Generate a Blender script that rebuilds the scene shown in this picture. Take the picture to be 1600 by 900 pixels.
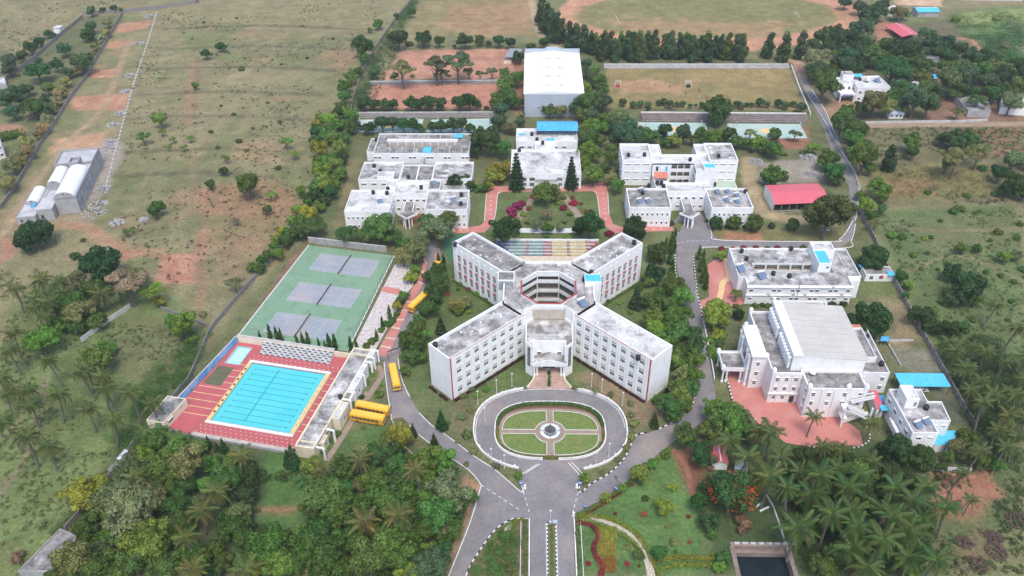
import bpy, math, random
import numpy as np
from math import sin, cos, pi, radians, atan2, hypot, sqrt
from mathutils import Vector, Matrix
from mathutils.geometry import tessellate_polygon

for o in list(bpy.data.objects):
    bpy.data.objects.remove(o)
SC = bpy.context.scene
COL = SC.collection
random.seed(7)
RNG = np.random.default_rng(7)

# ------------------------------------------------------------------ camera
# world frame: metres, origin at the fountain, +Y along the campus axis
CF, CTH, CRO, CH, CPH = 1300.0, 0.6263, -0.0111, 174.16, -0.028
_c, _s, _cr, _sr = cos(CTH), sin(CTH), cos(CRO), sin(CRO)
def _loc(v, rot_only=False):
    x, y = v[0], v[1]
    if not rot_only:
        x, y = x - 10.3, y - 169.5
    return Vector((x * cos(CPH) + y * sin(CPH), -x * sin(CPH) + y * cos(CPH), v[2]))
_F, _U, _R = Vector((0, _c, -_s)), Vector((0, _s, _c)), Vector((1, 0, 0))
AX = _loc(_R * _cr + _U * _sr, True)
AY = _loc(_U * _cr - _R * _sr, True)
AF = _loc(_F, True)
CAM = _loc(Vector((0, 0, CH)))
cam_d = bpy.data.cameras.new('camera')
cam_d.sensor_width = 36
cam_d.lens = 36 * CF / 1600
cam_d.clip_start = 1
cam_d.clip_end = 9000
cam = bpy.data.objects.new('camera', cam_d)
COL.objects.link(cam)
m = Matrix((AX, AY, -AF)).transposed().to_4x4()
m.translation = CAM
cam.matrix_world = m
SC.camera = cam

def G(px, py, z=0.0):
    """survey: photograph pixel -> point of the place at height z"""
    d = AF * CF + AX * (px - 800) - AY * (py - 450)
    t = (z - CAM.z) / d.z
    p = CAM + d * t
    return Vector((p.x, p.y, z))
def PJ(x, y, z=0.0):
    d = Vector((x, y, z)) - CAM
    w = d.dot(AF)
    return 800 + CF * d.dot(AX) / w, 450 - CF * d.dot(AY) / w
def pxm(x, y, z=0.0):
    return CF / (Vector((x, y, z)) - CAM).dot(AF)

# ------------------------------------------------------------------ light
SUN_EL, SUN_AZ = radians(62), radians(170)      # azimuth from +Y towards +X
w = bpy.data.worlds.new('World')
SC.world = w
w.use_nodes = True
nt = w.node_tree
sky = nt.nodes.new('ShaderNodeTexSky')
sky.sky_type = 'NISHITA'
sky.sun_disc = False
sky.sun_elevation = SUN_EL
sky.sun_rotation = SUN_AZ
sky.air_density = 1.0
sky.dust_density = 4.0
sky.altitude = 800
bg = nt.nodes['Background']
bg.inputs[1].default_value = 0.15
nt.links.new(sky.outputs[0], bg.inputs[0])
sd = bpy.data.lights.new('sun', 'SUN')
sd.energy = 1.25
sd.angle = radians(20)
sd.color = (1.0, 0.95, 0.88)
so = bpy.data.objects.new('sun', sd)
COL.objects.link(so)
so.rotation_euler = Vector((sin(SUN_AZ) * cos(SUN_EL), cos(SUN_AZ) * cos(SUN_EL), sin(SUN_EL))).to_track_quat('Z', 'Y').to_euler()
VS = SC.view_settings
VS.view_transform = 'Standard'
VS.look = 'None'
VS.exposure = 0.92
VS.gamma = 1.0
VS.use_curve_mapping = False
SC.cycles.use_denoising = True
SC.cycles.max_bounces = 5
SC.cycles.diffuse_bounces = 3
SC.cycles.transparent_max_bounces = 6

# ------------------------------------------------------------------ materials
MATS = {}
def mat(name, c1, c2=None, scale=0.3, lo=0.4, hi=0.6, rough=0.85, grain=0.12, gscale=4.0, bump=0.0, detail=6.0, c3=None, s3=0.05, l3=0.55, h3=0.7, spec=0.3, metal=0.0, streak=0.0):
    if name in MATS:
        return MATS[name]
    ma = bpy.data.materials.new(name)
    ma.use_nodes = True
    t = ma.node_tree
    N, K = t.nodes, t.links
    b = N['Principled BSDF']
    b.inputs['Roughness'].default_value = rough
    b.inputs['Metallic'].default_value = metal
    b.inputs['Specular IOR Level'].default_value = spec
    tc = N.new('ShaderNodeTexCoord')
    def noise(sc, det=detail, vec=None):
        n = N.new('ShaderNodeTexNoise')
        n.inputs['Scale'].default_value = sc
        n.inputs['Detail'].default_value = det
        n.inputs['Roughness'].default_value = 0.62
        K.new(vec or tc.outputs['Object'], n.inputs['Vector'])
        return n.outputs['Fac']
    def ramp(fac, l, h):
        r = N.new('ShaderNodeMapRange')
        r.inputs['From Min'].default_value = l
        r.inputs['From Max'].default_value = h
        K.new(fac, r.inputs['Value'])
        return r.outputs['Result']
    def mix(f, a, c, mode='MIX'):
        n = N.new('ShaderNodeMix')
        n.data_type = 'RGBA'
        n.blend_type = mode
        for i, v in ((0, f), (6, a), (7, c)):
            if isinstance(v, (tuple, float, int)):
                n.inputs[i].default_value = v if not isinstance(v, tuple) else (*v[:3], 1)
            else:
                K.new(v, n.inputs[i])
        return n.outputs[2]
    col = tuple(c1)
    if c2:
        col = mix(ramp(noise(scale), lo, hi), tuple(c1), tuple(c2))
    if c3:
        col = mix(ramp(noise(s3), l3, h3), col, tuple(c3))
    if streak:
        mp = N.new('ShaderNodeMapping')
        mp.inputs['Scale'].default_value = (0.8, 0.8, 0.14)
        K.new(tc.outputs['Object'], mp.inputs['Vector'])
        f = ramp(noise(1.0, 5, mp.outputs['Vector']), 0.52, 0.75)
        mu = N.new('ShaderNodeMath')
        mu.operation = 'MULTIPLY'
        mu.inputs[1].default_value = streak
        K.new(f, mu.inputs[0])
        col = mix(mu.outputs[0], col, (0.33, 0.31, 0.28))
    if grain:
        g = N.new('ShaderNodeMapRange')
        g.inputs['From Min'].default_value = 0.3
        g.inputs['From Max'].default_value = 0.7
        g.inputs['To Min'].default_value = 1 - grain
        g.inputs['To Max'].default_value = 1 + grain
        K.new(noise(gscale, 4), g.inputs['Value'])
        cc = N.new('ShaderNodeCombineColor')
        for i in range(3):
            K.new(g.outputs[0], cc.inputs[i])
        col = mix(1.0, col, cc.outputs[0], 'MULTIPLY')
    if isinstance(col, tuple):
        b.inputs['Base Color'].default_value = (*col, 1)
    else:
        K.new(col, b.inputs['Base Color'])
    if bump:
        bn = N.new('ShaderNodeBump')
        bn.inputs['Strength'].default_value = bump
        bn.inputs['Distance'].default_value = 0.3
        K.new(noise(gscale * 1.5, 4), bn.inputs['Height'])
        K.new(bn.outputs[0], b.inputs['Normal'])
    MATS[name] = ma
    return ma

W_WHITE = mat('white_wall_paint', (0.80, 0.80, 0.79), (0.70, 0.70, 0.69), 0.35, 0.45, 0.75, 0.8, 0.04, 3, streak=0.22)
W_PINKW = mat('offwhite_wall_paint', (0.80, 0.77, 0.76), (0.70, 0.67, 0.66), 0.35, 0.45, 0.75, 0.8, 0.04, 3, streak=0.15)
W_CREAM = mat('cream_wall_paint', (0.74, 0.66, 0.50), (0.62, 0.55, 0.42), 0.35, 0.45, 0.75, 0.8, 0.05, 3, streak=0.2)
W_GREY = mat('raw_cement', (0.38, 0.38, 0.38), (0.29, 0.29, 0.29), 0.25, 0.4, 0.65, 0.9, 0.1, 3, streak=0.15)
W_HALL = mat('blue_grey_cladding', (0.42, 0.47, 0.53), (0.37, 0.42, 0.48), 0.12, 0.4, 0.6, 0.6, 0.03, 2, streak=0.15)
R_CONC = mat('weathered_roof_concrete', (0.40, 0.385, 0.37), (0.165, 0.155, 0.15), 0.28, 0.42, 0.62, 0.95, 0.25, 1.3, 0.1, 10, c3=(0.60, 0.59, 0.575), s3=0.2, l3=0.52, h3=0.63)
R_DARK = mat('mossy_roof_concrete', (0.29, 0.275, 0.26), (0.125, 0.12, 0.115), 0.3, 0.40, 0.62, 0.95, 0.25, 1.3, 0.1, 10, c3=(0.46, 0.445, 0.43), s3=0.22, l3=0.55, h3=0.66)
R_PALE = mat('limewashed_roof', (0.52, 0.51, 0.495), (0.22, 0.21, 0.20), 0.22, 0.48, 0.66, 0.9, 0.2, 1.5, 0.05, 10, c3=(0.64, 0.635, 0.625), s3=0.14, l3=0.47, h3=0.6)
GLASS = mat('dark_window_glass', (0.035, 0.04, 0.048), (0.07, 0.075, 0.085), 0.5, 0.4, 0.6, 0.12, 0.0, spec=0.6)
FRAME = mat('window_frame_paint', (0.62, 0.62, 0.62), rough=0.5, grain=0.05)
REDT = mat('red_trim_paint', (0.42, 0.07, 0.075), (0.33, 0.06, 0.06), 0.8, grain=0.06)
BLUE_S = mat('blue_sheet_roof', (0.06, 0.33, 0.60), (0.10, 0.42, 0.66), 0.3, 0.4, 0.7, 0.45, 0.08, 1.2)
CYAN_S = mat('sky_blue_sheet', (0.08, 0.46, 0.66), (0.12, 0.52, 0.70), 0.5, 0.4, 0.7, 0.45, 0.06, 1.2)
RED_S = mat('pink_red_sheet_roof', (0.62, 0.13, 0.16), (0.54, 0.12, 0.14), 0.15, 0.4, 0.7, 0.5, 0.06, 0.8)
ORNG_S = mat('faded_orange_tiles', (0.58, 0.20, 0.13), (0.46, 0.17, 0.12), 0.5, grain=0.12)
HALLR = mat('white_sheet_roof', (0.80, 0.80, 0.80), (0.76, 0.76, 0.76), 0.1, rough=0.5, grain=0.02)
AUDR = mat('grey_cream_sheet_roof', (0.52, 0.495, 0.45), (0.46, 0.44, 0.40), 0.08, 0.4, 0.6, 0.6, 0.05, 1.0)
WVAULT = mat('white_vault_coating', (0.78, 0.79, 0.81), (0.70, 0.71, 0.73), 0.3, grain=0.04)
METAL = mat('galvanised_metal', (0.38, 0.39, 0.40), (0.30, 0.31, 0.32), 0.8, rough=0.45, grain=0.08, metal=0.3)
DKMET = mat('dark_metal', (0.06, 0.06, 0.065), rough=0.5, grain=0.1)
TANKM = mat('black_plastic', (0.022, 0.024, 0.03), rough=0.45, grain=0.1)
PANEL = mat('solar_glass', (0.09, 0.14, 0.22), (0.16, 0.22, 0.31), 0.7, rough=0.2, grain=0.05, spec=0.6)
ASPH = mat('worn_asphalt', (0.235, 0.218, 0.218), (0.175, 0.163, 0.165), 0.13, 0.36, 0.64, 0.95, 0.14, 1.1, 0.05, 9, c3=(0.29, 0.24, 0.205), s3=0.05, l3=0.5, h3=0.72)
DIRTR = mat('dusty_lane', (0.34, 0.25, 0.17), (0.26, 0.19, 0.13), 0.2, 0.35, 0.65, 0.95, 0.15, 2.0)
LINE = mat('road_marking_white', (0.74, 0.74, 0.72), (0.55, 0.54, 0.52), 0.8, 0.45, 0.7, grain=0.08)
KWHITE = mat('kerb_white', (0.74, 0.73, 0.71), (0.58, 0.56, 0.53), 0.6, 0.45, 0.7, grain=0.08)
KBLACK = mat('kerb_black', (0.04, 0.04, 0.042), grain=0.1)
REDP = mat('red_paving', (0.52, 0.205, 0.17), (0.45, 0.175, 0.15), 0.25, 0.35, 0.65, 0.9, 0.10, 2.5, 0, 7, c3=(0.54, 0.27, 0.23), s3=0.09, l3=0.5, h3=0.7)
REDD = mat('red_pool_deck', (0.46, 0.115, 0.12), (0.40, 0.10, 0.105), 0.3, 0.35, 0.65, 0.85, 0.07, 2.5)
CREAMP = mat('cream_paving', (0.62, 0.53, 0.40), (0.52, 0.44, 0.33), 0.5, grain=0.1)
YELP = mat('yellow_cream_edge', (0.72, 0.52, 0.25), (0.62, 0.45, 0.22), 0.6, grain=0.07)
BEIGEP = mat('beige_stone_paving', (0.52, 0.45, 0.38), (0.41, 0.36, 0.31), 0.5, 0.35, 0.65, 0.9, 0.16, 2.0)
BRPAV = mat('brown_path_paving', (0.33, 0.25, 0.19), (0.25, 0.19, 0.15), 0.5, 0.35, 0.65, 0.9, 0.15, 2.0)
CRAZY = mat('pale_crazy_paving', (0.58, 0.52, 0.49), (0.40, 0.35, 0.33), 0.9, 0.42, 0.62, 0.9, 0.2, 2.5, 0, 8)
TGREEN = mat('tennis_green', (0.165, 0.28, 0.175), (0.20, 0.315, 0.21), 0.1, 0.35, 0.65, 0.8, 0.1, 1.0, 0, 8, c3=(0.135, 0.19, 0.13), s3=0.22, l3=0.56, h3=0.72)
TBLUE = mat('tennis_blue', (0.26, 0.29, 0.325), (0.31, 0.33, 0.355), 0.13, 0.35, 0.65, 0.8, 0.1, 1.0, 0, 8, c3=(0.37, 0.33, 0.325), s3=0.1, l3=0.5, h3=0.7)
BBALL = mat('basket_court_green', (0.33, 0.47, 0.41), (0.42, 0.50, 0.45), 0.12, 0.35, 0.65, 0.85, 0.08, 1.0)
STONE = mat('stone_wall', (0.27, 0.25, 0.235), (0.19, 0.175, 0.165), 0.8, 0.35, 0.65, 0.95, 0.22, 2.0, 0.3)
STONEL = mat('pale_wall_coping', (0.55, 0.54, 0.52), (0.42, 0.41, 0.40), 0.6, grain=0.12)
STEPM = mat('weathered_steps', (0.24, 0.20, 0.185), (0.16, 0.13, 0.12), 0.4, 0.35, 0.65, 0.95, 0.2, 1.5)
BARK = mat('bark', (0.16, 0.125, 0.095), (0.10, 0.08, 0.06), 2.0, grain=0.2)
PBARK = mat('palm_bark', (0.17, 0.15, 0.125), (0.11, 0.095, 0.08), 2.0, grain=0.2)
SOILR = mat('red_soil', (0.30, 0.13, 0.08), (0.22, 0.10, 0.065), 0.6, grain=0.15)
BLACKR = mat('tyre_rubber', (0.02, 0.02, 0.02), rough=0.8, grain=0.1)
BUSY = mat('bus_yellow', (0.78, 0.42, 0.03), (0.72, 0.38, 0.03), 0.5, rough=0.35, grain=0.03, spec=0.5)
BUST = mat('bus_roof_yellow', (0.80, 0.50, 0.08), (0.76, 0.46, 0.06), 0.5, rough=0.4, grain=0.04)
SKIN = mat('skin', (0.25, 0.14, 0.09), grain=0)
SHIRT = mat('shirt_dark', (0.05, 0.05, 0.07), grain=0)
SHIRTW = mat('shirt_white', (0.7, 0.7, 0.66), grain=0)
PANTS = mat('trousers', (0.06, 0.06, 0.09), grain=0)
RUBBLE = mat('rubble', (0.42, 0.41, 0.40), (0.28, 0.27, 0.265), 1.5, grain=0.2)

def leaf_material(name, rough=0.6, var=0.5, trans=0.35):
    ma = bpy.data.materials.new(name)
    ma.use_nodes = True
    t = ma.node_tree
    N, K = t.nodes, t.links
    b = N['Principled BSDF']
    oi = N.new('ShaderNodeObjectInfo')
    at = N.new('ShaderNodeAttribute')
    at.attribute_name = 'tint'
    mr = N.new('ShaderNodeMapRange')
    mr.inputs['To Min'].default_value = 1 - var
    mr.inputs['To Max'].default_value = 1 + var
    K.new(at.outputs['Fac'], mr.inputs['Value'])
    hs = N.new('ShaderNodeHueSaturation')
    mh = N.new('ShaderNodeMapRange')
    mh.inputs['To Min'].default_value = 0.475
    mh.inputs['To Max'].default_value = 0.52
    K.new(oi.outputs['Random'], mh.inputs['Value'])
    K.new(mh.outputs[0], hs.inputs['Hue'])
    K.new(mr.outputs[0], hs.inputs['Value'])
    K.new(oi.outputs['Color'], hs.inputs['Color'])
    K.new(hs.outputs[0], b.inputs['Base Color'])
    b.inputs['Roughness'].default_value = rough
    b.inputs['Specular IOR Level'].default_value = 0.25
    tr = N.new('ShaderNodeBsdfTranslucent')
    K.new(hs.outputs[0], tr.inputs['Color'])
    mx = N.new('ShaderNodeMixShader')
    mx.inputs[0].default_value = trans
    K.new(b.outputs[0], mx.inputs[1])
    K.new(tr.outputs[0], mx.inputs[2])
    K.new(mx.outputs[0], N['Material Output'].inputs['Surface'])
    return ma
LEAF = leaf_material('foliage')

def water_material(name, tint, deep=0.85, rough=0.05):
    ma = bpy.data.materials.new(name)
    ma.use_nodes = True
    t = ma.node_tree
    N, K = t.nodes, t.links
    b = N['Principled BSDF']
    b.inputs['Base Color'].default_value = (*tint, 1)
    b.inputs['Roughness'].default_value = rough
    b.inputs['IOR'].default_value = 1.33
    tr = N.new('ShaderNodeBsdfTransparent')
    tr.inputs['Color'].default_value = (*[min(1, c * 0.6 + 0.5) for c in tint], 1)
    mx = N.new('ShaderNodeMixShader')
    mx.inputs[0].default_value = deep
    K.new(tr.outputs[0], mx.inputs[1])
    K.new(b.outputs[0], mx.inputs[2])
    n = N.new('ShaderNodeTexNoise')
    n.inputs['Scale'].default_value = 2.2
    tc = N.new('ShaderNodeTexCoord')
    K.new(tc.outputs['Object'], n.inputs['Vector'])
    bp = N.new('ShaderNodeBump')
    bp.inputs['Strength'].default_value = 0.22
    K.new(n.outputs[0], bp.inputs['Height'])
    K.new(bp.outputs[0], b.inputs['Normal'])
    K.new(mx.outputs[0], N['Material Output'].inputs['Surface'])
    return ma
POOLW = water_material('pool_water', (0.10, 0.62, 0.65), 0.34)
PONDW = water_material('pond_water', (0.012, 0.02, 0.024), 0.97)

# ------------------------------------------------------------------ mesh helpers
class MB:
    def __init__(s):
        s.v, s.f = [], []
    def quad(s, *p):
        n = len(s.v)
        s.v += [tuple(q) for q in p]
        s.f.append(tuple(range(n, n + len(p))))
        return s
    def box(s, x0, x1, y0, y1, z0, z1):
        n = len(s.v)
        s.v += [(x0, y0, z0), (x1, y0, z0), (x1, y1, z0), (x0, y1, z0), (x0, y0, z1), (x1, y0, z1), (x1, y1, z1), (x0, y1, z1)]
        s.f += [tuple(n + i for i in q) for q in ((0, 3, 2, 1), (4, 5, 6, 7), (0, 1, 5, 4), (1, 2, 6, 5), (2, 3, 7, 6), (3, 0, 4, 7))]
        return s
    def bar(s, a, b, w, h=None, up=(0, 0, 1)):
        """box beam from a to b, w wide, h high (centred)"""
        a, b = Vector(a), Vector(b)
        h = h or w
        d = (b - a).normalized()
        u = Vector(up)
        if abs(d.dot(u)) > 0.98:
            u = Vector((0, 1, 0))
        r = d.cross(u).normalized()
        u = r.cross(d)
        n = len(s.v)
        for p in (a, b):
            for i, j in ((-1, -1), (1, -1), (1, 1), (-1, 1)):
                s.v.append(tuple(p + r * i * w / 2 + u * j * h / 2))
        s.f += [tuple(n + i for i in q) for q in ((0, 1, 2, 3), (7, 6, 5, 4), (0, 4, 5, 1), (1, 5, 6, 2), (2, 6, 7, 3), (3, 7, 4, 0))]
        return s
    def cyl(s, x, y, z0, z1, r0, r1=None, n=12, cap=True):
        r1 = r0 if r1 is None else r1
        k = len(s.v)
        for z, r in ((z0, r0), (z1, r1)):
            for i in range(n):
                a = 2 * pi * i / n
                s.v.append((x + r * cos(a), y + r * sin(a), z))
        for i in range(n):
            j = (i + 1) % n
            s.f.append((k + i, k + j, k + n + j, k + n + i))
        if cap:
            s.f.append(tuple(k + n + i for i in range(n)))
            s.f.append(tuple(k + n - 1 - i for i in range(n)))
        return s
    def lathe(s, x, y, prof, n=16):
        k = len(s.v)
        for r, z in prof:
            for i in range(n):
                a = 2 * pi * i / n
                s.v.append((x + r * cos(a), y + r * sin(a), z))
        for j in range(len(prof) - 1):
            for i in range(n):
                i2 = (i + 1) % n
                s.f.append((k + j * n + i, k + j * n + i2, k + (j + 1) * n + i2, k + (j + 1) * n + i))
        return s
    def prism(s, poly, z0, z1, bottom=False):
        n, k = len(poly), len(s.v)
        s.v += [(p[0], p[1], z0) for p in poly] + [(p[0], p[1], z1) for p in poly]
        for i in range(n):
            j = (i + 1) % n
            s.f.append((k + i, k + j, k + n + j, k + n + i))
        s.f.append(tuple(k + n + i for i in range(n)))
        if bottom:
            s.f.append(tuple(k + n - 1 - i for i in range(n)))
        return s
    def flat(s, poly, z, holes=()):
        rings = [list(poly)] + [list(h) for h in holes]
        if not holes and len(poly) <= 4:
            return s.quad(*[(p[0], p[1], z) for p in poly])
        tris = tessellate_polygon([[Vector((p[0], p[1], 0)) for p in r] for r in rings])
        k = len(s.v)
        pts = [p for r in rings for p in r]
        s.v += [(p[0], p[1], z) for p in pts]
        for t in tris:
            a, b, c = (pts[i] for i in t)
            if (b[0] - a[0]) * (c[1] - a[1]) - (b[1] - a[1]) * (c[0] - a[0]) < 0:
                t = (t[0], t[2], t[1])
            s.f.append(tuple(k + i for i in t))
        return s
    def mesh(s, name, ma):
        me = bpy.data.meshes.new(name)
        me.from_pydata(s.v, [], s.f)
        if ma:
            me.materials.append(ma)
        me.update()
        return me
    def build(s, name, ma, parent=None, **kw):
        return obj(name, s.mesh(name, ma), parent, **kw)

def obj(name, me, parent=None, loc=None, rz=0, kind=None, label=None, cat=None, group=None, scale=None):
    o = bpy.data.objects.new(name, me)
    COL.objects.link(o)
    if parent is not None:
        o.parent = parent
    if loc is not None:
        o.location = loc if len(loc) == 3 else (loc[0], loc[1], 0)
    if rz:
        o.rotation_euler = (0, 0, rz)
    if scale:
        o.scale = scale if isinstance(scale, tuple) else (scale,) * 3
    if kind:
        o['kind'] = kind
    if label:
        o['label'] = label
    if cat:
        o['category'] = cat
    if group:
        o['group'] = group
    return o
def thing(name, label, cat, loc=(0, 0, 0), rz=0, group=None):
    return obj(name, None, None, loc, rz, None, label, cat, group)

ORD = ['', 'first', 'second', 'third', 'fourth', 'fifth', 'sixth', 'seventh', 'eighth', 'ninth', 'tenth', 'eleventh', 'twelfth', 'thirteenth', 'fourteenth', 'fifteenth', 'sixteenth', 'seventeenth', 'eighteenth', 'nineteenth']
TENS = {2: 'twenty', 3: 'thirty', 4: 'forty', 5: 'fifty', 6: 'sixty', 7: 'seventy'}
def ordinal(n):
    if n < 20:
        return ORD[n]
    t, u = divmod(n, 10)
    return TENS[t][:-1] + 'ieth' if u == 0 else TENS[t] + '-' + ORD[u]
def name_row(objs, noun, place, cat, group):
    """labels for look-alikes: counted from the left as the photograph shows them"""
    objs = sorted(objs, key=lambda o: PJ(*o.location)[0])
    for i, o in enumerate(objs):
        if len(objs) == 1:
            o['label'] = noun + ' ' + place
        elif i == 0:
            o['label'] = 'leftmost ' + noun + ' ' + place
        elif i == len(objs) - 1:
            o['label'] = 'rightmost ' + noun + ' ' + place
        else:
            o['label'] = ordinal(i + 1) + ' from left, ' + noun + ' ' + place
        o['category'] = cat
        if len(objs) > 1:
            o['group'] = group
def P2(*pts):
    return [(G(x, y).x, G(x, y).y) for x, y in pts]
def ccw(poly):
    a = sum(poly[i - 1][0] * p[1] - p[0] * poly[i - 1][1] for i, p in enumerate(poly))
    return list(poly) if a > 0 else list(poly)[::-1]
def inset(poly, d):
    n, out = len(poly), []
    for i in range(n):
        a, b, c = Vector(poly[i - 1]), Vector(poly[i]), Vector(poly[(i + 1) % n])
        e1, e2 = (b - a).normalized(), (c - b).normalized()
        n1, n2 = Vector((-e1.y, e1.x)), Vector((-e2.y, e2.x))
        k = 1 + n1.dot(n2)
        q = b + (n1 + n2) * (d / max(k, 0.3))
        out.append((q.x, q.y))
    return out
def smooth(pts, n=6, closed=False):
    """Catmull-Rom through points"""
    P = [Vector(p) for p in pts]
    out = []
    N = len(P)
    rng = range(N if closed else N - 1)
    for i in rng:
        p0 = P[i - 1] if (closed or i > 0) else P[0]
        p1, p2 = P[i], P[(i + 1) % N]
        p3 = P[(i + 2) % N] if (closed or i + 2 < N) else P[-1]
        for k in range(n):
            t = k / n
            q = 0.5 * ((2 * p1) + (p2 - p0) * t + (2 * p0 - 5 * p1 + 4 * p2 - p3) * t * t + (3 * p1 - p0 - 3 * p2 + p3) * t ** 3)
            out.append((q.x, q.y))
    if not closed:
        out.append((P[-1].x, P[-1].y))
    return out
def offs(pts, d, closed=False):
    """parallel line, d to the left"""
    n, out = len(pts), []
    for i in range(n):
        a = Vector(pts[i - 1]) if (closed or i > 0) else Vector(pts[i])
        c = Vector(pts[(i + 1) % n]) if (closed or i < n - 1) else Vector(pts[i])
        e = (c - a).normalized()
        out.append((pts[i][0] - e.y * d, pts[i][1] + e.x * d))
    return out
def strip(mb, pts, d0, d1, z, closed=False, z1=None):
    """band between offsets d0<d1 (left positive) of a line; a solid kerb when z1 is given"""
    a, b = offs(pts, d0, closed), offs(pts, d1, closed)
    n = len(pts)
    for i in range(n if closed else n - 1):
        j = (i + 1) % n
        zt = z if z1 is None else z1
        mb.quad((*a[i], zt), (*a[j], zt), (*b[j], zt), (*b[i], zt))
        if z1 is not None:
            mb.quad((*a[i], z), (*a[j], z), (*a[j], z1), (*a[i], z1))
            mb.quad((*b[j], z), (*b[i], z), (*b[i], z1), (*b[j], z1))
    if z1 is not None and not closed:
        mb.quad((*b[0], z), (*a[0], z), (*a[0], z1), (*b[0], z1))
        mb.quad((*a[-1], z), (*b[-1], z), (*b[-1], z1), (*a[-1], z1))
    return mb
def resample(pts, step, closed=False):
    P = list(pts) + ([pts[0]] if closed else [])
    out, acc = [P[0]], 0.0
    for a, b in zip(P, P[1:]):
        L = hypot(b[0] - a[0], b[1] - a[1])
        d = step - acc
        while d <= L:
            out.append((a[0] + (b[0] - a[0]) * d / L, a[1] + (b[1] - a[1]) * d / L))
            d += step
        acc = (acc + L) % step
    return out
# ------------------------------------------------------------------ ground
def vnoise(x, y, s, seed):
    x, y = x / s, y / s
    xi, yi = np.floor(x).astype(np.int64), np.floor(y).astype(np.int64)
    fx, fy = x - xi, y - yi
    fx, fy = fx * fx * (3 - 2 * fx), fy * fy * (3 - 2 * fy)
    def h(a, b):
        n = (a * 374761393 + b * 668265263 + seed * 974711) & 0x7fffffff
        n = ((n ^ (n >> 13)) * 1274126177) & 0x7fffffff
        return ((n ^ (n >> 16)) & 0xffff) / 65535.0
    return (h(xi, yi) * (1 - fx) + h(xi + 1, yi) * fx) * (1 - fy) + (h(xi, yi + 1) * (1 - fx) + h(xi + 1, yi + 1) * fx) * fy
def fbm(x, y, s, seed, o=4):
    v, a, t = 0, 1.0, 0
    for i in range(o):
        v = v + a * vnoise(x, y, s / 2 ** i, seed + i)
        t += a
        a *= 0.55
    return v / t
POND = (G(1146, 856).x, G(1229, 856).x, -80.0, G(1190, 853).y)     # x0 x1 y0 y1
_gx = np.unique(np.concatenate([-np.geomspace(380, 6000, 14), np.arange(-378, 379, 1.5), np.geomspace(380, 6000, 14), POND[:2]]))
_gy = np.unique(np.concatenate([-np.geomspace(86, 3000, 10), np.arange(-84, 470, 1.5), np.geomspace(472, 7000, 16), POND[2:]]))
GX, GY = np.meshgrid(_gx, _gy)
def sdf(poly):
    """signed distance, positive inside, vectorised on the ground grid"""
    P = np.array(poly)
    d2 = np.full(GX.shape, 1e12)
    ins = np.zeros(GX.shape, bool)
    for a, b in zip(P, np.roll(P, -1, 0)):
        e = b - a
        t = np.clip(((GX - a[0]) * e[0] + (GY - a[1]) * e[1]) / max(e @ e, 1e-9), 0, 1)
        d2 = np.minimum(d2, (GX - a[0] - t * e[0]) ** 2 + (GY - a[1] - t * e[1]) ** 2)
        c = (a[1] > GY) != (b[1] > GY)
        with np.errstate(divide='ignore', invalid='ignore'):
            xx = (b[0] - a[0]) * (GY - a[1]) / (b[1] - a[1] if b[1] != a[1] else 1e-9) + a[0]
        ins ^= c & (GX < xx)
    d = np.sqrt(d2)
    return np.where(ins, d, -d)
def sline(pts):
    P = np.array(pts)
    d2 = np.full(GX.shape, 1e12)
    for a, b in zip(P[:-1], P[1:]):
        e = b - a
        t = np.clip(((GX - a[0]) * e[0] + (GY - a[1]) * e[1]) / max(e @ e, 1e-9), 0, 1)
        d2 = np.minimum(d2, (GX - a[0] - t * e[0]) ** 2 + (GY - a[1] - t * e[1]) ** 2)
    return np.sqrt(d2)
N1 = fbm(GX, GY, 60, 1, 5)
N2 = fbm(GX, GY, 14, 11, 4)
N3 = fbm(GX, GY, 5, 21, 3)
N4 = fbm(GX, GY, 30, 31, 5)
DRY, OLIVE, GREEN, LUSH, RED, TAN, BROWN = [np.array(c) for c in ((0.228, 0.197, 0.108), (0.178, 0.176, 0.088), (0.128, 0.166, 0.062), (0.075, 0.125, 0.036), (0.37, 0.19, 0.125), (0.40, 0.285, 0.185), (0.20, 0.125, 0.08))]
def mixc(c, k, f):
    return c * (1 - f[..., None]) + k * f[..., None]
def sst(x, a, b):
    t = np.clip((x - a) / (b - a), 0, 1)
    return t * t * (3 - 2 * t)
GC = np.broadcast_to(DRY, GX.shape + (3,)).copy()
GC = mixc(GC, OLIVE, sst(N1, 0.35, 0.68))
GC = mixc(GC, GREEN, 0.5 * sst(N4, 0.52, 0.72))
GC = mixc(GC, RED * 0.62 + DRY * 0.3, 0.55 * sst(N2 * 0.5 + N1 * 0.5, 0.55, 0.72))
def paint(px, col, soft=2.0, rag=4.0, amt=1.0, world=False):
    global GC
    d = sdf(px if world else P2(*px)) + (N2 - 0.5) * 2 * rag + (N3 - 0.5) * rag
    GC = mixc(GC, np.array(col), amt * sst(d, -soft, soft))
def trail(px, col, w=0.8, soft=0.8, amt=1.0):
    global GC
    d = sline(smooth(P2(*px), 5)) + (N3 - 0.5) * 1.6
    GC = mixc(GC, np.array(col), amt * (1 - sst(d, w, w + soft)))
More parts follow.
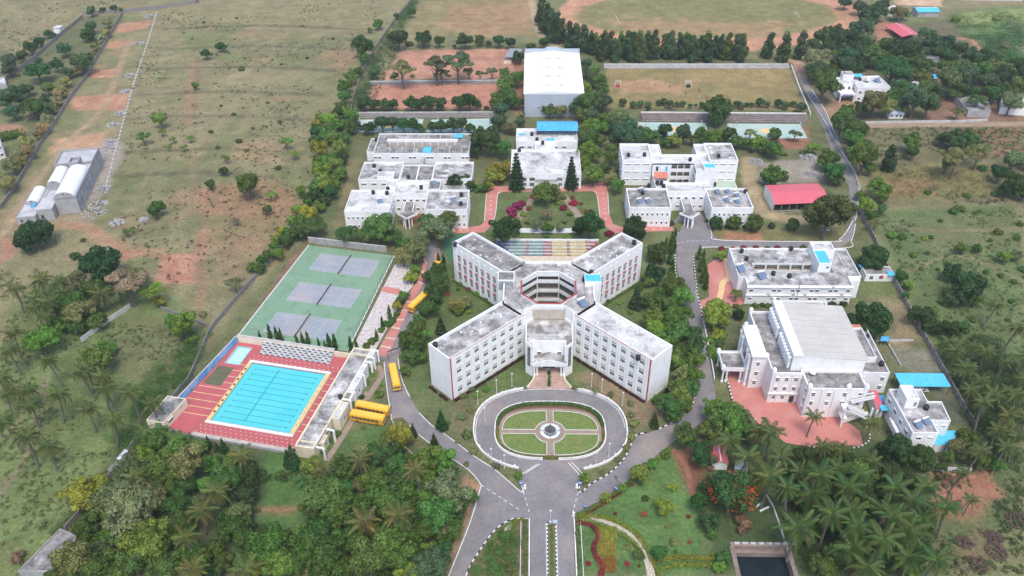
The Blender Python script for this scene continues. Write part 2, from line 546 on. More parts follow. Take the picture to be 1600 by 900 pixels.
# wide tracts
paint([(0, 490), (60, 440), (200, 430), (330, 520), (300, 570), (240, 660), (180, 740), (70, 900), (0, 900)], GREEN, 6, 8)
paint([(0, 560), (110, 610), (210, 640), (170, 740), (60, 900), (0, 900)], (0.142, 0.178, 0.064), 8, 8, 0.8)
paint([(150, 540), (210, 490), (300, 520), (290, 590), (200, 600)], (0.135, 0.138, 0.066), 4, 5, 0.8)
paint([(0, 110), (140, 20), (192, 24), (110, 155), (60, 240), (0, 330)], (0.135, 0.145, 0.07), 4, 4)
paint([(0, 0), (600, 0), (560, 60), (300, 30), (190, 20), (120, 28), (0, 100)], (0.225, 0.195, 0.105), 8, 8)
paint([(1365, 330), (1600, 315), (1600, 720), (1540, 690), (1480, 590), (1400, 440)], (0.112, 0.148, 0.058), 3, 5)
paint([(1480, 590), (1600, 560), (1600, 900), (1440, 900), (1460, 740)], (0.095, 0.12, 0.05), 4, 6)
paint([(1420, 345), (1600, 330), (1600, 380), (1450, 395)], (0.15, 0.145, 0.07), 5, 6, 0.6)
paint([(1340, 195), (1600, 195), (1600, 318), (1370, 325)], (0.155, 0.14, 0.075), 3, 4)
paint([(1360, 265), (1545, 255), (1555, 308), (1370, 315)], (0.185, 0.165, 0.07), 3, 4)
paint([(1360, 285), (1450, 275), (1460, 300), (1370, 310)], (0.26, 0.155, 0.09), 3, 4, 0.7)
paint([(1495, 198), (1600, 195), (1600, 240), (1530, 245)], (0.20, 0.13, 0.075), 2, 3)
paint([(1475, 20), (1600, 8), (1600, 110), (1530, 85), (1480, 50)], (0.12, 0.185, 0.065), 6, 6)
paint([(1480, 22), (1600, 14), (1600, 34), (1500, 40)], (0.20, 0.23, 0.085), 4, 5)
paint([(1530, 60), (1600, 50), (1600, 110), (1560, 105)], (0.085, 0.155, 0.06), 5, 8)
paint([(1240, 60), (1400, 40), (1480, 30), (1600, 110), (1600, 190), (1310, 195), (1270, 150)], (0.135, 0.125, 0.07), 4, 4)
paint([(1290, 150), (1360, 158), (1350, 180), (1290, 185)], (0.30, 0.19, 0.12), 2, 3)
paint([(1455, 150), (1500, 150), (1600, 180), (1600, 192), (1440, 192)], (0.22, 0.13, 0.085), 2, 3)
# campus
paint([(540, 190), (760, 60), (960, 80), (1240, 95), (1340, 300), (1365, 390), (1470, 590), (1530, 690), (1440, 740), (1240, 900), (420, 900), (230, 700), (300, 560), (480, 370)], (0.125, 0.135, 0.062), 3, 3)
paint([(660, 430), (720, 380), (1010, 370), (1090, 440), (1090, 640), (960, 640), (760, 640), (640, 620)], (0.10, 0.135, 0.05), 3, 4)
paint([(640, 610), (740, 610), (745, 720), (690, 690)], (0.12, 0.14, 0.06), 2, 3)
paint([(890, 580), (990, 600), (1040, 640), (1000, 680), (960, 640)], (0.235, 0.17, 0.105), 2, 4, 0.8)
paint([(690, 620), (735, 610), (745, 660), (720, 700), (700, 660)], (0.20, 0.15, 0.09), 3, 5, 0.6)
paint([(900, 800), (950, 780), (1050, 705), (1085, 770), (1110, 900), (900, 900)], (0.092, 0.165, 0.05), 1.5, 1.0)
paint([(940, 880), (1030, 740), (1070, 760), (1080, 860)], (0.12, 0.18, 0.06), 4, 6, 0.5)
paint([(730, 900), (805, 812), (826, 812), (826, 900)], (0.13, 0.12, 0.06), 1, 1)
paint([(400, 700), (500, 700), (480, 860), (380, 830)], (0.085, 0.15, 0.045), 3, 4)
paint([(365, 785), (400, 795), (470, 790), (465, 800), (400, 801)], (0.30, 0.16, 0.10), 1.2, 1.5)
paint([(500, 700), (600, 660), (625, 690), (560, 720)], (0.085, 0.14, 0.045), 2, 2)
paint([(640, 870), (655, 810), (730, 745), (752, 760), (700, 890)], (0.36, 0.21, 0.135), 1.5, 2)
paint([(600, 740), (700, 740), (680, 830), (600, 800)], (0.22, 0.12, 0.08), 3, 4, 0.6)
paint([(1050, 705), (1075, 700), (1110, 730), (1100, 760), (1080, 770)], (0.21, 0.085, 0.055), 1.5, 1.5, 0.8)
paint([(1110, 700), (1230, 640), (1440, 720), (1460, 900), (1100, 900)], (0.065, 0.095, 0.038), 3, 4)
paint([(1455, 738), (1545, 735), (1560, 770), (1500, 810), (1460, 800)], (0.30, 0.15, 0.095), 2, 4)
paint([(1480, 860), (1530, 830), (1560, 880), (1500, 900)], (0.22, 0.14, 0.085), 3, 4, 0.7)
paint([(1560, 840), (1600, 820), (1600, 900), (1560, 890)], (0.17, 0.17, 0.075), 3, 4)
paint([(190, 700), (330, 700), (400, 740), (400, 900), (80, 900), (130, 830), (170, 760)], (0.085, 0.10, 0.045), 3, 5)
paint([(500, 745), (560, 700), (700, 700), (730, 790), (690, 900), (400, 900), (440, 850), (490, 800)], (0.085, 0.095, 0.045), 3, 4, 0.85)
# left field details
paint([(250, 396), (308, 398), (306, 443), (244, 441)], RED, 0.8, 0.8)
paint([(311, 302), (325, 302), (320, 480), (310, 480)], RED * 0.85, 1.5, 2.2, 0.75)
paint([(325, 285), (440, 280), (500, 330), (400, 350), (330, 340)], (0.31, 0.17, 0.10), 5, 7, 0.6)
paint([(320, 300), (480, 330), (370, 440), (320, 440)], (0.26, 0.16, 0.095), 8, 10, 0.5)
paint([(185, 392), (207, 392), (207, 406), (186, 407)], RED * 0.8, 0.8, 0.8)
for q in ([(185, 38), (240, 30), (232, 45), (182, 52)], [(112, 151), (167, 147), (160, 173), (108, 172)], [(170, 147), (200, 147), (192, 173), (158, 173)], [(140, 112), (190, 105), (186, 120), (140, 122)], [(165, 65), (215, 63), (205, 72), (168, 76)]):
    paint(q, (0.38, 0.21, 0.13), 1.0, 1.5)
paint([(85, 218), (160, 208), (170, 232), (100, 236), (70, 245)], (0.40, 0.25, 0.15), 1.5, 2.5)
paint([(120, 255), (185, 215), (195, 240), (165, 300), (130, 330)], (0.33, 0.28, 0.24), 2, 3, 0.8)
paint([(40, 330), (80, 345), (170, 370), (140, 330), (110, 325)], (0.30, 0.24, 0.17), 2, 3, 0.6)
trail([(0, 370), (20, 340), (45, 300), (80, 255), (110, 215), (160, 170), (200, 70), (205, 60)], (0.33, 0.24, 0.15), 1.0, 1.5, 0.8)
trail([(90, 352), (130, 355), (160, 372), (200, 392), (250, 395)], (0.34, 0.20, 0.12), 2.0, 2.5, 0.8)
trail([(297, 190), (300, 130), (305, 100)], (0.32, 0.20, 0.12), 1.6, 2.5, 0.6)
trail([(0, 780), (20, 740), (40, 715), (70, 620), (72, 590)], (0.22, 0.19, 0.12), 0.5, 0.6, 0.9)
trail([(0, 690), (30, 660), (60, 610)], (0.20, 0.17, 0.10), 0.5, 0.8, 0.6)
paint([(0, 192), (38, 196), (40, 206), (0, 208)], (0.36, 0.20, 0.13), 1, 1.5)
paint([(0, 370), (25, 375), (25, 395), (0, 410)], (0.30, 0.17, 0.11), 1, 2)
for q in ([(300, 300), (310, 60)],):
    trail(q, (0.13, 0.12, 0.07), 0.3, 0.6, 0.5)
for y, x0, x1 in ((74, 250, 560), (106, 235, 520), (145, 220, 500), (183, 200, 480), (235, 200, 470), (42, 260, 560), (272, 190, 420)):
    trail([(x0, y + 3), ((x0 + x1) / 2, y - 2), (x1, y + 4)], (0.10, 0.095, 0.055), 0.9, 2.2, 0.55)
for q in ([(250, 395), (285, 340), (300, 290), (298, 200)], [(165, 372), (240, 380), (330, 400), (390, 420)], [(330, 300), (380, 200), (420, 100), (440, 20)], [(215, 300), (260, 240), (330, 190), (470, 150)], [(230, 120), (330, 118), (470, 122)], [(1380, 345), (1450, 360), (1600, 358)], [(1400, 430), (1500, 400), (1600, 440)]):
    trail(q, (0.27, 0.205, 0.125), 0.45, 0.9, 0.5)
# west edge and north
paint([(530, 190), (640, 0), (660, 0), (600, 90), (555, 190), (540, 330), (490, 370), (470, 370)], (0.105, 0.13, 0.055), 2, 3)
paint([(400, 500), (478, 375), (490, 378), (420, 500), (340, 600), (300, 640), (290, 600)], (0.15, 0.14, 0.075), 1, 2)
paint([(395, 490), (470, 385), (476, 390), (400, 500)], (0.22, 0.12, 0.08), 0.6, 1.2, 0.8)
paint([(300, 600), (345, 545), (370, 545), (300, 640)], (0.08, 0.14, 0.045), 1.5, 2)
paint([(660, 0), (835, 0), (830, 58), (640, 55)], (0.235, 0.195, 0.095), 3, 4)
paint([(700, 8), (825, 0), (825, 50), (760, 55), (690, 40)], (0.34, 0.20, 0.12), 3, 8, 0.6)
paint([(630, 78), (810, 76), (800, 124), (592, 124)], (0.41, 0.215, 0.145), 1, 1.5)
paint([(584, 131), (778, 130), (778, 172), (575, 168)], (0.41, 0.20, 0.135), 1, 1.5)
paint([(800, 80), (822, 80), (822, 180), (805, 180)], (0.28, 0.14, 0.09), 1, 2)
paint([(850, 0), (1380, 0), (1350, 80), (1240, 95), (900, 60)], (0.165, 0.165, 0.075), 3, 4)
_ov = [(1105 + 250 * cos(a), 18 + 52 * sin(a)) for a in np.linspace(0, 2 * pi, 40)[:-1]]
paint([(1108 + 236 * cos(a), 24 + 58 * sin(a)) for a in np.linspace(0, 2 * pi, 40)[:-1]], (0.43, 0.235, 0.145), 2, 2)
paint([(1105 + 205 * cos(a), 24 + 36 * sin(a)) for a in np.linspace(0, 2 * pi, 40)[:-1]], (0.20, 0.185, 0.082), 3, 5)
paint([(960, 30), (1240, 35), (1200, 55), (980, 50)], (0.34, 0.21, 0.12), 4, 12, 0.6)
paint([(948, 106), (1232, 106), (1262, 172), (952, 168)], (0.235, 0.19, 0.085), 1, 1)
paint([(965, 125), (1085, 128), (1070, 148), (965, 145)], (0.38, 0.23, 0.135), 3, 6, 0.75)
paint([(1080, 110), (1230, 112), (1240, 135), (1100, 130)], (0.29, 0.21, 0.10), 5, 10, 0.6)
paint([(1228, 92), (1255, 98), (1262, 135), (1250, 130), (1238, 100)], (0.38, 0.24, 0.16), 1, 1.5)
paint([(1370, 30), (1395, 35), (1390, 60), (1365, 75)], (0.33, 0.17, 0.11), 2, 3)
paint([(1395, 0), (1470, 0), (1465, 8), (1400, 9)], (0.50, 0.34, 0.22), 2, 3)
trail([(1500, 60), (1520, 64), (1528, 78)], (0.36, 0.20, 0.13), 1.2, 1.2)
trail([(830, 0), (838, 40), (850, 60), (880, 78)], (0.36, 0.27, 0.17), 1.2, 1.5)
# north-east yard behind the pink shed
paint([(1185, 255), (1280, 245), (1290, 285), (1190, 285)], (0.30, 0.26, 0.21), 2, 3, 0.9)
trail([(1170, 250), (1172, 280), (1185, 320), (1200, 335), (1260, 345), (1300, 345)], (0.35, 0.27, 0.16), 2.2, 2.5, 0.9)
paint([(1100, 360), (1320, 355), (1325, 378), (1110, 378)], (0.16, 0.15, 0.065), 1.5, 2)
paint([(1130, 362), (1190, 362), (1188, 376), (1130, 376)], (0.33, 0.165, 0.10), 1, 2.5, 0.9)
paint([(1100, 405), (1145, 400), (1150, 480), (1105, 480)], (0.10, 0.135, 0.05), 1, 1)
paint([(1350, 430), (1395, 430), (1440, 520), (1380, 520)], (0.12, 0.15, 0.055), 2, 3)
paint([(1375, 470), (1410, 465), (1440, 515), (1400, 530)], (0.25, 0.185, 0.115), 3, 5, 0.8)
paint([(1390, 555), (1450, 550), (1480, 600), (1500, 660), (1480, 640)], (0.20, 0.19, 0.14), 2, 3, 0.8)
paint([(960, 395), (1050, 340), (1060, 420), (1010, 440)], (0.13, 0.145, 0.065), 1, 1)
paint([(745, 300), (960, 300), (985, 375), (740, 375)], (0.115, 0.145, 0.055), 1, 1)
paint([(540, 250), (560, 250), (540, 350), (520, 350)], (0.18, 0.155, 0.08), 2, 3)
paint([(630, 330), (700, 330), (700, 352), (630, 352)], (0.24, 0.10, 0.065), 1, 1.5)
paint([(1045, 325), (1075, 320), (1075, 345), (1050, 350)], (0.11, 0.13, 0.055), 1, 1)
paint([(1190, 195), (1265, 198), (1262, 232), (1190, 232)], (0.26, 0.13, 0.085), 1.5, 2)
paint([(940, 190), (1000, 190), (980, 235), (945, 230)], (0.22, 0.17, 0.10), 2, 3)
# fine variation everywhere
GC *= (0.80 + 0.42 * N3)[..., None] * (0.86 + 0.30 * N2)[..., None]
nx, ny = len(_gx), len(_gy)
idx = np.arange(nx * ny).reshape(ny, nx)
fc = np.stack([idx[:-1, :-1], idx[:-1, 1:], idx[1:, 1:], idx[1:, :-1]], -1).reshape(-1, 4)
cx = (GX[:-1, :-1] + GX[1:, 1:]).ravel() / 2
cy = (GY[:-1, :-1] + GY[1:, 1:]).ravel() / 2
keep = ~((cx > POND[0]) & (cx < POND[1]) & (cy > POND[2]) & (cy < POND[3]))
fc = fc[keep]
me = bpy.data.meshes.new('ground')
GZ = (N2 - 0.5) * 0.0
me.vertices.add(nx * ny)
me.vertices.foreach_set('co', np.stack([GX, GY, GZ], -1).astype(np.float32).ravel())
me.loops.add(fc.size)
me.loops.foreach_set('vertex_index', fc.ravel().astype(np.int32))
me.polygons.add(len(fc))
me.polygons.foreach_set('loop_start', np.arange(0, fc.size, 4, dtype=np.int32))
me.polygons.foreach_set('loop_total', np.full(len(fc), 4, np.int32))
ca = me.attributes.new('soil_colour', 'FLOAT_COLOR', 'POINT')
ca.data.foreach_set('color', np.concatenate([GC, np.ones(GX.shape + (1,))], -1).astype(np.float32).ravel())
me.update()
gm = bpy.data.materials.new('earth_and_grass')
gm.use_nodes = True
t = gm.node_tree
N, K = t.nodes, t.links
at = N.new('ShaderNodeAttribute')
at.attribute_name = 'soil_colour'
tc = N.new('ShaderNodeTexCoord')
def _n(sc, det=6, ro=0.65):
    n = N.new('ShaderNodeTexNoise')
    n.inputs['Scale'].default_value = sc
    n.inputs['Detail'].default_value = det
    n.inputs['Roughness'].default_value = ro
    K.new(tc.outputs['Object'], n.inputs['Vector'])
    return n.outputs['Fac']
def _r(f, a, b, c, d):
    n = N.new('ShaderNodeMapRange')
    for i, v in zip((1, 2, 3, 4), (a, b, c, d)):
        n.inputs[i].default_value = v
    K.new(f, n.inputs[0])
    return n.outputs[0]
hs = N.new('ShaderNodeHueSaturation')
K.new(at.outputs['Color'], hs.inputs['Color'])
mu = N.new('ShaderNodeMath')
mu.operation = 'MULTIPLY'
K.new(_r(_n(0.9, 7, 0.7), 0.3, 0.7, 0.62, 1.38), mu.inputs[0])
K.new(_r(_n(0.16, 6, 0.6), 0.3, 0.7, 0.82, 1.18), mu.inputs[1])
K.new(mu.outputs[0], hs.inputs['Value'])
K.new(_r(_n(0.35, 5), 0.3, 0.7, 0.47, 0.53), hs.inputs['Hue'])
mx = N.new('ShaderNodeMix')
mx.data_type = 'RGBA'
K.new(_r(_n(1.7, 3, 0.5), 0.62, 0.74, 0, 0.35), mx.inputs[0])
K.new(hs.outputs[0], mx.inputs[6])
mx.inputs[7].default_value = (0.05, 0.06, 0.03, 1)
b = N['Principled BSDF']
K.new(mx.outputs[2], b.inputs['Base Color'])
b.inputs['Roughness'].default_value = 0.95
b.inputs['Specular IOR Level'].default_value = 0.1
bp = N.new('ShaderNodeBump')
bp.inputs['Strength'].default_value = 0.5
bp.inputs['Distance'].default_value = 0.5
K.new(_n(1.3, 6, 0.7), bp.inputs['Height'])
K.new(bp.outputs[0], b.inputs['Normal'])
me.materials.append(gm)
obj('ground', me, kind='structure')

def sheet(name, poly, z, ma, holes=()):
    return MB().flat(poly, z, holes).build(name, ma, kind='structure')

# ------------------------------------------------------------------ roads
OC = (0.25, 3.4)                                         # centre of the oval drive
def oval(a, b, n=72, p=2.35, c=OC):
    out = []
    for i in range(n):
        t = 2 * pi * i / n
        ct, st = cos(t), sin(t)
        out.append((c[0] + a * abs(ct) ** (2 / p) * (1 if ct > 0 else -1), c[1] + b * abs(st) ** (2 / p) * (1 if st > 0 else -1)))
    return out
def ov_in(a=16.1, b=11.5):
    return oval(a, b, 96, 2.75, (0.2, 1.0))
ov_out = oval(22.0, 16.6, c=(0.25, 2.1))
sheet('oval_drive', ov_out, 0.030, ASPH, [ov_in(16.05, 11.45)])
# the gate avenue with its junction
jn = P2((830, 900), (829, 810), (805, 810), (785, 822), (768, 836), (751, 860), (738, 880), (729, 900), (701, 900), (752, 758), (733, 735), (690, 706), (655, 676), (627, 690))
road_pts = [(-5.2, -70), (-5.3, -30.4), (-9.2, -30.4)] + P2((785, 820), (768, 836), (751, 860), (738, 880), (729, 900), (701, 900), (752, 758), (733, 735), (690, 706), (655, 680), (640, 664), (628, 652), (612, 655), (605, 610), (600, 566), (607, 540), (640, 470), (662, 440), (668, 420), (664, 395), (668, 380), (682, 375), (688, 390), (690, 410), (685, 432), (672, 462), (648, 500), (632, 530), (622, 560), (627, 590), (640, 620), (655, 645), (674, 664), (700, 682), (740, 712), (775, 735), (812, 767), (817, 765), (812, 752))
road_pts += [(-7.6, -13.0), (8.0, -13.0)] + P2((905, 760), (903, 768), (910, 770), (922, 758), (950, 742), (972, 722), (985, 700), (992, 682), (1015, 676), (1030, 670), (1060, 655), (1075, 643), (1085, 625), (1088, 590), (1085, 560), (1080, 520), (1072, 480), (1062, 440), (1055, 400), (1056, 375), (1062, 362), (1070, 345), (1050, 350), (1062, 335), (1095, 333), (1108, 352), (1112, 368), (1130, 376), (1300, 378), (1312, 374), (1322, 364), (1333, 345), (1330, 320), (1326, 290), (1315, 270), (1300, 240), (1287, 200), (1270, 165), (1252, 130), (1246, 118), (1256, 118), (1268, 140), (1290, 175), (1300, 200), (1318, 240), (1330, 262), (1340, 290), (1340, 320), (1336, 350), (1330, 375), (1312, 388), (1120, 386), (1098, 388), (1086, 395), (1083, 420), (1088, 450), (1096, 490), (1104, 520), (1108, 560), (1115, 600), (1120, 630), (1108, 650), (1085, 668), (1052, 690), (1025, 712), (1000, 735), (950, 775), (912, 800), (897, 808))
road_pts += [(5.6, -30.0), (5.4, -70)]
sheet('campus_road', road_pts, 0.020, ASPH)
sheet('dirt_lane', P2((1345, 193), (1600, 190), (1600, 197), (1345, 200)), 0.012, DIRTR)
# paint on the road
def dashes(name, px, w=0.18, dash=1.2, gap=1.0, z=0.036, world=None):
    pts = resample(world or P2(*px), 0.2)
    mb = MB()
    k, i, on, off = 0, 0, int(dash / 0.2), int(gap / 0.2)
    while i + on < len(pts):
        seg = pts[i:i + on + 1]
        strip(mb, [seg[0], seg[-1]], -w / 2, w / 2, z)
        i += on + off
    return mb.build(name, LINE, kind='structure')
def line(name, pts, w=0.18, z=0.036, closed=False):
    return strip(MB(), pts, -w / 2, w / 2, z, closed).build(name, LINE, kind='structure')
dashes('road_marking', [(752, 758), (820, 802)])
dashes('road_marking', [(818, 768), (829, 808)])
dashes('road_marking', [(903, 770), (893, 808)])
dashes('road_marking', [(612, 655), (628, 692), (640, 705), (660, 724)], 0.18, 0.7, 0.6)
dashes('road_marking', [(1057, 380), (1075, 377), (1112, 376)])
dashes('road_marking', [(1086, 455), (1104, 500)], 0.14, 0.8, 0.5)
for a, b_ in (((840, 725), (816, 740)), ((844, 725), (820, 740)), ((888, 723), (907, 743)), ((893, 722), (912, 742))):
    line('road_marking', P2(a, b_), 0.2)
line('edge_line', oval(21.6, 16.2, c=(0.25, 2.1))[0:40] , 0.16)
def kerb(name, pts, w=0.25, h=0.16, closed=False, bw=False, z=0.0, d0=0.0):
    """edging stones: one solid white run, or black and white blocks in turn"""
    if not bw:
        return strip(MB(), pts, d0, d0 + w, z, closed, h).build(name, KWHITE, kind='structure')
    a, b2 = MB(), MB()
    pts = resample(pts, bw if bw is not True else 0.9, closed)
    for i in range(len(pts) - 1):
        strip((a, b2)[i % 2], pts[i:i + 2], d0, d0 + w, z, False, h)
    root = obj(name, None, kind='structure')
    a.build('white_block', KWHITE, root, kind='stuff')
    b2.build('black_block', KBLACK, root, kind='stuff')
    return root
for px in ([(752, 758), (733, 735), (690, 706), (655, 680), (640, 664)], [(701, 900), (735, 815), (752, 758)], [(655, 645), (674, 664), (700, 682), (740, 712), (775, 735), (812, 767), (817, 765), (812, 752)], [(640, 620), (627, 590), (622, 560)], [(600, 566), (605, 610), (612, 655)]):
    line('edge_line', offs(smooth(P2(*px), 4), 0.0), 0.22, 0.05)
for px in ([(905, 760), (903, 768), (910, 770), (922, 758), (950, 742), (972, 722), (985, 700), (992, 682), (1015, 676)], [(1030, 671), (1060, 656), (1075, 644), (1085, 626), (1088, 590)], [(1083, 400), (1088, 450), (1096, 490), (1104, 520)], [(1062, 470), (1057, 430), (1055, 400), (1056, 375), (1062, 362)], [(729, 900), (738, 880), (751, 860), (768, 836), (785, 820), (805, 810)]):
    kerb('kerb', smooth(P2(*px), 5), 0.28, 0.22, bw=1.0)
for px in ([(1112, 368), (1130, 376), (1300, 378), (1312, 374), (1322, 364), (1333, 345)], [(1336, 350), (1330, 375), (1312, 388), (1120, 386), (1098, 388)], [(1108, 352), (1112, 368)], [(1268, 140), (1290, 175), (1300, 200), (1318, 240), (1330, 262), (1340, 290), (1340, 320), (1336, 345)]):
    kerb('kerb', smooth(P2(*px), 5), 0.25, 0.18)
sheet('dark_road_mark', P2((958.2, 742.1), (965.5, 744.6), (965.9, 746.5), (963.3, 747.2), (966, 753.4), (964.8, 753.4), (961.5, 749)), 0.027, mat('dark_mark', (0.10, 0.09, 0.095), grain=0.1))  # small flat mark, darker than the asphalt around it
ribbon_w = P2((938, 66), (930, 76), (922, 84))
sheet('concrete_ramp', ccw(P2((926, 72), (937, 72), (930, 86), (918, 84))), 0.03, BEIGEP)
# median of the avenue
med = [(-0.95, -70), (-0.95, -32.2), (-0.6, -31.8), (0.6, -31.8), (0.95, -32.2), (0.95, -70)]
kerb('median_kerb', med, 0.28, 0.25, bw=0.6, z=0.02)
sheet('median_soil', [(-0.9, -70), (0.9, -70), (0.9, -32.4), (-0.9, -32.4)], 0.12, mat('median_grass', (0.10, 0.15, 0.045), (0.16, 0.13, 0.07), 0.8, grain=0.2))
line('edge_line', [(-1.35, -70), (-1.35, -32)], 0.15)
line('edge_line', [(1.35, -70), (1.35, -32)], 0.15)
kerb('avenue_kerb', [(-5.45, -70), (-5.45, -30.6), (-8.9, -30.55)], 0.3, 0.2, d0=0)
kerb('avenue_kerb', [(5.75, -70), (5.75, -30.2)], 0.3, 0.2, d0=-0.3)
# ------------------------------------------------------------------ oval drive walls, lawns and fountain
LAWN = mat('mown_lawn', (0.125, 0.185, 0.045), (0.165, 0.205, 0.06), 0.3, 0.35, 0.65, 0.95, 0.3, 2.0, 0.3, 9, c3=(0.19, 0.19, 0.075), s3=0.16, l3=0.52, h3=0.72)
def arc_part(pts, keep):
    """split a closed line into runs where keep(p) holds"""
    runs, cur = [], []
    for p in list(pts) + [pts[0]]:
        if keep(p):
            cur.append(p)
        elif cur:
            runs.append(cur)
            cur = []
    if cur:
        if runs and keep(pts[0]):
            runs[0] = cur[:-1] + runs[0]
        else:
            runs.append(cur)
    return [r for r in runs if len(r) > 1]
dw = thing('drive_wall', 'low white wall ringing the outside of the oval drive', 'wall')
for r in arc_part(oval(22.0, 16.6, 144, c=(0.25, 2.1)), lambda p: not (abs(p[0] - 0.25) < 7.2 and p[1] > 0) and not (abs(p[0] - 0.25) < 8.6 and p[1] < 0)):
    strip(MB(), r, -0.35, 0.05, 0, False, 0.75).build('wall', KWHITE, dw)
for p in resample(oval(22.0, 16.6, 144, c=(0.25, 2.1)), 4.2, True):
    if not (abs(p[0] - 0.25) < 7.4 and p[1] > 0) and not (abs(p[0] - 0.25) < 8.8 and p[1] < 0):
        MB().lathe(p[0], p[1], [(0.27, 0.7), (0.27, 0.95), (0.16, 1.0), (0.22, 1.12), (0.16, 1.28), (0, 1.33)], 10).build('finial', KWHITE, dw)
iw = thing('island_wall', 'low white balustrade around the oval garden island', 'wall')
for r in arc_part(ov_in(), lambda p: not (abs(p[0] - 0.2) < 1.3 and p[1] < 0)):
    strip(MB(), r, 0.0, 0.35, 0, False, 0.25).build('plinth', KWHITE, iw)
    strip(MB(), r, 0.02, 0.33, 0.62, False, 0.74).build('rail', KWHITE, iw)
    bm_ = MB()
    for i, p in enumerate(resample(offs(r, 0.17), 0.5)):
        bm_.cyl(p[0], p[1], 0.25, 0.62, 0.10, n=6, cap=False)
    bm_.build('balusters', KWHITE, iw, kind='stuff')
sheet('island_bed', offs(ov_in(), 0.36, True), 0.08, mat('bed_soil', (0.18, 0.10, 0.065), (0.13, 0.085, 0.05), 0.8, grain=0.2))
sheet('island_path', oval(14.75, 9.55, 96, 2.9, (0.2, 0.3)), 0.11, BRPAV)
lawn_outer = oval(13.9, 8.75, 96, 2.9, (0.2, 0.05))
for sx in (-1, 1):
    for sy in (-1, 1):
        c0 = (0.2, 0.25)
        edge = [p for p in lawn_outer if (p[0] - c0[0]) * sx > 0.95 and (p[1] - c0[1]) * sy > 0.75]
        ring = [(c0[0] + sx * 4.3 * cos(a), c0[1] + sy * 4.3 * sin(a)) for a in np.linspace(math.asin(0.75 / 4.3), math.acos(0.95 / 4.3), 12)]
        edge = sorted(edge, key=lambda p: atan2((p[1] - c0[1]) * sy, (p[0] - c0[0]) * sx))
        poly = ccw([(edge[0][0], c0[1] + sy * 0.75)] + edge + [(c0[0] + sx * 0.95, edge[-1][1])] + ring[::-1])
        kerb('lawn_edging', poly, 0.15, 0.2, closed=True, z=0.1, d0=0.0)
        sheet('lawn', inset(poly, 0.14), 0.16, LAWN)
FT = thing('fountain', 'round tiered fountain with pale basin in the oval garden', 'fountain', (0.2, 0.25, 0.1))
MB().lathe(0, 0, [(3.3, 0), (3.3, 0.22), (3.1, 0.25), (2.95, 0.2), (2.95, 0.1)], 40).build('apron', BRPAV, FT)
MB().lathe(0, 0, [(2.95, 0.06), (2.95, 0.5), (2.7, 0.52), (2.66, 0.2), (0, 0.2)], 40).build('outer_basin', mat('pale_marble', (0.66, 0.70, 0.70), (0.58, 0.63, 0.64), 0.8, grain=0.06), FT)
MB().lathe(0, 0, [(1.85, 0.2), (1.85, 0.75), (1.6, 0.78), (1.55, 0.55), (0, 0.55)], 32).build('inner_basin', mat('dark_basin', (0.11, 0.12, 0.13), (0.08, 0.09, 0.10), 0.8, grain=0.1), FT)
for i in range(18):
    a = 2 * pi * i / 18
    MB().lathe(1.72 * cos(a), 1.72 * sin(a), [(0.13, 0.76), (0.15, 0.86), (0.10, 0.98), (0, 1.0)], 8).build('rim_ball', KWHITE, FT)
MB().lathe(0, 0, [(0.35, 0.55), (0.22, 0.7), (0.18, 1.3), (0.85, 1.5), (0.9, 1.58), (0.15, 1.55), (0.13, 2.1), (0.5, 2.25), (0.52, 2.32), (0.1, 2.3), (0.08, 2.8), (0.14, 2.95), (0, 3.05)], 18).build('tiered_column', mat('fountain_bronze', (0.14, 0.12, 0.11), rough=0.6, grain=0.15), FT)
for a in range(4):
    MB().bar((2.2 * cos(a * pi / 2), 2.2 * sin(a * pi / 2), 0.5), (2.9 * cos(a * pi / 2), 2.9 * sin(a * pi / 2), 0.75), 0.12).build('spout', DKMET, FT)
# ------------------------------------------------------------------ building kit
WCACHE = {}
WR = random.Random(3)
GLASS2 = mat('window_glass_curtain', (0.085, 0.085, 0.09), (0.14, 0.13, 0.125), 1.2, 0.45, 0.55, 0.2, 0.0, spec=0.5)
GLASS3 = mat('window_glass_pale', (0.22, 0.215, 0.21), (0.12, 0.12, 0.125), 1.0, 0.4, 0.6, 0.25, 0.0, spec=0.5)
def window_mesh(w, h, nx, ny, shade):
    k = (round(w, 2), round(h, 2), nx, ny, shade)
    if k not in WCACHE:
        f = MB()
        t = 0.07
        f.box(-w / 2, w / 2, 0.06, 0.15, 0, t).box(-w / 2, w / 2, 0.06, 0.15, h - t, h)
        f.box(-w / 2, -w / 2 + t, 0.06, 0.15, t, h - t).box(w / 2 - t, w / 2, 0.06, 0.15, t, h - t)
        for i in range(1, nx):
            x = -w / 2 + w * i / nx
            f.box(x - 0.04, x + 0.04, 0.07, 0.14, t, h - t)
        for i in range(1, ny):
            z = h * i / ny
            f.box(-w / 2 + t, w / 2 - t, 0.075, 0.135, z - 0.03, z + 0.03)
        p = MB().quad((-w / 2, 0.17, 0), (w / 2, 0.17, 0), (w / 2, 0.17, h), (-w / 2, 0.17, h))
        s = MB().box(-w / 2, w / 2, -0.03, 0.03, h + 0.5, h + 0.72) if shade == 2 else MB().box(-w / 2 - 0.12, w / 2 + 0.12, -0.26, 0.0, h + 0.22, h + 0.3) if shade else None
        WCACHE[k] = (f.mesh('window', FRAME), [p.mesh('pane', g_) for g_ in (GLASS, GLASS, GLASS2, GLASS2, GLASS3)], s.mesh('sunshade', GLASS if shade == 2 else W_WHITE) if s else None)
    return WCACHE[k]
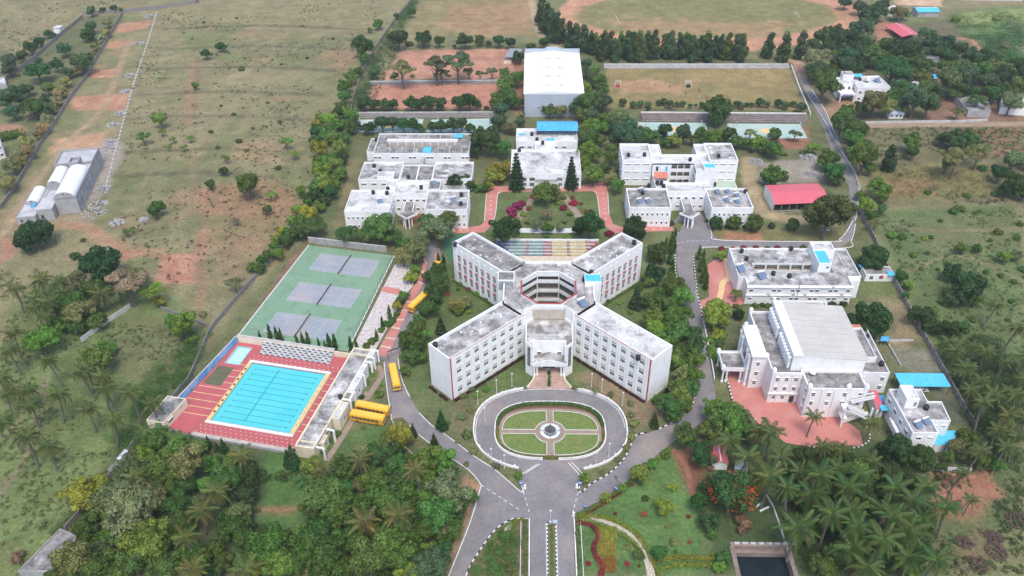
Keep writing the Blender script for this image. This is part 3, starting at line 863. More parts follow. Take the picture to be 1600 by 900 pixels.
def put_window(root, p, ang, z, w, h, nx=2, ny=1, shade=True, name='window'):
    f, pn, s = window_mesh(w, h, nx, ny, shade)
    o = obj(name, f, root, (p[0], p[1], z), ang)
    obj('pane', WR.choice(pn), o)
    if s:
        obj('dark_bar' if shade == 2 else 'sunshade', s, o)  # thin dark bar above the window takes the place of the sunshade slab
    return o
def wall_face(mb, p, q, z0, z1, ops=(), depth=0.2):
    p, q = Vector(p), Vector(q)
    L = (q - p).length
    e = (q - p) / L
    n = Vector((-e.y, e.x))
    us = sorted({0.0, L, *[round(o[0], 4) for o in ops], *[round(o[1], 4) for o in ops]})
    zs = sorted({z0, z1, *[round(o[2], 4) for o in ops], *[round(o[3], 4) for o in ops]})
    def V(u, z, d=0.0):
        c = p + e * u + n * d
        return (c.x, c.y, z)
    for za, zb in zip(zs, zs[1:]):
        run = None
        for ua, ub in zip(us, us[1:]):
            uc, zc = (ua + ub) / 2, (za + zb) / 2
            hole = any(o[0] < uc < o[1] and o[2] < zc < o[3] for o in ops)
            if not hole:
                run = [run[0], ub] if run else [ua, ub]
            if (hole or ub == us[-1]) and run:
                mb.quad(V(run[0], za), V(run[1], za), V(run[1], zb), V(run[0], zb))
                run = None
    for a, b_, c, d in [o[:4] for o in ops]:
        mb.quad(V(a, c), V(b_, c), V(b_, c, depth), V(a, c, depth))
        mb.quad(V(a, d, depth), V(b_, d, depth), V(b_, d), V(a, d))
        mb.quad(V(a, c), V(a, c, depth), V(a, d, depth), V(a, d))
        mb.quad(V(b_, c, depth), V(b_, c), V(b_, d), V(b_, d, depth))
    return e
def block(root, poly, z1, z0=0.0, par=0.8, edges=None, wm=None, rm=None, skip=(), holes=(), cap=0.25, capm=None, capz=0.0, trim=None):
    """walls with real window openings, a parapet and a sunk roof deck.
    edges[i] = list of (u, z, w, h, nx, ny, shade): window centred u metres along edge i"""
    wm, rm = wm or W_WHITE, rm or R_CONC
    edges = edges or {}
    poly = [tuple(p) for p in poly]
    mb = MB()
    n = len(poly)
    for i in range(n):
        if i in skip:
            continue
        p, q = poly[i], poly[(i + 1) % n]
        L = hypot(q[0] - p[0], q[1] - p[1])
        ws = [x for x in edges.get(i, []) if x[0] - x[2] / 2 > 0.15 and x[0] + x[2] / 2 < L - 0.15]
        e = wall_face(mb, p, q, z0, z1, [(x[0] - x[2] / 2, x[0] + x[2] / 2, x[1], x[1] + x[3]) for x in ws])
        ang = atan2(e.y, e.x)
        for x in ws:
            c = Vector(p) + e * x[0]
            u, z, w_, h_, nx, ny, sh = (list(x) + [2, 1, True])[:7] if len(x) < 7 else x[:7]
            put_window(root, c, ang, z, w_, h_, nx, ny, sh)
    inn = inset(poly, cap)
    zd = z1 - par
    if par > 0:
        for i in range(n):
            if i in skip:
                continue
            j = (i + 1) % n
            mb.quad((*poly[i], z1), (*poly[j], z1), (*inn[j], z1), (*inn[i], z1))
            mb.quad((*inn[j], zd), (*inn[i], zd), (*inn[i], z1), (*inn[j], z1))
    o = mb.build('wall', wm, root)
    MB().flat(inn if par > 0 else poly, zd, holes).build('roof', rm, root)
    if trim:
        tb = MB()
        for i in range(n):
            if i in skip or i not in trim:
                continue
            strip(tb, [poly[i], poly[(i + 1) % n]], -0.03, 0.1, z1 - 0.1, False, z1 + 0.04)
        tb.build('coping', REDT, root)
    return o
def rect(x0, x1, y0, y1):
    return [(x0, y0), (x1, y0), (x1, y1), (x0, y1)]
def row(L, n, z, w, h, nx=2, ny=1, shade=True, m=None, pair=0):
    """n windows evenly along a wall of length L; pair: gap between the two of a pair"""
    m = L / n / 2 if m is None else m
    us = [m + (L - 2 * m) * i / max(1, n - 1) for i in range(n)] if n > 1 else [L / 2]
    if pair:
        us = [u + s * pair / 2 for u in us for s in (-1, 1)]
    return [(u, z, w, h, nx, ny, shade) for u in us]
def lbox(root, name, ma, x0, x1, y0, y1, z0, z1):
    return MB().box(x0, x1, y0, y1, z0, z1).build(name, ma, root)
def downpipe(root, x, y, z1, ma=None):
    return MB().cyl(x, y, 0, z1, 0.09, n=6).build('drainpipe', ma or METAL, root)
def railing_bars(a, b, z0, z1, step=0.3):
    mb = MB()
    a, b = Vector(a), Vector(b)
    L = (b - a).length
    mb.bar((a.x, a.y, z1), (b.x, b.y, z1), 0.07)
    mb.bar((a.x, a.y, z0), (b.x, b.y, z0), 0.05)
    for i in range(int(L / step) + 1):
        p = a + (b - a) * min(1, i * step / L)
        mb.bar((p.x, p.y, z0), (p.x, p.y, z1), 0.045)
    return mb

# things that stand on roofs
TANKS = {}
TM = {}
def tank(place, px, py, z, r=0.75, h=1.7):
    if 'b' not in TM:
        TM['b'] = MB().lathe(0, 0, [(0.0, 0), (1, 0), (1, 0.22), (0.95, 0.25), (0.95, 0.3), (1, 0.33), (1, 0.52), (0.95, 0.55), (0.95, 0.6), (1, 0.63), (1, 0.8), (0.55, 0.93), (0.3, 0.95)], 16).mesh('shell', TANKM)
        TM['l'] = MB().lathe(0, 0, [(0.36, 0.93), (0.36, 1.0), (0, 1.02)], 12).mesh('lid', TANKM)
    p = G(px, py, z + h * 0.5)
    t = thing('water_tank', '', 'water tank', (p.x, p.y, z))
    obj('shell', TM['b'], t, scale=(r, r, h))
    obj('lid', TM['l'], t, scale=(r, r, h))
    TANKS.setdefault(place, []).append(t)
    return t
HEATERS = {}
def heater(place, px, py, z, rz=0.5, s=1.0):
    if 'p' not in TM:
        TM['p'] = MB().quad((-1, -0.9, 0.25), (1, -0.9, 0.25), (1, 0.8, 1.25), (-1, 0.8, 1.25)).quad((-1, 0.8, 1.19), (1, 0.8, 1.19), (1, -0.9, 0.19), (-1, -0.9, 0.19)).quad((-1, -0.9, 0.19), (1, -0.9, 0.19), (1, -0.9, 0.25), (-1, -0.9, 0.25)).mesh('collector_panel', PANEL)
        c = MB()
        n = 12
        for i in range(n):
            a, b2 = 2 * pi * i / n, 2 * pi * (i + 1) / n
            f = lambda t, x: (x, 0.95 + 0.3 * cos(t), 1.4 + 0.3 * sin(t))
            c.quad(f(a, -1.1), f(a, 1.1), f(b2, 1.1), f(b2, -1.1))
        c.quad(*[(1.1, 0.95 + 0.3 * cos(2 * pi * i / n), 1.4 + 0.3 * sin(2 * pi * i / n)) for i in range(n)])
        c.quad(*[(-1.1, 0.95 + 0.3 * cos(-2 * pi * i / n), 1.4 + 0.3 * sin(-2 * pi * i / n)) for i in range(n)])
        TM['c'] = c.mesh('storage_cylinder', KWHITE)
        l = MB()
        for x in (-0.9, 0.9):
            l.bar((x, 0.95, 0), (x, 0.95, 1.15), 0.06).bar((x, -0.85, 0), (x, -0.85, 0.25), 0.06).bar((x, -0.85, 0.03), (x, 0.95, 0.03), 0.05)
        TM['s'] = l.mesh('stand', METAL)
    p = G(px, py, z + 0.7)
    t = thing('solar_heater', '', 'solar heater', (p.x, p.y, z), rz)
    t.scale = (s, s, s)
    for k, nm in (('p', 'collector_panel'), ('c', 'storage_cylinder'), ('s', 'stand')):
        obj(nm, TM[k], t)
    HEATERS.setdefault(place, []).append(t)

# ------------------------------------------------------------------ the X shaped hostel block
MAIN = thing('main_building', 'large white X-shaped four-storey building behind the oval drive', 'building')
MC = Vector((0.2, 49.4))
Q = 1 / sqrt(2)
ZT = 16.2
def wing(sx, sy, d1):
    """rectangle along a diagonal, CCW; returns polygon and the index of edges: inner side wall faces"""
    d = Vector((sx * Q, sy * Q))
    nrm = Vector((-d.y, d.x))
    d0, hw = 15.95, 4.85
    a = MC + d * d0 - nrm * hw
    b_ = MC + d * d1 - nrm * hw
    c = MC + d * d1 + nrm * hw
    e = MC + d * d0 + nrm * hw
    return [tuple(a), tuple(b_), tuple(c), tuple(e)]
FL4 = [0.9, 4.6, 8.3, 12.0]
def front_row(L):
    out = []
    for z in FL4:
        for k in range(8):
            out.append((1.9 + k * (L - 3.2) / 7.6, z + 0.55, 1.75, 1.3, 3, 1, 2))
    return out
def red_row(L):
    out = []
    for z in (0.8, 4.6, 8.4):
        for k in range(8):
            out.append((1.9 + k * (L - 3.2) / 7.6, z + 0.7, 1.35, 1.9, 2, 2, False))
    return out
for sx, sy, d1, rm in ((-1, -1, 46.3, R_CONC), (1, -1, 46.3, R_PALE), (1, 1, 42.3, R_CONC), (-1, 1, 42.3, R_DARK)):
    poly = wing(sx, sy, d1)
    L = d1 - 15.95
    south = 0 if (sx < 0) == (sy < 0) else 2
    # edge 0 runs outward on the right of the wing, edge 2 runs back on its left
    # the face that looks towards the camera
    cam_edge = {(-1, -1): 2, (1, -1): 0, (1, 1): 0, (-1, 1): 2}[(sx, sy)]
    if sy < 0:
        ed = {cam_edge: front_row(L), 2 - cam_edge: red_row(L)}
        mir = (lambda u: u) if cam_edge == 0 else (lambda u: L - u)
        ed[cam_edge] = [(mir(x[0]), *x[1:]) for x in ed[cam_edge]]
    else:
        mir = (lambda u: u) if cam_edge == 0 else (lambda u: L - u)
        ed = {cam_edge: [(mir(x[0]), *x[1:]) for x in red_row(L)], 2 - cam_edge: red_row(L)}
    block(MAIN, poly, ZT, edges=ed, rm=rm, skip=(3,), par=0.95, cap=0.45, trim=(cam_edge,) if sy < 0 else None)
    p, q = Vector(poly[cam_edge]), Vector(poly[(cam_edge + 1) % 4])
    e = (q - p).normalized()
    nout = Vector((e.y, -e.x))
    ang = atan2(e.y, e.x)
    if sy < 0:
        # twin fins between the window bays, red rain pipe on the corner
        for k in range(9):
            u = mir(1.9 + (k - 0.5) * (L - 3.2) / 7.6)
            for du in (-0.42, 0.42):
                c = p + e * (u + du)
                if 0.3 < u + du < L - 0.2:
                    MB().box(-0.16, 0.16, -0.22, 0.0, 0, ZT - 0.15).build('fin', W_WHITE, MAIN, loc=(c.x, c.y, 0), rz=ang)
        c = p + e * mir(L - 0.35) + nout * 0.08
        MB().box(-0.18, 0.18, -0.1, 0.06, 0, ZT - 0.2).build('corner_pipe', REDT, MAIN, loc=(c.x, c.y, 0), rz=ang)
        for k in range(8):          # low maroon planting boxes are separate hedges further down
            pass
    else:
        for x in red_row(L):
            c = p + e * mir(x[0])
            for dz in (-0.75, 2.35):
                if x[1] + dz > 1.6:
                    MB().box(-0.75, 0.75, -0.12, 0.0, 0, 0.42).build('red_panel', REDT, MAIN, loc=(c.x, c.y, x[1] + dz), rz=ang)
        for k in range(9):
            c = p + e * mir(1.9 + (k - 0.5) * (L - 3.2) / 7.6)
            if 0.3 < mir(1.9 + (k - 0.5) * (L - 3.2) / 7.6) < L - 0.3:
                MB().box(-0.35, 0.35, -0.18, 0.0, 0, ZT - 1.6).build('pier', W_WHITE, MAIN, loc=(c.x, c.y, 0), rz=ang)
    # lumps of repaired waterproofing on the deck
    for k in range(7):
        d = Vector((sx * Q, sy * Q))
        nn = Vector((-d.y, d.x))
        c = MC + d * random.uniform(20, d1 - 3) + nn * random.uniform(-3.4, 3.4)
        MB().lathe(c.x, c.y, [(0.35, ZT - 0.95), (0.3, ZT - 0.7), (0.1, ZT - 0.6), (0, ZT - 0.58)], 7).build('roof_vent', KWHITE, MAIN)
def mpt(x, y):
    return (MC.x + x, MC.y + y)
cpoly = [mpt(*q) for q in ((-7.85, -14.7), (-7.3, -14.7), (-7.3, -13.3), (-4.7, -10.7), (4.7, -10.7), (7.3, -13.3), (7.3, -14.7), (7.85, -14.7), (14.7, -7.85), (14.7, 7.85), (7.85, 14.7), (-7.85, 14.7), (-14.7, 7.85), (-14.7, -7.85))]
HOLE = [mpt(8.75 / cos(pi / 8) * cos(a), 8.75 / cos(pi / 8) * sin(a)) for a in [pi / 8 + k * pi / 4 for k in range(8)]]
block(MAIN, cpoly, ZT + 0.05, par=0.95, rm=R_CONC, skip=(7, 9, 11, 13), holes=[HOLE[::-1]], edges={10: row(15.7, 4, 1.5, 1.3, 1.9, 2, 2, False), 8: []}, cap=0.4)
# atrium: galleries on four levels round the well
for lv, zf_ in enumerate((0.1, 4.4, 8.2, 12.0)):
    out = [mpt(11.6 / cos(pi / 8) * cos(a), 11.6 / cos(pi / 8) * sin(a)) for a in [pi / 8 + k * pi / 4 for k in range(8)]]
    if lv:
        MB().flat(out, zf_, [HOLE[::-1]]).flat(out, zf_ - 0.25, [HOLE[::-1]]).build('gallery_floor', BEIGEP, MAIN)
    for k in range(8):
        a, b_ = HOLE[k], HOLE[(k + 1) % 8]
        m = MB()
        strip(m, [a, b_], -0.15, 0.15, zf_ - 0.55 if lv else 0.0, False, zf_ + 0.75)
        m.build('gallery_parapet', W_WHITE, MAIN)
        railing_bars(a, b_, zf_ + 0.95, zf_ + 2.0, 0.45).build('railing', DKMET, MAIN)
        w2 = MB()
        wall_face(w2, out[(k + 1) % 8], out[k], zf_, zf_ + 3.5)
        w2.build('gallery_wall', W_CREAM if False else BEIGEP, MAIN)
        if k % 2 == 0:
            mid = (Vector(out[k]) + Vector(out[(k + 1) % 8])) / 2
for k in range(8):
    MB().cyl(HOLE[k][0], HOLE[k][1], 0, ZT - 0.9, 0.22, n=8).build('column', W_WHITE, MAIN)
    a, b_ = HOLE[k], HOLE[(k + 1) % 8]
    strip(MB(), [a, b_], -0.25, 0.15, ZT - 2.0, False, ZT - 0.2).build('well_parapet', W_WHITE, MAIN)
    strip(MB(), [a, b_], -0.3, 0.2, ZT - 0.2, False, ZT - 0.08).build('well_coping', REDT if k in (4, 5, 6, 7, 3) else KWHITE, MAIN)
# stair towers east and west
te = rect(12.0, 17.4, 50.8, 55.0)
block(MAIN, te, 17.4, par=0.15, rm=CYAN_S, cap=0.12)
tw = rect(-16.4, -11.0, 51.2, 56.4)
block(MAIN, tw, 17.4, par=0.3, rm=R_DARK)
for k in range(9):
    lbox(MAIN, 'louvre', METAL, -16.1, -11.3, 51.02, 51.17, 13.6 + k * 0.4, 13.78 + k * 0.4)
# entrance block
ZF = 12.2
fpoly = [(-7.1, 26.0), (-5.0, 24.0), (-4.5, 24.0), (-4.5, 26.6), (4.9, 26.6), (4.9, 24.0), (5.4, 24.0), (7.5, 26.0), (7.5, 36.1), (4.9, 38.7), (-4.5, 38.7), (-7.1, 36.1)]
block(MAIN, fpoly, ZF, par=1.1, rm=R_CONC, cap=0.35, edges={3: [(1.9, 2.4, 1.0, 1.3, 2, 1, False), (7.5, 2.4, 1.0, 1.3, 2, 1, False), (1.6, 6.6, 1.2, 1.2, 2, 1, True), (7.8, 6.6, 1.2, 1.2, 2, 1, True)]}, skip=(9,))
strip(MB(), [(-7.1, 36.1), (-4.5, 38.7), (4.9, 38.7), (7.5, 36.1)], 0.02, 0.35, ZF - 1.1, False, ZT + 0.45).build('screen_wall', W_WHITE, MAIN)
lbox(MAIN, 'roof_hatch_door', FRAME, -0.5, 0.9, 38.3, 38.68, ZF - 1.0, ZF + 1.2)
for x0, x1, y0, y1 in ((-7.0, 7.4, 30.6, 30.9), (-2.8, -2.55, 24.6, 38.3), (0.1, 0.35, 24.6, 38.3), (2.9, 3.15, 24.6, 38.3), (-4.7, -4.45, 24.6, 38.0), (4.85, 5.1, 24.6, 38.0)):
    lbox(MAIN, 'roof_rib', R_PALE, x0 + 0.25, x1 - 0.02, y0 + 2.2 if y0 < 26 else y0, y1, ZF - 1.2, ZF - 1.0)
for s in (-1, 1):         # tall curved-top grilles on the chamfered corners
    a, b_ = ((-7.1, 26.0), (-5.0, 24.0)) if s < 0 else ((5.4, 24.0), (7.5, 26.0))
    c = (Vector(a) + Vector(b_)) / 2
    e = (Vector(b_) - Vector(a)).normalized()
    g = MB()
    for r_ in range(8):
        for cc in range(2):
            z = 3.6 + r_ * 0.95
            g.box(-0.62 + cc * 0.66, -0.04 + cc * 0.66, -0.05, 0.02, z, z + 0.75)
    g.build('grille_panes', GLASS, MAIN, loc=(c.x, c.y, 0), rz=atan2(e.y, e.x), kind='stuff')
lbox(MAIN, 'entrance_door', GLASS, -1.5, 1.9, 26.45, 26.58, 1.5, 4.4)
for x in (-1.53, -0.2, 0.55, 1.93):
    lbox(MAIN, 'door_frame', DKMET, x - 0.04, x + 0.04, 26.4, 26.44, 1.5, 4.4)
# portico
gy0, gy1 = 22.6, 26.55
zE, zR = 6.2, 7.9
MB().quad((-5.2, gy0, zE), (0.2, gy0, zR), (0.2, gy1, zR), (-5.2, gy1, zE)).quad((0.2, gy0, zR), (5.6, gy0, zE), (5.6, gy1, zE), (0.2, gy1, zR)).build('portico_roof', R_CONC, MAIN)
MB().quad((-5.2, gy0 + 0.02, zE - 0.05), (5.6, gy0 + 0.02, zE - 0.05), (0.2, gy0 + 0.02, zR - 0.05)).build('pediment', W_WHITE, MAIN)
MB().bar((-5.3, gy0, zE), (0.2, gy0, zR), 0.25, 0.3).bar((0.2, gy0, zR), (5.7, gy0, zE), 0.25, 0.3).build('gable_moulding', W_WHITE, MAIN)
lbox(MAIN, 'portico_beam', W_WHITE, -5.0, 5.4, gy0 + 0.1, gy1 - 0.05, zE - 0.9, zE - 0.06)
for x in (-4.3, -3.5, 3.9, 4.7):
    MB().lathe(x, gy0 + 0.6, [(0.38, 1.5), (0.38, 1.8), (0.26, 1.85), (0.24, 5.0), (0.36, 5.1), (0.36, 5.3)], 12).build('column', W_WHITE, MAIN)
# steps up to the entrance
ST = thing('entrance_steps', 'broad pink entrance steps with central planter below the portico', 'steps')
for k in range(9):
    y0 = 18.4 + k * 0.52
    hw = 6.6 - 2.2 * sin(k / 8 * pi / 2)
    for a, b_ in ((0.2 - hw, -0.35), (0.75, 0.2 + hw)):
        lbox(ST, 'step', mat('pink_granite', (0.47, 0.33, 0.27), (0.38, 0.26, 0.21), 0.5, grain=0.12), a, b_, y0, y0 + 0.54 if k < 8 else 26.4, 0, 0.165 * (k + 1))
for k in range(4):
    lbox(ST, 'planter', W_CREAM, -0.345, 0.745, 18.3 + k * 1.2, 19.45 + k * 1.2, 0, 0.5 + k * 0.35)
for s in (-1, 1):
    pts = [(0.2 + s * (6.75 - 2.2 * sin(k / 8 * pi / 2)), 18.4 + k * 0.52) for k in range(9)]
    m = MB()
    for k in range(8):
        m.bar((*pts[k], 0.5 + 0.165 * k), (*pts[k + 1], 0.5 + 0.165 * (k + 1)), 0.3, 0.9)
    m.build('cheek_wall', W_CREAM, ST)
# roof furniture of the main block
for px, py in ((680, 538), (997, 558), (924, 425), (913, 436), (991, 378), (711, 381)):
    tank('on the roof of the X-shaped building', px, py - 3 if False else py, ZT - 0.9)
heater('on the flat roof beside the octagonal well', 911, 474, ZT - 0.9, 0.6, 1.3)
# ------------------------------------------------------------------ west academic block (left, behind)
LB = thing('west_academic_block', 'low white academic buildings with grey weathered roofs left of the garden', 'building')
SLOT = lambda L, n, zs: [r for z in zs for r in row(L, n, z, 0.65, 1.1, 1, 1, True, 1.4)]
def pairs(L, n, zs, w=1.1, h=1.0, gap=1.7):
    return [r for z in zs for r in row(L, n, z, w, h, 2, 1, True, 1.8, gap)]
block(LB, rect(-78.6, -61.0, 109.3, 126.2), 8.8, rm=R_PALE, edges={0: SLOT(17.6, 9, (1.2, 5.0)), 1: SLOT(17, 6, (5.0,)), 3: SLOT(17, 6, (1.2, 5.0))})
block(LB, rect(-47.4, -30.6, 110.9, 126.6), 8.8, rm=R_CONC, edges={0: SLOT(16.8, 8, (1.2, 5.0)), 1: SLOT(15.7, 6, (1.2, 5.0)), 3: SLOT(15.7, 6, (5.0,))})
block(LB, rect(-61.0, -47.4, 122.6, 132.0), 9.4, rm=R_PALE, edges={0: [x for z in (1.4, 5.4) for x in row(13.6, 5, z, 1.2, 1.0, 2, 1, True, 1.6)]})
block(LB, rect(-79.0, -61.6, 141.5, 157.5), 5.4, rm=R_CONC, edges={0: row(17.4, 4, 2.4, 2.2, 0.9, 3, 1, True)})
block(LB, rect(-66.5, -61.65, 132.05, 141.45), 5.2, rm=R_PALE)
block(LB, rect(-61.55, -47.8, 141.6, 156.0), 4.9, rm=R_DARK)
block(LB, rect(-58.0, -50.0, 132.05, 141.5), 4.6, rm=R_CONC)
block(LB, rect(-47.7, -30.8, 141.8, 157.6), 5.4, rm=R_CONC, edges={0: row(16.9, 4, 2.4, 2.2, 0.9, 3, 1, True)})
block(LB, rect(-71.0, -64.0, 142.0, 146.5), 6.4, z0=4.5, par=0.2, rm=R_PALE)
block(LB, rect(-49.5, -43.5, 133.0, 140.8), 5.6, rm=R_DARK)
lbox(LB, 'roof_upstand', W_WHITE, -54.8, -54.3, 142.0, 155.5, 4.1, 4.6)
lbox(LB, 'link_bridge', W_GREY, -54.6, -53.4, 157.6, 166.0, 2.6, 3.4)
LB2 = thing('courtyard_building', 'long single-storey white building with courtyard slot left rear', 'building')
bp_ = rect(-76.6, -33.6, 166.2, 186.6)
ct = rect(-71.5, -40.0, 174.2, 178.2)
block(LB2, bp_, 5.2, rm=R_DARK, par=0.5, holes=[ct[::-1]], edges={0: pairs(43, 6, (2.4,), 1.3, 0.9, 1.8)})
for a, b_ in zip(ct, ct[1:] + ct[:1]):
    w2 = MB()
    wall_face(w2, b_, a, 0, 4.68)
    w2.build('courtyard_wall', W_WHITE if a[1] < 177 else BEIGEP, LB2)
strip(MB(), [(-72.0, 178.4), (-39.5, 178.4)], 0, 1.4, 4.68, False, 5.7).build('courtyard_hood', W_WHITE, LB2)
for k in range(9):
    lbox(LB2, 'column', W_WHITE, -71 + k * 3.75, -70.6 + k * 3.75, 177.7, 178.1, 0, 4.7)
for k in range(8):
    lbox(LB2, 'roof_rib', R_PALE, -74 + k * 5.2, -73.8 + k * 5.2, 180.6, 186.2, 4.7, 4.95)
    lbox(LB2, 'roof_rib', R_PALE, -75 + k * 5.4, -74.8 + k * 5.4, 166.7, 173.6, 4.7, 4.95)
lbox(LB2, 'skylight', CYAN_S, -54.4, -50.8, 167.0, 172.5, 4.7, 5.3)
lbox(LB2, 'skylight', CYAN_S, -41.6, -37.4, 181.5, 185.5, 5.2, 5.6)
block(LB2, rect(-80.0, -76.65, 169.0, 183.0), 4.4, rm=R_DARK, par=0.4)
def porch(root, cx, y1, yc, y0, z, hw=2.0, wide=4.1):
    """star-ended entrance canopy on four columns"""
    poly = [(cx - hw * 0.95, y1), (cx - hw, yc + 1.2), (cx - wide, yc), (cx, y0), (cx + wide, yc), (cx + hw, yc + 1.2), (cx + hw * 0.95, y1)]
    MB().prism(ccw(poly), z - 0.75, z - 0.05, True).build('canopy_fascia', W_WHITE, root)
    MB().prism(ccw(inset(ccw(poly), 0.3)), z - 0.05, z + 0.02).build('canopy_roof', R_DARK, root)
    for dx, dy in ((-1.7, 1.2), (1.7, 1.2), (-0.7, 3.1), (0.9, 3.1)):
        lbox(root, 'column', W_WHITE, cx + dx - 0.25, cx + dx + 0.25, yc - dy + 0.4 - 0.25, yc - dy + 0.4 + 0.25, 0, z - 0.76)
porch(LB, -54.6, 122.5, 113.5, 109.6, 5.5)
for px, py in ((583, 300), (606, 294.5), (604.5, 301), (658, 292), (584.5, 258.5), (594, 266.5), (588, 218), (720, 317.5), (721, 303.5), (638, 276)):
    z = {583: 8, 606: 8, 604.5: 8, 658: 8.6, 584.5: 4.6, 594: 4.6, 588: 4.0, 720: 8, 721: 8, 638: 4.1}[px]
    tank('on the left academic roofs', px, py, z)
for px, py, z in ((594, 314, 8), (709, 311.5, 8), (677, 285.5, 5)):
    heater('on the left academic roofs', px, py, z, 0.4)
# ------------------------------------------------------------------ east academic block
RB = thing('east_academic_block', 'three-storey white academic buildings with open galleries right of the garden', 'building')
SL3 = lambda L, zs: [r for z in zs for r in row(L, 3, z, 2.6, 0.4, 3, 1, True, 2.3)]
block(RB, rect(32.8, 45.4, 146.8, 162.6), 11.9, rm=R_PALE, edges={0: SL3(12.6, (2.5, 6.0, 9.6)), 3: SLOT(15.8, 5, (2.0, 5.6, 9.2))}, cap=0.4)
block(RB, rect(69.4, 81.4, 147.0, 163.2), 11.9, rm=R_CONC, edges={0: SL3(12.0, (2.5, 6.0, 9.6)), 1: SLOT(16.2, 5, (2.0, 5.6, 9.2))}, cap=0.4)
block(RB, rect(45.45, 50.0, 154.0, 162.5), 11.6, rm=R_PALE)
block(RB, rect(64.9, 69.35, 154.0, 162.9), 11.6, rm=R_PALE)
op = [(8.0 + k * 2.7, 8.0 + k * 2.7 + 2.4, z, z + 2.0) for k in range(3) for z in (1.4, 5.0, 8.4)]
m = MB()
wall_face(m, (45.45, 145.6), (62.6, 145.6), 0, 11.0, op, 0.3)
wall_face(m, (62.6, 145.6), (62.6, 139.2), 0, 11.0, [(0.6 + k * 2.9, 3.0 + k * 2.9, z, z + 2.0) for k in range(2) for z in (1.4, 5.0, 8.4)], 0.3)
wall_face(m, (62.6, 139.2), (69.3, 139.2), 0, 11.0)
wall_face(m, (69.3, 139.2), (69.3, 146.9), 0, 11.0)
m.build('wall', W_WHITE, RB)
strip(MB(), [(45.45, 145.6), (62.6, 145.6)], 0.0, 0.3, 10.4, False, 11.05).build('parapet', W_WHITE, RB)
MB().flat([(45.45, 145.9), (62.9, 145.9), (62.9, 139.5), (69.3, 139.5), (69.3, 153.9), (45.45, 153.9)], 10.4).build('roof', R_PALE, RB)
strip(MB(), [(45.45, 153.95), (69.3, 153.95)], -0.3, 0.0, 10.4, False, 11.05).build('parapet', W_WHITE, RB)
for z in (0.1, 4.4, 7.9):
    lbox(RB, 'gallery_floor', BEIGEP, 52.0, 62.3, 145.95, 148.8, z - 0.1, z)
lbox(RB, 'gallery_wall', W_CREAM, 52.0, 62.3, 148.85, 149.0, 0, 10.3)
for k in range(4):
    for z in (0.1, 4.4, 7.9):
        lbox(RB, 'classroom_window', GLASS, 53 + k * 2.5, 54.4 + k * 2.5, 148.7, 148.84, z + 1.0, z + 2.3)
lbox(RB, 'door', DKMET, 47.0, 47.9, 145.4, 145.58, 7.6, 9.6)
lbox(RB, 'door', CYAN_S, 51.0, 51.9, 145.4, 145.58, 7.6, 9.6)
block(RB, rect(65.8, 70.6, 139.0, 143.2), 12.4, rm=CYAN_S, par=0.15)
block(RB, rect(32.8, 49.2, 112.9, 128.3), 8.8, rm=R_DARK, edges={0: SLOT(16.4, 8, (1.2, 5.0)), 3: SLOT(15.4, 6, (1.2, 5.0)), 1: SLOT(15.4, 6, (5.0,))}, cap=0.35)
block(RB, rect(64.8, 81.0, 112.9, 128.5), 8.8, rm=R_CONC, edges={0: SLOT(16.2, 8, (1.2, 5.0)), 1: SLOT(15.6, 6, (1.2, 5.0)), 3: SLOT(15.6, 6, (1.4, 5.0))}, cap=0.35)
block(RB, rect(49.3, 64.7, 125.5, 133.0), 8.7, rm=R_PALE, edges={0: [x for z in (1.4, 5.2) for x in row(15.4, 5, z, 1.2, 1.0, 2, 1, True, 1.6)]})
block(RB, rect(46.0, 68.5, 133.05, 139.0), 5.6, rm=R_PALE)
block(RB, rect(45.6, 51.4, 139.05, 145.4), 6.2, rm=R_PALE)
block(RB, rect(69.4, 81.0, 140.0, 146.9), 2.4, rm=mat('green_roof', (0.42, 0.50, 0.40), (0.36, 0.42, 0.34), 0.3, grain=0.1), par=0.3)
MB().quad((45.7, 139.3, 7.4), (51.4, 139.3, 7.4), (51.4, 142.6, 8.6), (45.7, 142.6, 8.6)).quad((45.7, 142.6, 8.5), (51.4, 142.6, 8.5), (51.4, 139.3, 7.3), (45.7, 139.3, 7.3)).build('tiled_lean_to', ORNG_S, RB)
for x in (45.9, 51.2):
    lbox(RB, 'post', W_WHITE, x - 0.1, x + 0.1, 139.4, 139.6, 5.5, 7.4)
porch(RB, 56.8, 125.4, 114.6, 110.7, 5.5)
for px, py, z in ((982, 241.5, 11.1), (1007, 241, 11.1), (1078.5, 248.5, 10.4), (1123, 243, 11.1), (1093, 283, 4.8), (1104.5, 283, 4.8), (1116.5, 287.5, 2.1), (1014, 289.5, 8), (1027, 285, 5.5), (1033.5, 285, 5.5), (1037, 290.5, 5.5), (1004, 300.5, 8), (1165, 298.5, 8)):
    tank('on the right academic roofs', px, py, z)
for px, py, z in ((1000, 314, 8), (1013, 314, 8), (1003, 297.5, 8), (1121, 299, 8), (1137, 299, 8), (1152, 305, 8), (1135.5, 312, 8), (1152.5, 314.5, 8)):
    heater('on the right academic roofs', px, py, z, 0.45)
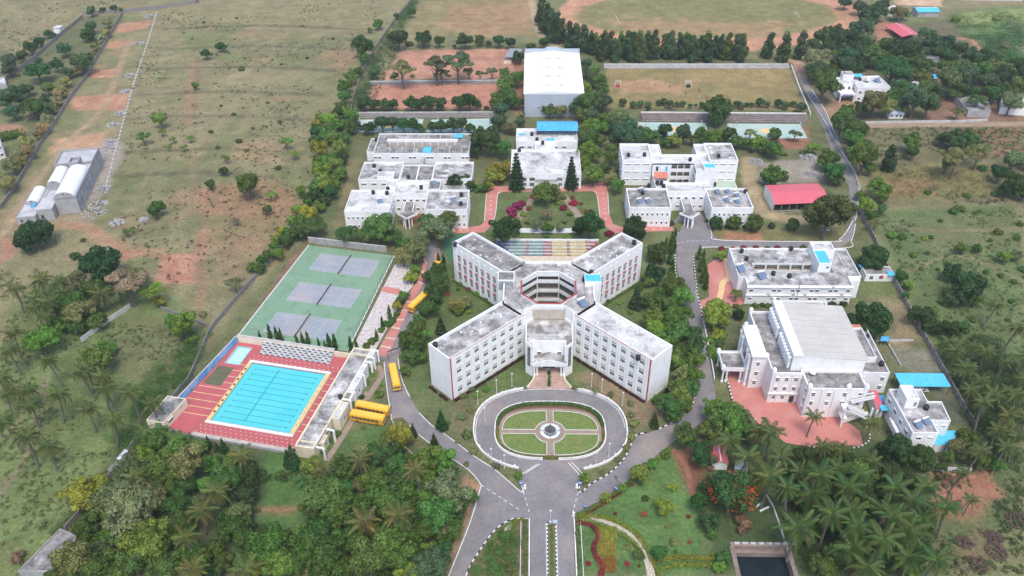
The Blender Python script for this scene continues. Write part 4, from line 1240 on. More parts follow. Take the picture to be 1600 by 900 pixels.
# ------------------------------------------------------------------ assembly building between them
AD = thing('assembly_building', 'white flat-roofed building with blue shed on top behind the garden', 'building')
block(AD, rect(-14.4, 15.5, 143.6, 166.0), 7.2, rm=R_PALE, edges={0: [x for z in (1.0, 3.5) for x in ((2.2, z, 2.3, 1.7, 3, 1, False), (5.6, z, 2.3, 1.7, 3, 1, False), (9.2, z, 2.3, 1.7, 3, 1, False), (20.8, z, 2.3, 1.7, 3, 1, False), (24.5, z, 2.3, 1.7, 3, 1, False), (28.0, z, 2.2, 1.7, 3, 1, False))]})
block(AD, rect(-12.6, 15.2, 173.6, 187.0), 7.6, rm=R_PALE, edges={0: [(2.6, 4.0, 2.0, 0.9, 2, 1, True), (6.2, 4.0, 1.6, 0.9, 2, 1, True), (18.0, 4.0, 1.6, 0.9, 2, 1, True), (21.8, 4.0, 1.6, 0.9, 2, 1, True)]})
block(AD, rect(-4.0, 5.0, 166.05, 173.55), 6.9, rm=R_PALE)
for a, b_ in ((-4.0, 4.8),):
    lbox(AD, 'facade_band', W_GREY, a, b_ + 0.6, 143.2, 143.58, 3.4, 4.5)
lbox(AD, 'entrance_canopy', R_CONC, -4.4, 5.8, 139.6, 143.55, 3.1, 3.35)
MB().flat([(-14.2, 141.8), (-4.6, 141.8), (-4.6, 143.5), (-14.2, 143.5)], 0.05).build('apron', STEPM, AD)
sx0, sx1, sy0, sy1, szr = -3.2, 15.6, 180.4, 190.6, 11.2
m = MB()
m.quad((sx0, sy0, 9.4), (sx1, sy0, 9.4), (sx1, 185.4, szr), (sx0, 185.4, szr))
m.quad((sx0, 185.4, szr), (sx1, 185.4, szr), (sx1, sy1, 9.6), (sx0, sy1, 9.6))
m.build('blue_roof', BLUE_S, AD)
for k in range(10):
    x = sx0 + (k + 0.5) * (sx1 - sx0) / 10
    MB().bar((x, sy0, 9.44), (x, 185.4, szr + 0.04), 0.08).build('roof_seam', CYAN_S, AD)
MB().quad((sx0 - 0.02, sy0, 9.3), (sx0 - 0.02, sy0, 7.0), (sx0 - 0.02, sy1, 7.0), (sx0 - 0.02, sy1, 9.5), (sx0 - 0.02, 185.4, szr)).build('gable_sheet', RED_S, AD)
for k in range(7):
    x = sx0 + 0.2 + k * (sx1 - sx0 - 0.4) / 6
    lbox(AD, 'shed_post', DKMET, x - 0.06, x + 0.06, sy0 + 0.2, sy0 + 0.32, 6.8, 9.35)
lbox(AD, 'lean_to', RED_S, 15.7, 18.2, 181.5, 186.0, 7.0, 7.2)
lbox(AD, 'roof_sheet', CYAN_S, 1.0, 4.8, 174.2, 176.6, 7.3, 7.5)
lbox(AD, 'roof_sheet', CYAN_S, -11.5, -8.5, 181.5, 183.0, 6.9, 7.1)
for px, py, z in ((831, 209, 6.8), (839, 217, 6.8), (848, 222.5, 6.2), (811.5, 234, 6.4)):
    tank('on the building with the blue roof', px, py, z)
# ------------------------------------------------------------------ sports hall
HL = thing('sports_hall', 'tall sports hall with plain bright white roof and blue-grey gable', 'building')
m = MB()
hx0, hx1, hy0, hy1 = -9.2, 19.9, 216.6, 272.6
wall_face(m, (hx0, hy0), (hx1, hy0), 0, 12.0)
wall_face(m, (hx1, hy0), (hx1, hy1), 0, 12.0)
wall_face(m, (hx1, hy1), (hx0, hy1), 0, 13.4)
wall_face(m, (hx0, hy1), (hx0, hy0), 0, 12.0)
m.build('wall', W_HALL, HL)
hxm = (hx0 + hx1) / 2
MB().quad((hx0 - 0.3, hy0 - 0.05, 12.0), (hxm, hy0 - 0.05, 13.6), (hxm, hy1 - 0.4, 13.6), (hx0 - 0.3, hy1 - 0.4, 12.0)).quad((hxm, hy0 - 0.05, 13.6), (hx1 + 0.3, hy0 - 0.05, 12.0), (hx1 + 0.3, hy1 - 0.4, 12.0), (hxm, hy1 - 0.4, 13.6)).build('roof', HALLR, HL)
MB().quad((hx0, hy0 - 0.04, 11.95), (hx1, hy0 - 0.04, 11.95), (hxm, hy0 - 0.04, 13.55)).build('gable', HALLR, HL)
lbox(HL, 'back_parapet', W_HALL, hx0 - 0.3, hx1 + 0.3, hy1 - 0.35, hy1, 12.0, 14.6)
a = [(hxm + 4.2 * cos(t), 14.6 + 1.3 * sin(t)) for t in np.linspace(0, pi, 12)]
MB().quad(*[(x, hy1 - 0.2, z) for x, z in a]).build('arched_crest', W_HALL, HL)
for s in (-1, 1):
    x = hx0 - 0.15 if s < 0 else hx1 + 0.15
    lbox(HL, 'gutter', HALLR, x - 0.3, x + 0.1, hy0, hy1, 11.8, 12.05)
    for k in range(4):
        y = 224.5 + k * 12.0
        MB().bar((hxm + s * 0.8, y, 13.62), (hxm + s * 5.6, y, 13.12), 0.22, 0.12).build('ridge_vent', METAL, HL)
        MB().lathe(hxm + s * 3.2, y, [(0.38, 13.25), (0.34, 13.7), (0, 13.85)], 8).build('roof_ventilator', METAL, HL)
# ------------------------------------------------------------------ courtyard hostel on the right
CB = thing('two_storey_courtyard_block', 'two-storey white block with long open courtyard near the right road', 'building')
cpl = [(68.4, 62.4), (104.2, 62.4), (104.2, 68.0), (108.6, 68.0), (108.6, 85.7), (66.4, 85.7), (66.4, 67.8), (68.4, 67.8)]
cy_ = rect(73.0, 100.4, 71.2, 77.0)
def cbrow(z):
    return [(u, z, 1.3, 0.95, 2, 1, True) for c in (1.5, 10.2, 16.6, 23.0, 29.4, 34.4) for u in ((c,) if c in (1.5, 34.4) else (c - 0.9, c + 0.9))]
block(CB, cpl, 7.8, rm=R_CONC, par=0.6, holes=[cy_[::-1]], edges={0: cbrow(1.6) + cbrow(5.0), 3: row(17.7, 5, 5.0, 1.3, 1.0)})
for a, b_ in zip(cy_, cy_[1:] + cy_[:1]):
    w2 = MB()
    L = hypot(b_[0] - a[0], b_[1] - a[1])
    ops = [(1 + k * 4.4, 4.9 + k * 4.4, z, z + 2.5) for k in range(6) for z in (0.2, 3.9)] if a[1] > 76 and L > 20 else []
    wall_face(w2, b_, a, 0, 7.18, ops)
    w2.build('courtyard_wall', W_WHITE, CB)
lbox(CB, 'gallery_back_wall', W_CREAM, 73.2, 100.2, 79.6, 79.7, 0, 7.1)
lbox(CB, 'gallery_floor', BEIGEP, 73.0, 100.4, 77.25, 79.6, 3.55, 3.75)
block(CB, rect(94.8, 102.4, 80.0, 85.4), 10.9, z0=7.1, rm=R_PALE)
block(CB, rect(94.5, 98.9, 71.5, 80.0), 10.9, rm=CYAN_S, par=0.25, edges={0: [(2.5, 5.0, 1.0, 1.2, 1, 1, False), (3.2, 8.6, 1.0, 0.9, 1, 1, False)]})
lbox(CB, 'floor_band', W_WHITE, 68.2, 104.4, 61.95, 62.38, 3.7, 3.95)
lbox(CB, 'floor_band', W_WHITE, 68.2, 104.4, 61.95, 62.38, 7.0, 7.3)
lbox(CB, 'stair_wing', W_WHITE, 104.3, 107.8, 66.2, 67.9, 0, 7.3)
for x, z in ((75.5, 4.4), (84, 4.4), (88, 4.4), (97, 7.4), (100.5, 4.4), (78, 1.0), (92, 1.0)):
    lbox(CB, 'air_conditioner', STONEL, x, x + 0.9, 61.9, 62.36, z - 0.35, z + 0.3)
for k in range(6):
    lbox(CB, 'roof_kerb', R_PALE, 69.5 + k * 5.8, 71.2 + k * 5.8, 63.0, 63.2, 7.2, 7.42)
lbox(CB, 'roof_rib', R_PALE, 69.5, 69.75, 68.5, 85.3, 7.2, 7.5)
lbox(CB, 'roof_rib', R_PALE, 89.0, 89.25, 77.4, 85.3, 7.2, 7.5)
lbox(CB, 'roof_rib', R_PALE, 104.8, 105.05, 68.5, 85.3, 7.2, 7.5)
for px, py in ((1159, 391.5), (1166.5, 403.5), (1236.5, 388), (1208.5, 426.5), (1233.5, 430.5)):
    tank('on the courtyard block roof', px, py, 7.2)
for px, py in ((1158, 420), (1191, 431.5)):
    heater('on the courtyard block roof', px, py, 7.2, 0.35, 1.35)
# ------------------------------------------------------------------ convention hall (classical)
AU = thing('convention_hall', 'large ornate white hall with columned porch and broad sheet roof', 'building')
def tall(L, n, zs, w=1.0, h=1.5):
    return [r for z in zs for r in row(L, n, z, w, h, 2, 2, True, 1.7)]
block(AU, [(65.0, 13.4), (73.8, 13.4), (73.8, 43.0), (64.3, 43.0), (64.3, 33.9), (64.3, 20.0), (65.0, 20.0)], 11.6, wm=W_PINKW, rm=R_DARK, edges={0: tall(8.8, 3, (1.2, 4.6, 8.2)), 6: [], 5: []}, cap=0.4)
block(AU, rect(60.6, 64.25, 19.8, 33.9), 13.0, wm=W_PINKW, rm=R_PALE, edges={0: tall(3.65, 1, (1.2, 4.8, 8.6)), 3: [(7.0, 1.0, 4.5, 8.5, 4, 5, False)]})
lbox(AU, 'cornice', W_WHITE, 60.1, 64.6, 19.3, 34.4, 12.3, 12.8)
for y in (21.0, 23.6, 30.0, 32.6):
    MB().lathe(59.9, y, [(0.55, 0), (0.55, 0.8), (0.42, 0.9), (0.38, 11.0), (0.6, 11.4), (0.6, 12.25)], 12).build('giant_column', W_WHITE, AU)
block(AU, rect(73.85, 90.6, 7.4, 15.4), 11.1, wm=W_PINKW, rm=R_DARK, edges={0: tall(16.7, 4, (4.6, 8.0)), 3: tall(8, 2, (1.2, 4.6, 8.0))}, cap=0.4)
block(AU, rect(73.9, 90.4, 42.0, 49.5), 11.0, wm=W_PINKW, rm=R_DARK, cap=0.4)
block(AU, rect(91.8, 101.2, 18.0, 40.5), 8.0, wm=W_WHITE, rm=R_DARK, edges={0: tall(9.4, 2, (1.2, 4.6)), 1: tall(22, 5, (1.2, 4.6))})
block(AU, rect(92.0, 98.8, 23.5, 37.8), 9.3, z0=7.2, wm=W_WHITE, rm=R_DARK)
lbox(AU, 'tiled_ridge', ORNG_S, 95.2, 99.2, 37.9, 40.3, 8.2, 8.6)
# roof of the hall proper: sheets falling to the east
m = MB()
hp = [(70.6, 15.45), (91.7, 15.45), (91.7, 41.5), (70.6, 41.5)]
wall_face(m, hp[0], hp[1], 8, 14.9)
wall_face(m, hp[1], hp[2], 6, 14.9)
wall_face(m, hp[2], hp[3], 8, 14.9)
wall_face(m, hp[3], hp[0], 8, 16.6)
m.quad((70.6, 15.44, 14.9), (91.7, 15.44, 14.9), (73.4, 15.44, 16.5), (70.6, 15.44, 16.6))
m.build('hall_wall', W_WHITE, AU)
lbox(AU, 'ridge_parapet', W_WHITE, 70.5, 73.3, 15.2, 41.6, 16.3, 16.9)
for k in range(9):
    y0, y1 = 15.3 + k * 2.93, 15.3 + (k + 1) * 2.93 - 0.05
    MB().quad((73.2, y0, 16.35), (92.6, y0, 14.9), (92.6, y1, 14.9), (73.2, y1, 16.35)).build('roof_sheet', AUDR, AU)
for k in range(4):
    x = 76.5 + k * 4.6
    z = 16.35 - (x - 73.2) * 1.45 / 19.4
    lbox(AU, 'roof_seam', mat('seam_cream', (0.56, 0.54, 0.50), grain=0.05), x, x + 0.18, 15.4, 41.4, z + 0.0, z + 0.07)
for k in range(16):
    if k != 8:
        y = 16.6 + k * 1.55
        MB().lathe(70.0, y, [(0.45, 11.0), (0.45, 14.5), (0.6, 14.7), (0.55, 15.2), (0.2, 15.4), (0, 15.42)], 8).build('buttress', W_WHITE, AU)
# porte-cochere and finials
po = rect(52.8, 60.2, 21.9, 30.0)
MB().prism(po, 4.6, 5.4, True).build('porch_slab', W_WHITE, AU)
MB().flat(inset(po, 0.5), 5.42).build('porch_roof', R_DARK, AU)
strip(MB(), po, 0, 0.3, 5.4, True, 6.0).build('porch_parapet', W_WHITE, AU)
for x in (53.3, 54.5, 58.6, 59.7):
    for y in (22.3, 29.6):
        MB().lathe(x, y, [(0.45, 0), (0.45, 0.6), (0.3, 0.7), (0.28, 4.2), (0.42, 4.4), (0.42, 4.6)], 10).build('porch_column', W_WHITE, AU)
for x, y, z in ((53.0, 22.1, 5.4), (60.0, 22.1, 5.4), (53.0, 29.8, 5.4), (60.0, 29.8, 5.4), (74.1, 15.2, 11.1), (74.2, 7.8, 11.0), (85.2, 7.8, 11.0), (90.2, 7.8, 11.0), (64.7, 20.4, 11.6), (64.7, 42.6, 11.6), (73.6, 49.0, 11.0), (65.4, 13.8, 11.6), (61.0, 33.5, 12.9)):
    MB().box(x - 0.6, x + 0.6, y - 0.6, y + 0.6, z, z + 0.8).lathe(x, y, [(0.5, z + 0.8), (0.65, z + 1.2), (0.3, z + 1.7), (0, z + 1.8)], 10).build('finial', W_WHITE, AU)
for x in (66.0, 67.6, 71.0, 72.9):
    lbox(AU, 'pilaster', W_WHITE, x - 0.18, x + 0.18, 13.15, 13.38, 0, 11.2)
for x in (74.6, 78.0, 81.6, 85.2, 89.8):
    lbox(AU, 'pilaster', W_WHITE, x - 0.18, x + 0.18, 7.15, 7.38, 0, 10.8)
lbox(AU, 'floor_band', W_WHITE, 64.7, 73.6, 12.9, 13.36, 3.6, 3.9)
lbox(AU, 'side_door', GLASS, 71.4, 72.8, 13.2, 13.39, 0.3, 2.8)
# outside stair on the south-east corner
for a, b_, z0, z1 in (((84.5, 5.2), (90.5, 5.2), 0.3, 3.6), ((90.5, 3.8), (84.5, 3.8), 3.6, 6.9), ((86.5, 6.6), (92.5, 6.6), 6.9, 9.0)):
    for k in range(12):
        f0, f1 = k / 12, (k + 1) / 12
        x0, x1 = a[0] + (b_[0] - a[0]) * f0, a[0] + (b_[0] - a[0]) * f1
        lbox(AU, 'stair_step', W_WHITE, min(x0, x1), max(x0, x1), a[1] - 0.55, a[1] + 0.55, z0 + (z1 - z0) * f0 - 0.25, z0 + (z1 - z0) * f1)
    for dy in (-0.6, 0.6):
        MB().bar((a[0], a[1] + dy, z0 + 0.9), (b_[0], b_[1] + dy, z1 + 0.9), 0.1, 0.55).build('stair_balustrade', W_WHITE, AU)
for x, z in ((84.3, 3.6), (90.8, 3.6), (84.3, 6.9)):
    lbox(AU, 'stair_landing', W_WHITE, x - 0.9, x + 0.9, 3.2, 6.0, z - 0.25, z)
for x in (83.9, 91.4):
    lbox(AU, 'stair_post', W_WHITE, x - 0.2, x + 0.2, 3.1, 3.5, 0, 7.6)
lbox(AU, 'fire_escape_slab', W_GREY, 92.0, 95.0, 13.5, 17.5, 3.5, 3.7)
dish = thing('satellite_dish', 'round white satellite dish on the hall terrace', 'satellite dish', (G(1270, 584, 11).x, G(1270, 584, 11).y, 10.3))
MB().cyl(0, 0, 0, 0.8, 0.06, n=6).build('mast', METAL, dish)
MB().lathe(0, 0, [(0, 0.75), (0.5, 0.85), (0.85, 1.1), (0.82, 1.12), (0.45, 0.9), (0, 0.8)], 16).build('reflector', KWHITE, dish)
tank('on the annexe of the convention hall', 1377.5, 567.5, 7.3)
tank('on the annexe of the convention hall', 1356, 524, 7.3, 0.5, 1.0)
mast = thing('radio_mast', 'thin lattice mast beside the convention hall roof', 'mast', (G(1225, 478, 0).x, 52.0, 0))
MB().bar((0, 0, 0), (0, 0, 17), 0.18).build('pole', METAL, mast)
for k in range(10):
    MB().bar((-0.3, 0, 2 + k * 1.5), (0.3, 0, 2.7 + k * 1.5), 0.06).build('rung', METAL, mast)
# ------------------------------------------------------------------ staff house bottom right
SM = thing('staff_house', 'two-storey white house with head-room and solar panels by palm grove', 'building')
spl = [(98.3, -7.5), (105.3, -7.5), (105.3, -2.8), (110.4, -2.8), (110.9, 4.9), (107.0, 4.9), (107.0, 9.9), (97.8, 9.9)]
block(SM, spl, 9.0, rm=R_CONC, par=0.6, edges={0: [(2.2, 6.2, 1.4, 1.0, 2, 1, True), (5.2, 6.6, 1.2, 0.6, 2, 1, True), (4.6, 2.6, 1.0, 0.9, 2, 1, True)], 2: [(1.4, 6.4, 0.9, 0.5, 1, 1, True), (3.8, 6.4, 1.1, 0.5, 1, 1, True)], 7: [(u, z, 1.6, 1.5, 3, 1, True) for u in (2.2, 6.5, 10.5, 14.4) for z in (1.3, 5.4)]})
block(SM, rect(99.6, 103.2, 2.6, 8.4), 11.9, z0=8.3, rm=R_PALE, par=0.35, edges={0: [(2.8, 9.0, 0.9, 1.6, 1, 2, False)]})
lbox(SM, 'balcony_slab', W_WHITE, 96.2, 97.75, -4.0, 2.0, 4.0, 4.25)
lbox(SM, 'balcony_wall', W_WHITE, 96.2, 96.4, -4.0, 2.0, 4.25, 5.2)
lbox(SM, 'porch_roof', CYAN_S, 95.6, 97.75, 6.0, 8.2, 4.0, 4.2)
tank('on the staff house', 1447.5, 636, 8.4)
for px, py in ((1436, 664), (1449, 659)):
    heater('on the staff house', px, py, 8.4, 0.4, 1.0)
def shed(name, label, poly, z0, z1, ma, posts=True, cat='shed', walls=None, n=6):
    """sheet roof on posts; poly = sw, se, ne, nw; z0 south eave, z1 north eave"""
    r = thing(name, label, cat)
    sw, se, ne, nw = [Vector(p) for p in poly]
    for k in range(n):
        f0, f1 = k / n, (k + 0.99) / n
        a, b_, c, d = sw.lerp(se, f0), sw.lerp(se, f1), nw.lerp(ne, f1), nw.lerp(ne, f0)
        m = MB()
        m.quad((*a, z0), (*b_, z0), (*c, z1), (*d, z1))
        m.quad((*d, z1 - 0.06), (*c, z1 - 0.06), (*b_, z0 - 0.06), (*a, z0 - 0.06))
        m.quad((*a, z0 - 0.06), (*b_, z0 - 0.06), (*b_, z0), (*a, z0))
        m.build('roof_sheet', ma, r)
    for p, z in ((sw, z0), (se, z0), (ne, z1), (nw, z1), (sw.lerp(se, 0.5), z0), (nw.lerp(ne, 0.5), z1)):
        c = p.lerp((sw + ne) / 2, 0.04)
        lbox(r, 'post', DKMET, c.x - 0.08, c.x + 0.08, c.y - 0.08, c.y + 0.08, 0, z - 0.08)
    if walls:
        q = [sw, se, ne, nw]
        for i in walls:
            m = MB()
            a, b_ = q[i].lerp((sw + ne) / 2, 0.05), q[(i + 1) % 4].lerp((sw + ne) / 2, 0.05)
            wall_face(m, a, b_, 0, min(z0, z1) - 0.1)
            m.build('wall', W_WHITE, r)
    return r
shed('blue_roofed_shed', 'long bright blue sheet shed against the right compound wall', [(105.2, 16.9), (120.0, 16.9), (119.5, 22.1), (104.9, 22.1)], 3.6, 4.3, CYAN_S, n=14)
car = None
shed('blue_lean_to', 'bright blue sheet lean-to beside the white staff house', [(106.2, -6.2), (113.1, -6.0), (113.9, -1.2), (106.4, -1.4)], 3.0, 3.6, CYAN_S, walls=[0])
shed('pink_roofed_hut', 'narrow pink sheet-roofed hut between hall and staff house', [(94.6, 7.0), (97.0, 7.0), (97.0, 14.3), (95.0, 14.3)], 3.8, 4.2, RED_S, walls=[0, 1, 3], n=3)
shed('small_blue_awning', 'tiny blue awning behind the pink-roofed hut', [(97.1, 10.6), (98.9, 10.6), (98.9, 13.2), (97.1, 13.2)], 3.0, 3.3, BLUE_S, n=2)
shed('blue_pump_cover', 'small blue sheet over a tank near the right wall', P2((1373, 540), (1387, 540), (1387, 534), (1374, 534)), 2.0, 2.3, BLUE_S, n=2)
# ------------------------------------------------------------------ pink vaulted vehicle shed
PS = thing('vehicle_shed', 'open vehicle shed with long pink-red roof beside the road bend', 'shed')
a0, a1 = Vector((92.4, 123.6)), Vector((114.8, 125.6))
b0, b1 = Vector((91.8, 138.6)), Vector((114.2, 140.4))
prof = [(0.0, 4.0), (0.45, 5.6), (0.5, 5.65), (0.55, 5.6), (1.0, 4.6)]
for k in range(4):
    f0, z0 = prof[k]
    f1, z1 = prof[k + 1]
    p = [a0.lerp(b0, f0), a1.lerp(b1, f0), a1.lerp(b1, f1), a0.lerp(b0, f1)]
    MB().quad((*p[0], z0), (*p[1], z0), (*p[2], z1), (*p[3], z1)).build('roof_slope', RED_S, PS)
for s0, s1 in ((a0, b0), (a1, b1)):
    pts = [s0.lerp(s1, f) for f, z in prof]
    MB().quad((*pts[0], 0), *[(*q, z + 0.05) for q, (f, z) in zip(pts, prof)], (*pts[-1], 0)).build('end_wall', W_WHITE, PS)
m = MB()
wall_face(m, b1, b0, 0, 4.5)
m.build('back_wall', W_WHITE, PS)
for k in range(8):
    c = a0.lerp(a1, k / 7) + (b0 - a0).normalized() * 0.4
    lbox(PS, 'post', METAL, c.x - 0.08, c.x + 0.08, c.y - 0.08, c.y + 0.08, 0, 4.1)
railing_bars(a0 - Vector((0, 0.2)), a0.lerp(a1, 0.5) - Vector((0, 0.2)), 0.1, 1.1, 0.6).build('fence', KWHITE, PS)
# ------------------------------------------------------------------ guest house, north-east
GH = thing('guest_house', 'white two-storey guest house with blue name board among trees', 'building')
block(GH, [(159.2, 234.4), (176.0, 235.2), (175.4, 250.8), (160.4, 249.0)], 8.0, rm=R_PALE, par=0.5, edges={0: [(2.0, 4.6, 1.4, 1.3, 2, 1, True), (6.5, 4.6, 1.4, 1.3, 2, 1, True), (11, 4.6, 1.4, 1.3, 2, 1, True), (2.0, 1.2, 1.4, 1.3, 2, 1, True), (6.5, 1.2, 1.4, 1.3, 2, 1, True)], 3: [(5, 4.6, 1.0, 1.2, 1, 1, True), (10, 4.6, 1.0, 1.2, 1, 1, True)]})
block(GH, [(151.6, 240.0), (159.1, 240.6), (160.0, 248.6), (152.0, 248.2)], 8.0, rm=R_PALE, par=0.5, edges={0: [(2.6, 4.6, 2.0, 1.4, 2, 1, True), (5.8, 4.4, 1.2, 1.6, 2, 1, True)]})
block(GH, rect(154.6, 160.0, 244.5, 249.0), 10.8, z0=7.4, rm=R_DARK, par=0.3)
lbox(GH, 'roof_sheet', CYAN_S, 160.2, 165.4, 245.4, 249.0, 9.4, 9.55)
lbox(GH, 'porch_slab', W_WHITE, 151.4, 159.0, 234.2, 240.0, 3.6, 4.6)
for x in (151.8, 158.7):
    lbox(GH, 'porch_column', W_WHITE, x - 0.25, x + 0.25, 234.4, 234.9, 0, 3.6)
lbox(GH, 'name_board', mat('name_board_blue', (0.16, 0.19, 0.42), grain=0.1), 152.6, 157.8, 234.0, 234.15, 3.75, 4.45)
for k in range(9):
    lbox(GH, 'board_letter', KWHITE, 153.0 + k * 0.5, 153.28 + k * 0.5, 233.94, 233.99, 3.92, 4.25)
tank('on the guest house', 1344, 123.5, 7.5, 0.7, 1.5)
tb = thing('white_overhead_tank', 'large white domed tank on the guest house roof', 'water tank', (G(1355.5, 124, 9).x, G(1355.5, 124, 9).y, 7.5))
MB().lathe(0, 0, [(1.2, 1.0), (1.25, 1.3), (1.25, 2.6), (0.8, 3.1), (0, 3.25)], 16).build('shell', KWHITE, tb)
for a in range(4):
    MB().bar((0.8 * cos(a * pi / 2 + 0.7), 0.8 * sin(a * pi / 2 + 0.7), 0), (0.8 * cos(a * pi / 2 + 0.7), 0.8 * sin(a * pi / 2 + 0.7), 1.1), 0.15).build('leg', DKMET, tb)
heater('on the guest house roof', 1371, 126, 7.5, 0.4, 1.4)
# ------------------------------------------------------------------ unfinished building, left
UC = thing('unfinished_building', 'grey unfinished cement building with white vault roofs in the left field', 'building', (-191.0, 122.4, 0), radians(11.5))
u = UC
UG = dict(wm=W_GREY, rm=mat('fresh_screed', (0.50, 0.50, 0.51), (0.38, 0.38, 0.39), 0.3, grain=0.1))
big = [(c, z, 1.9, 2.0, 3, 2, False) for c in (3, 7.5, 16, 22, 28) for z in (1.0, 4.6)]
block(u, rect(-8.5, 0, 0, 30), 7.6, par=0.4, edges={1: big}, **UG)
block(u, rect(-15.5, 0.1, 30.2, 44.0), 8.3, par=0.9, edges={1: [(4, 4.8, 1.2, 1.4, 2, 1, False), (9, 4.8, 1.6, 2.0, 2, 1, False), (9, 1.2, 1.6, 1.8, 2, 1, False), (12.5, 5.2, 1.0, 1.2, 1, 1, False)]}, **UG)
block(u, rect(-15.0, -8.7, 6.0, 30.1), 4.2, par=0.3, **UG)
block(u, rect(-22.5, -15.1, -6.0, 18.0), 3.6, par=0.3, edges={0: [(1.8, 1.0, 1.3, 1.3, 1, 1, False), (4.2, 1.0, 1.3, 1.3, 1, 1, False)]}, **UG)
block(u, rect(-14.9, -8.8, -4.0, 5.9), 5.2, par=0.0, edges={0: [(1.6, 0.6, 1.3, 2.0, 1, 1, False)]}, **UG)
block(u, rect(-8.0, -4.0, 26.0, 31.0), 10.6, z0=7.0, par=1.4, **UG)
def vault(x0, x1, y0, y1, z, h, root=u):
    n = 14
    m, g0, xm, r = MB(), [], (x0 + x1) / 2, (x1 - x0) / 2
    arc = [(xm - r * cos(pi * i / n), z + h * sin(pi * i / n)) for i in range(n + 1)]
    for a, b_ in zip(arc, arc[1:]):
        m.quad((a[0], y0, a[1]), (b_[0], y0, b_[1]), (b_[0], y1, b_[1]), (a[0], y1, a[1]))
    o = m.build('vault_roof', WVAULT, root)
    MB().quad(*[(x, y0 + 0.02, zz) for x, zz in arc][::-1]).build('vault_end', W_GREY, root)
    MB().quad(*[(x, y1 - 0.02, zz) for x, zz in arc]).build('vault_end', W_GREY, root)
    lbox(root, 'vent_hole', GLASS, xm - 0.3, xm + 0.3, y0 - 0.02, y0 + 0.01, z + h * 0.5, z + h * 0.75)
vault(-8.2, -0.3, -0.3, 24.5, 7.4, 2.7)
vault(-15.2, -9.4, 14.5, 28.5, 6.0, 2.2)
vault(-21.6, -16.6, 4.5, 17.0, 3.5, 1.8)
block(u, rect(-15.1, -9.5, 14.6, 28.4), 6.0, z0=3.9, par=0.0, **UG)
lbox(u, 'blue_tarpaulin', BLUE_S, -19.0, -17.0, 2.0, 4.3, 3.4, 3.9)
# ------------------------------------------------------------------ smaller houses at the edges
def house(name, label, poly, z, wm, rm, edges=None, par=0.4):
    r = thing(name, label, 'house')
    block(r, ccw(poly), z, par=par, wm=wm, rm=rm, edges=edges)
    return r
def gable(name, label, p0, p1, wdt, zw, zr, rm, wm=None, cat='house'):
    """gabled house between the middles p0, p1 of its end walls"""
    r = thing(name, label, cat)
    a, b_ = Vector(p0), Vector(p1)
    e = (b_ - a).normalized()
    n = Vector((-e.y, e.x)) * wdt / 2
    q = [a - n, b_ - n, b_ + n, a + n]
    if wm:
        m = MB()
        for i in range(4):
            wall_face(m, q[i], q[(i + 1) % 4], 0, zw)
        for c, s in ((a, 1), (b_, -1)):
            m.quad((*(c - n), zw), (*(c + n), zw), (*c, zr - 0.1))
        m.build('wall', wm, r)
    else:
        for c in q + [(q[0] + q[1]) / 2, (q[2] + q[3]) / 2]:
            lbox(r, 'post', DKMET, c.x - 0.1, c.x + 0.1, c.y - 0.1, c.y + 0.1, 0, zw)
    ov = 1.12
    for s in (-1, 1):
        m = MB()
        m.quad((*(a - e * 0.5 + n * s * ov), zw - 0.1), (*(b_ + e * 0.5 + n * s * ov), zw - 0.1), (*(b_ + e * 0.5), zr), (*(a - e * 0.5), zr))
        m.build('roof_slope', rm, r)
    MB().bar((*(a - e * 0.5), zr + 0.03), (*(b_ + e * 0.5), zr + 0.03), 0.3, 0.12).build('ridge_cap', KWHITE, r)
    return r
g = lambda x, y: (G(x, y, 3).x, G(x, y, 3).y)
gable('red_roofed_shed', 'open shed with bright red roof and white ridge, top right', g(1399, 40), g(1424, 57), 11, 3.2, 4.6, RED_S, None, 'shed')
gable('grey_roofed_house', 'grey asbestos-roofed house half hidden by trees, upper right', g(1443, 80), g(1464, 95), 9, 3.4, 5.2, mat('grey_sheet', (0.26, 0.25, 0.26), (0.20, 0.19, 0.20), 0.4, grain=0.1), W_GREY)
gable('blue_roofed_house', 'long grey house with light blue roof at the top right edge', g(1430, 16), g(1463, 15.5), 9, 3.4, 4.6, CYAN_S, W_GREY)
dm = thing('white_dome_hut', 'small white round hut next to the long blue-roofed house', 'hut', (*g(1395, 16), 0))
MB().lathe(0, 0, [(3.4, 0), (3.4, 3.0), (3.0, 4.4), (1.6, 5.6), (0, 6.0)], 16).build('dome', KWHITE, dm)
lbox(dm, 'door', GLASS, -0.6, 0.6, -3.45, -3.3, 0, 2.0)
house('grey_slab_house', 'grey slab-roofed house among trees by the lane, right', P2((1510, 183), (1545, 184), (1541, 170), (1492, 152), (1488, 158)), 3.6, W_GREY, R_DARK)
house('pale_slab_house', 'pale slab-roofed house at the right edge above lane', P2((1560, 178), (1600, 181), (1600, 160), (1562, 158)), 3.8, W_WHITE, R_PALE)
gz = thing('garden_gazebo', 'pale hipped gazebo roof over pink walls near guest house', 'gazebo', (*g(1423, 131), 0))
MB().box(-4.0, 4.0, -2.5, 2.5, 0, 2.8).build('wall', mat('salmon_paint', (0.62, 0.24, 0.20), grain=0.08), gz)
MB().quad((-5.5, -4, 2.8), (5.5, -4, 2.8), (0, 0, 4.6)).quad((5.5, -4, 2.8), (5.5, 4, 2.8), (0, 0, 4.6)).quad((5.5, 4, 2.8), (-5.5, 4, 2.8), (0, 0, 4.6)).quad((-5.5, 4, 2.8), (-5.5, -4, 2.8), (0, 0, 4.6)).build('roof', mat('pale_lilac_sheet', (0.52, 0.48, 0.50), grain=0.05), gz)
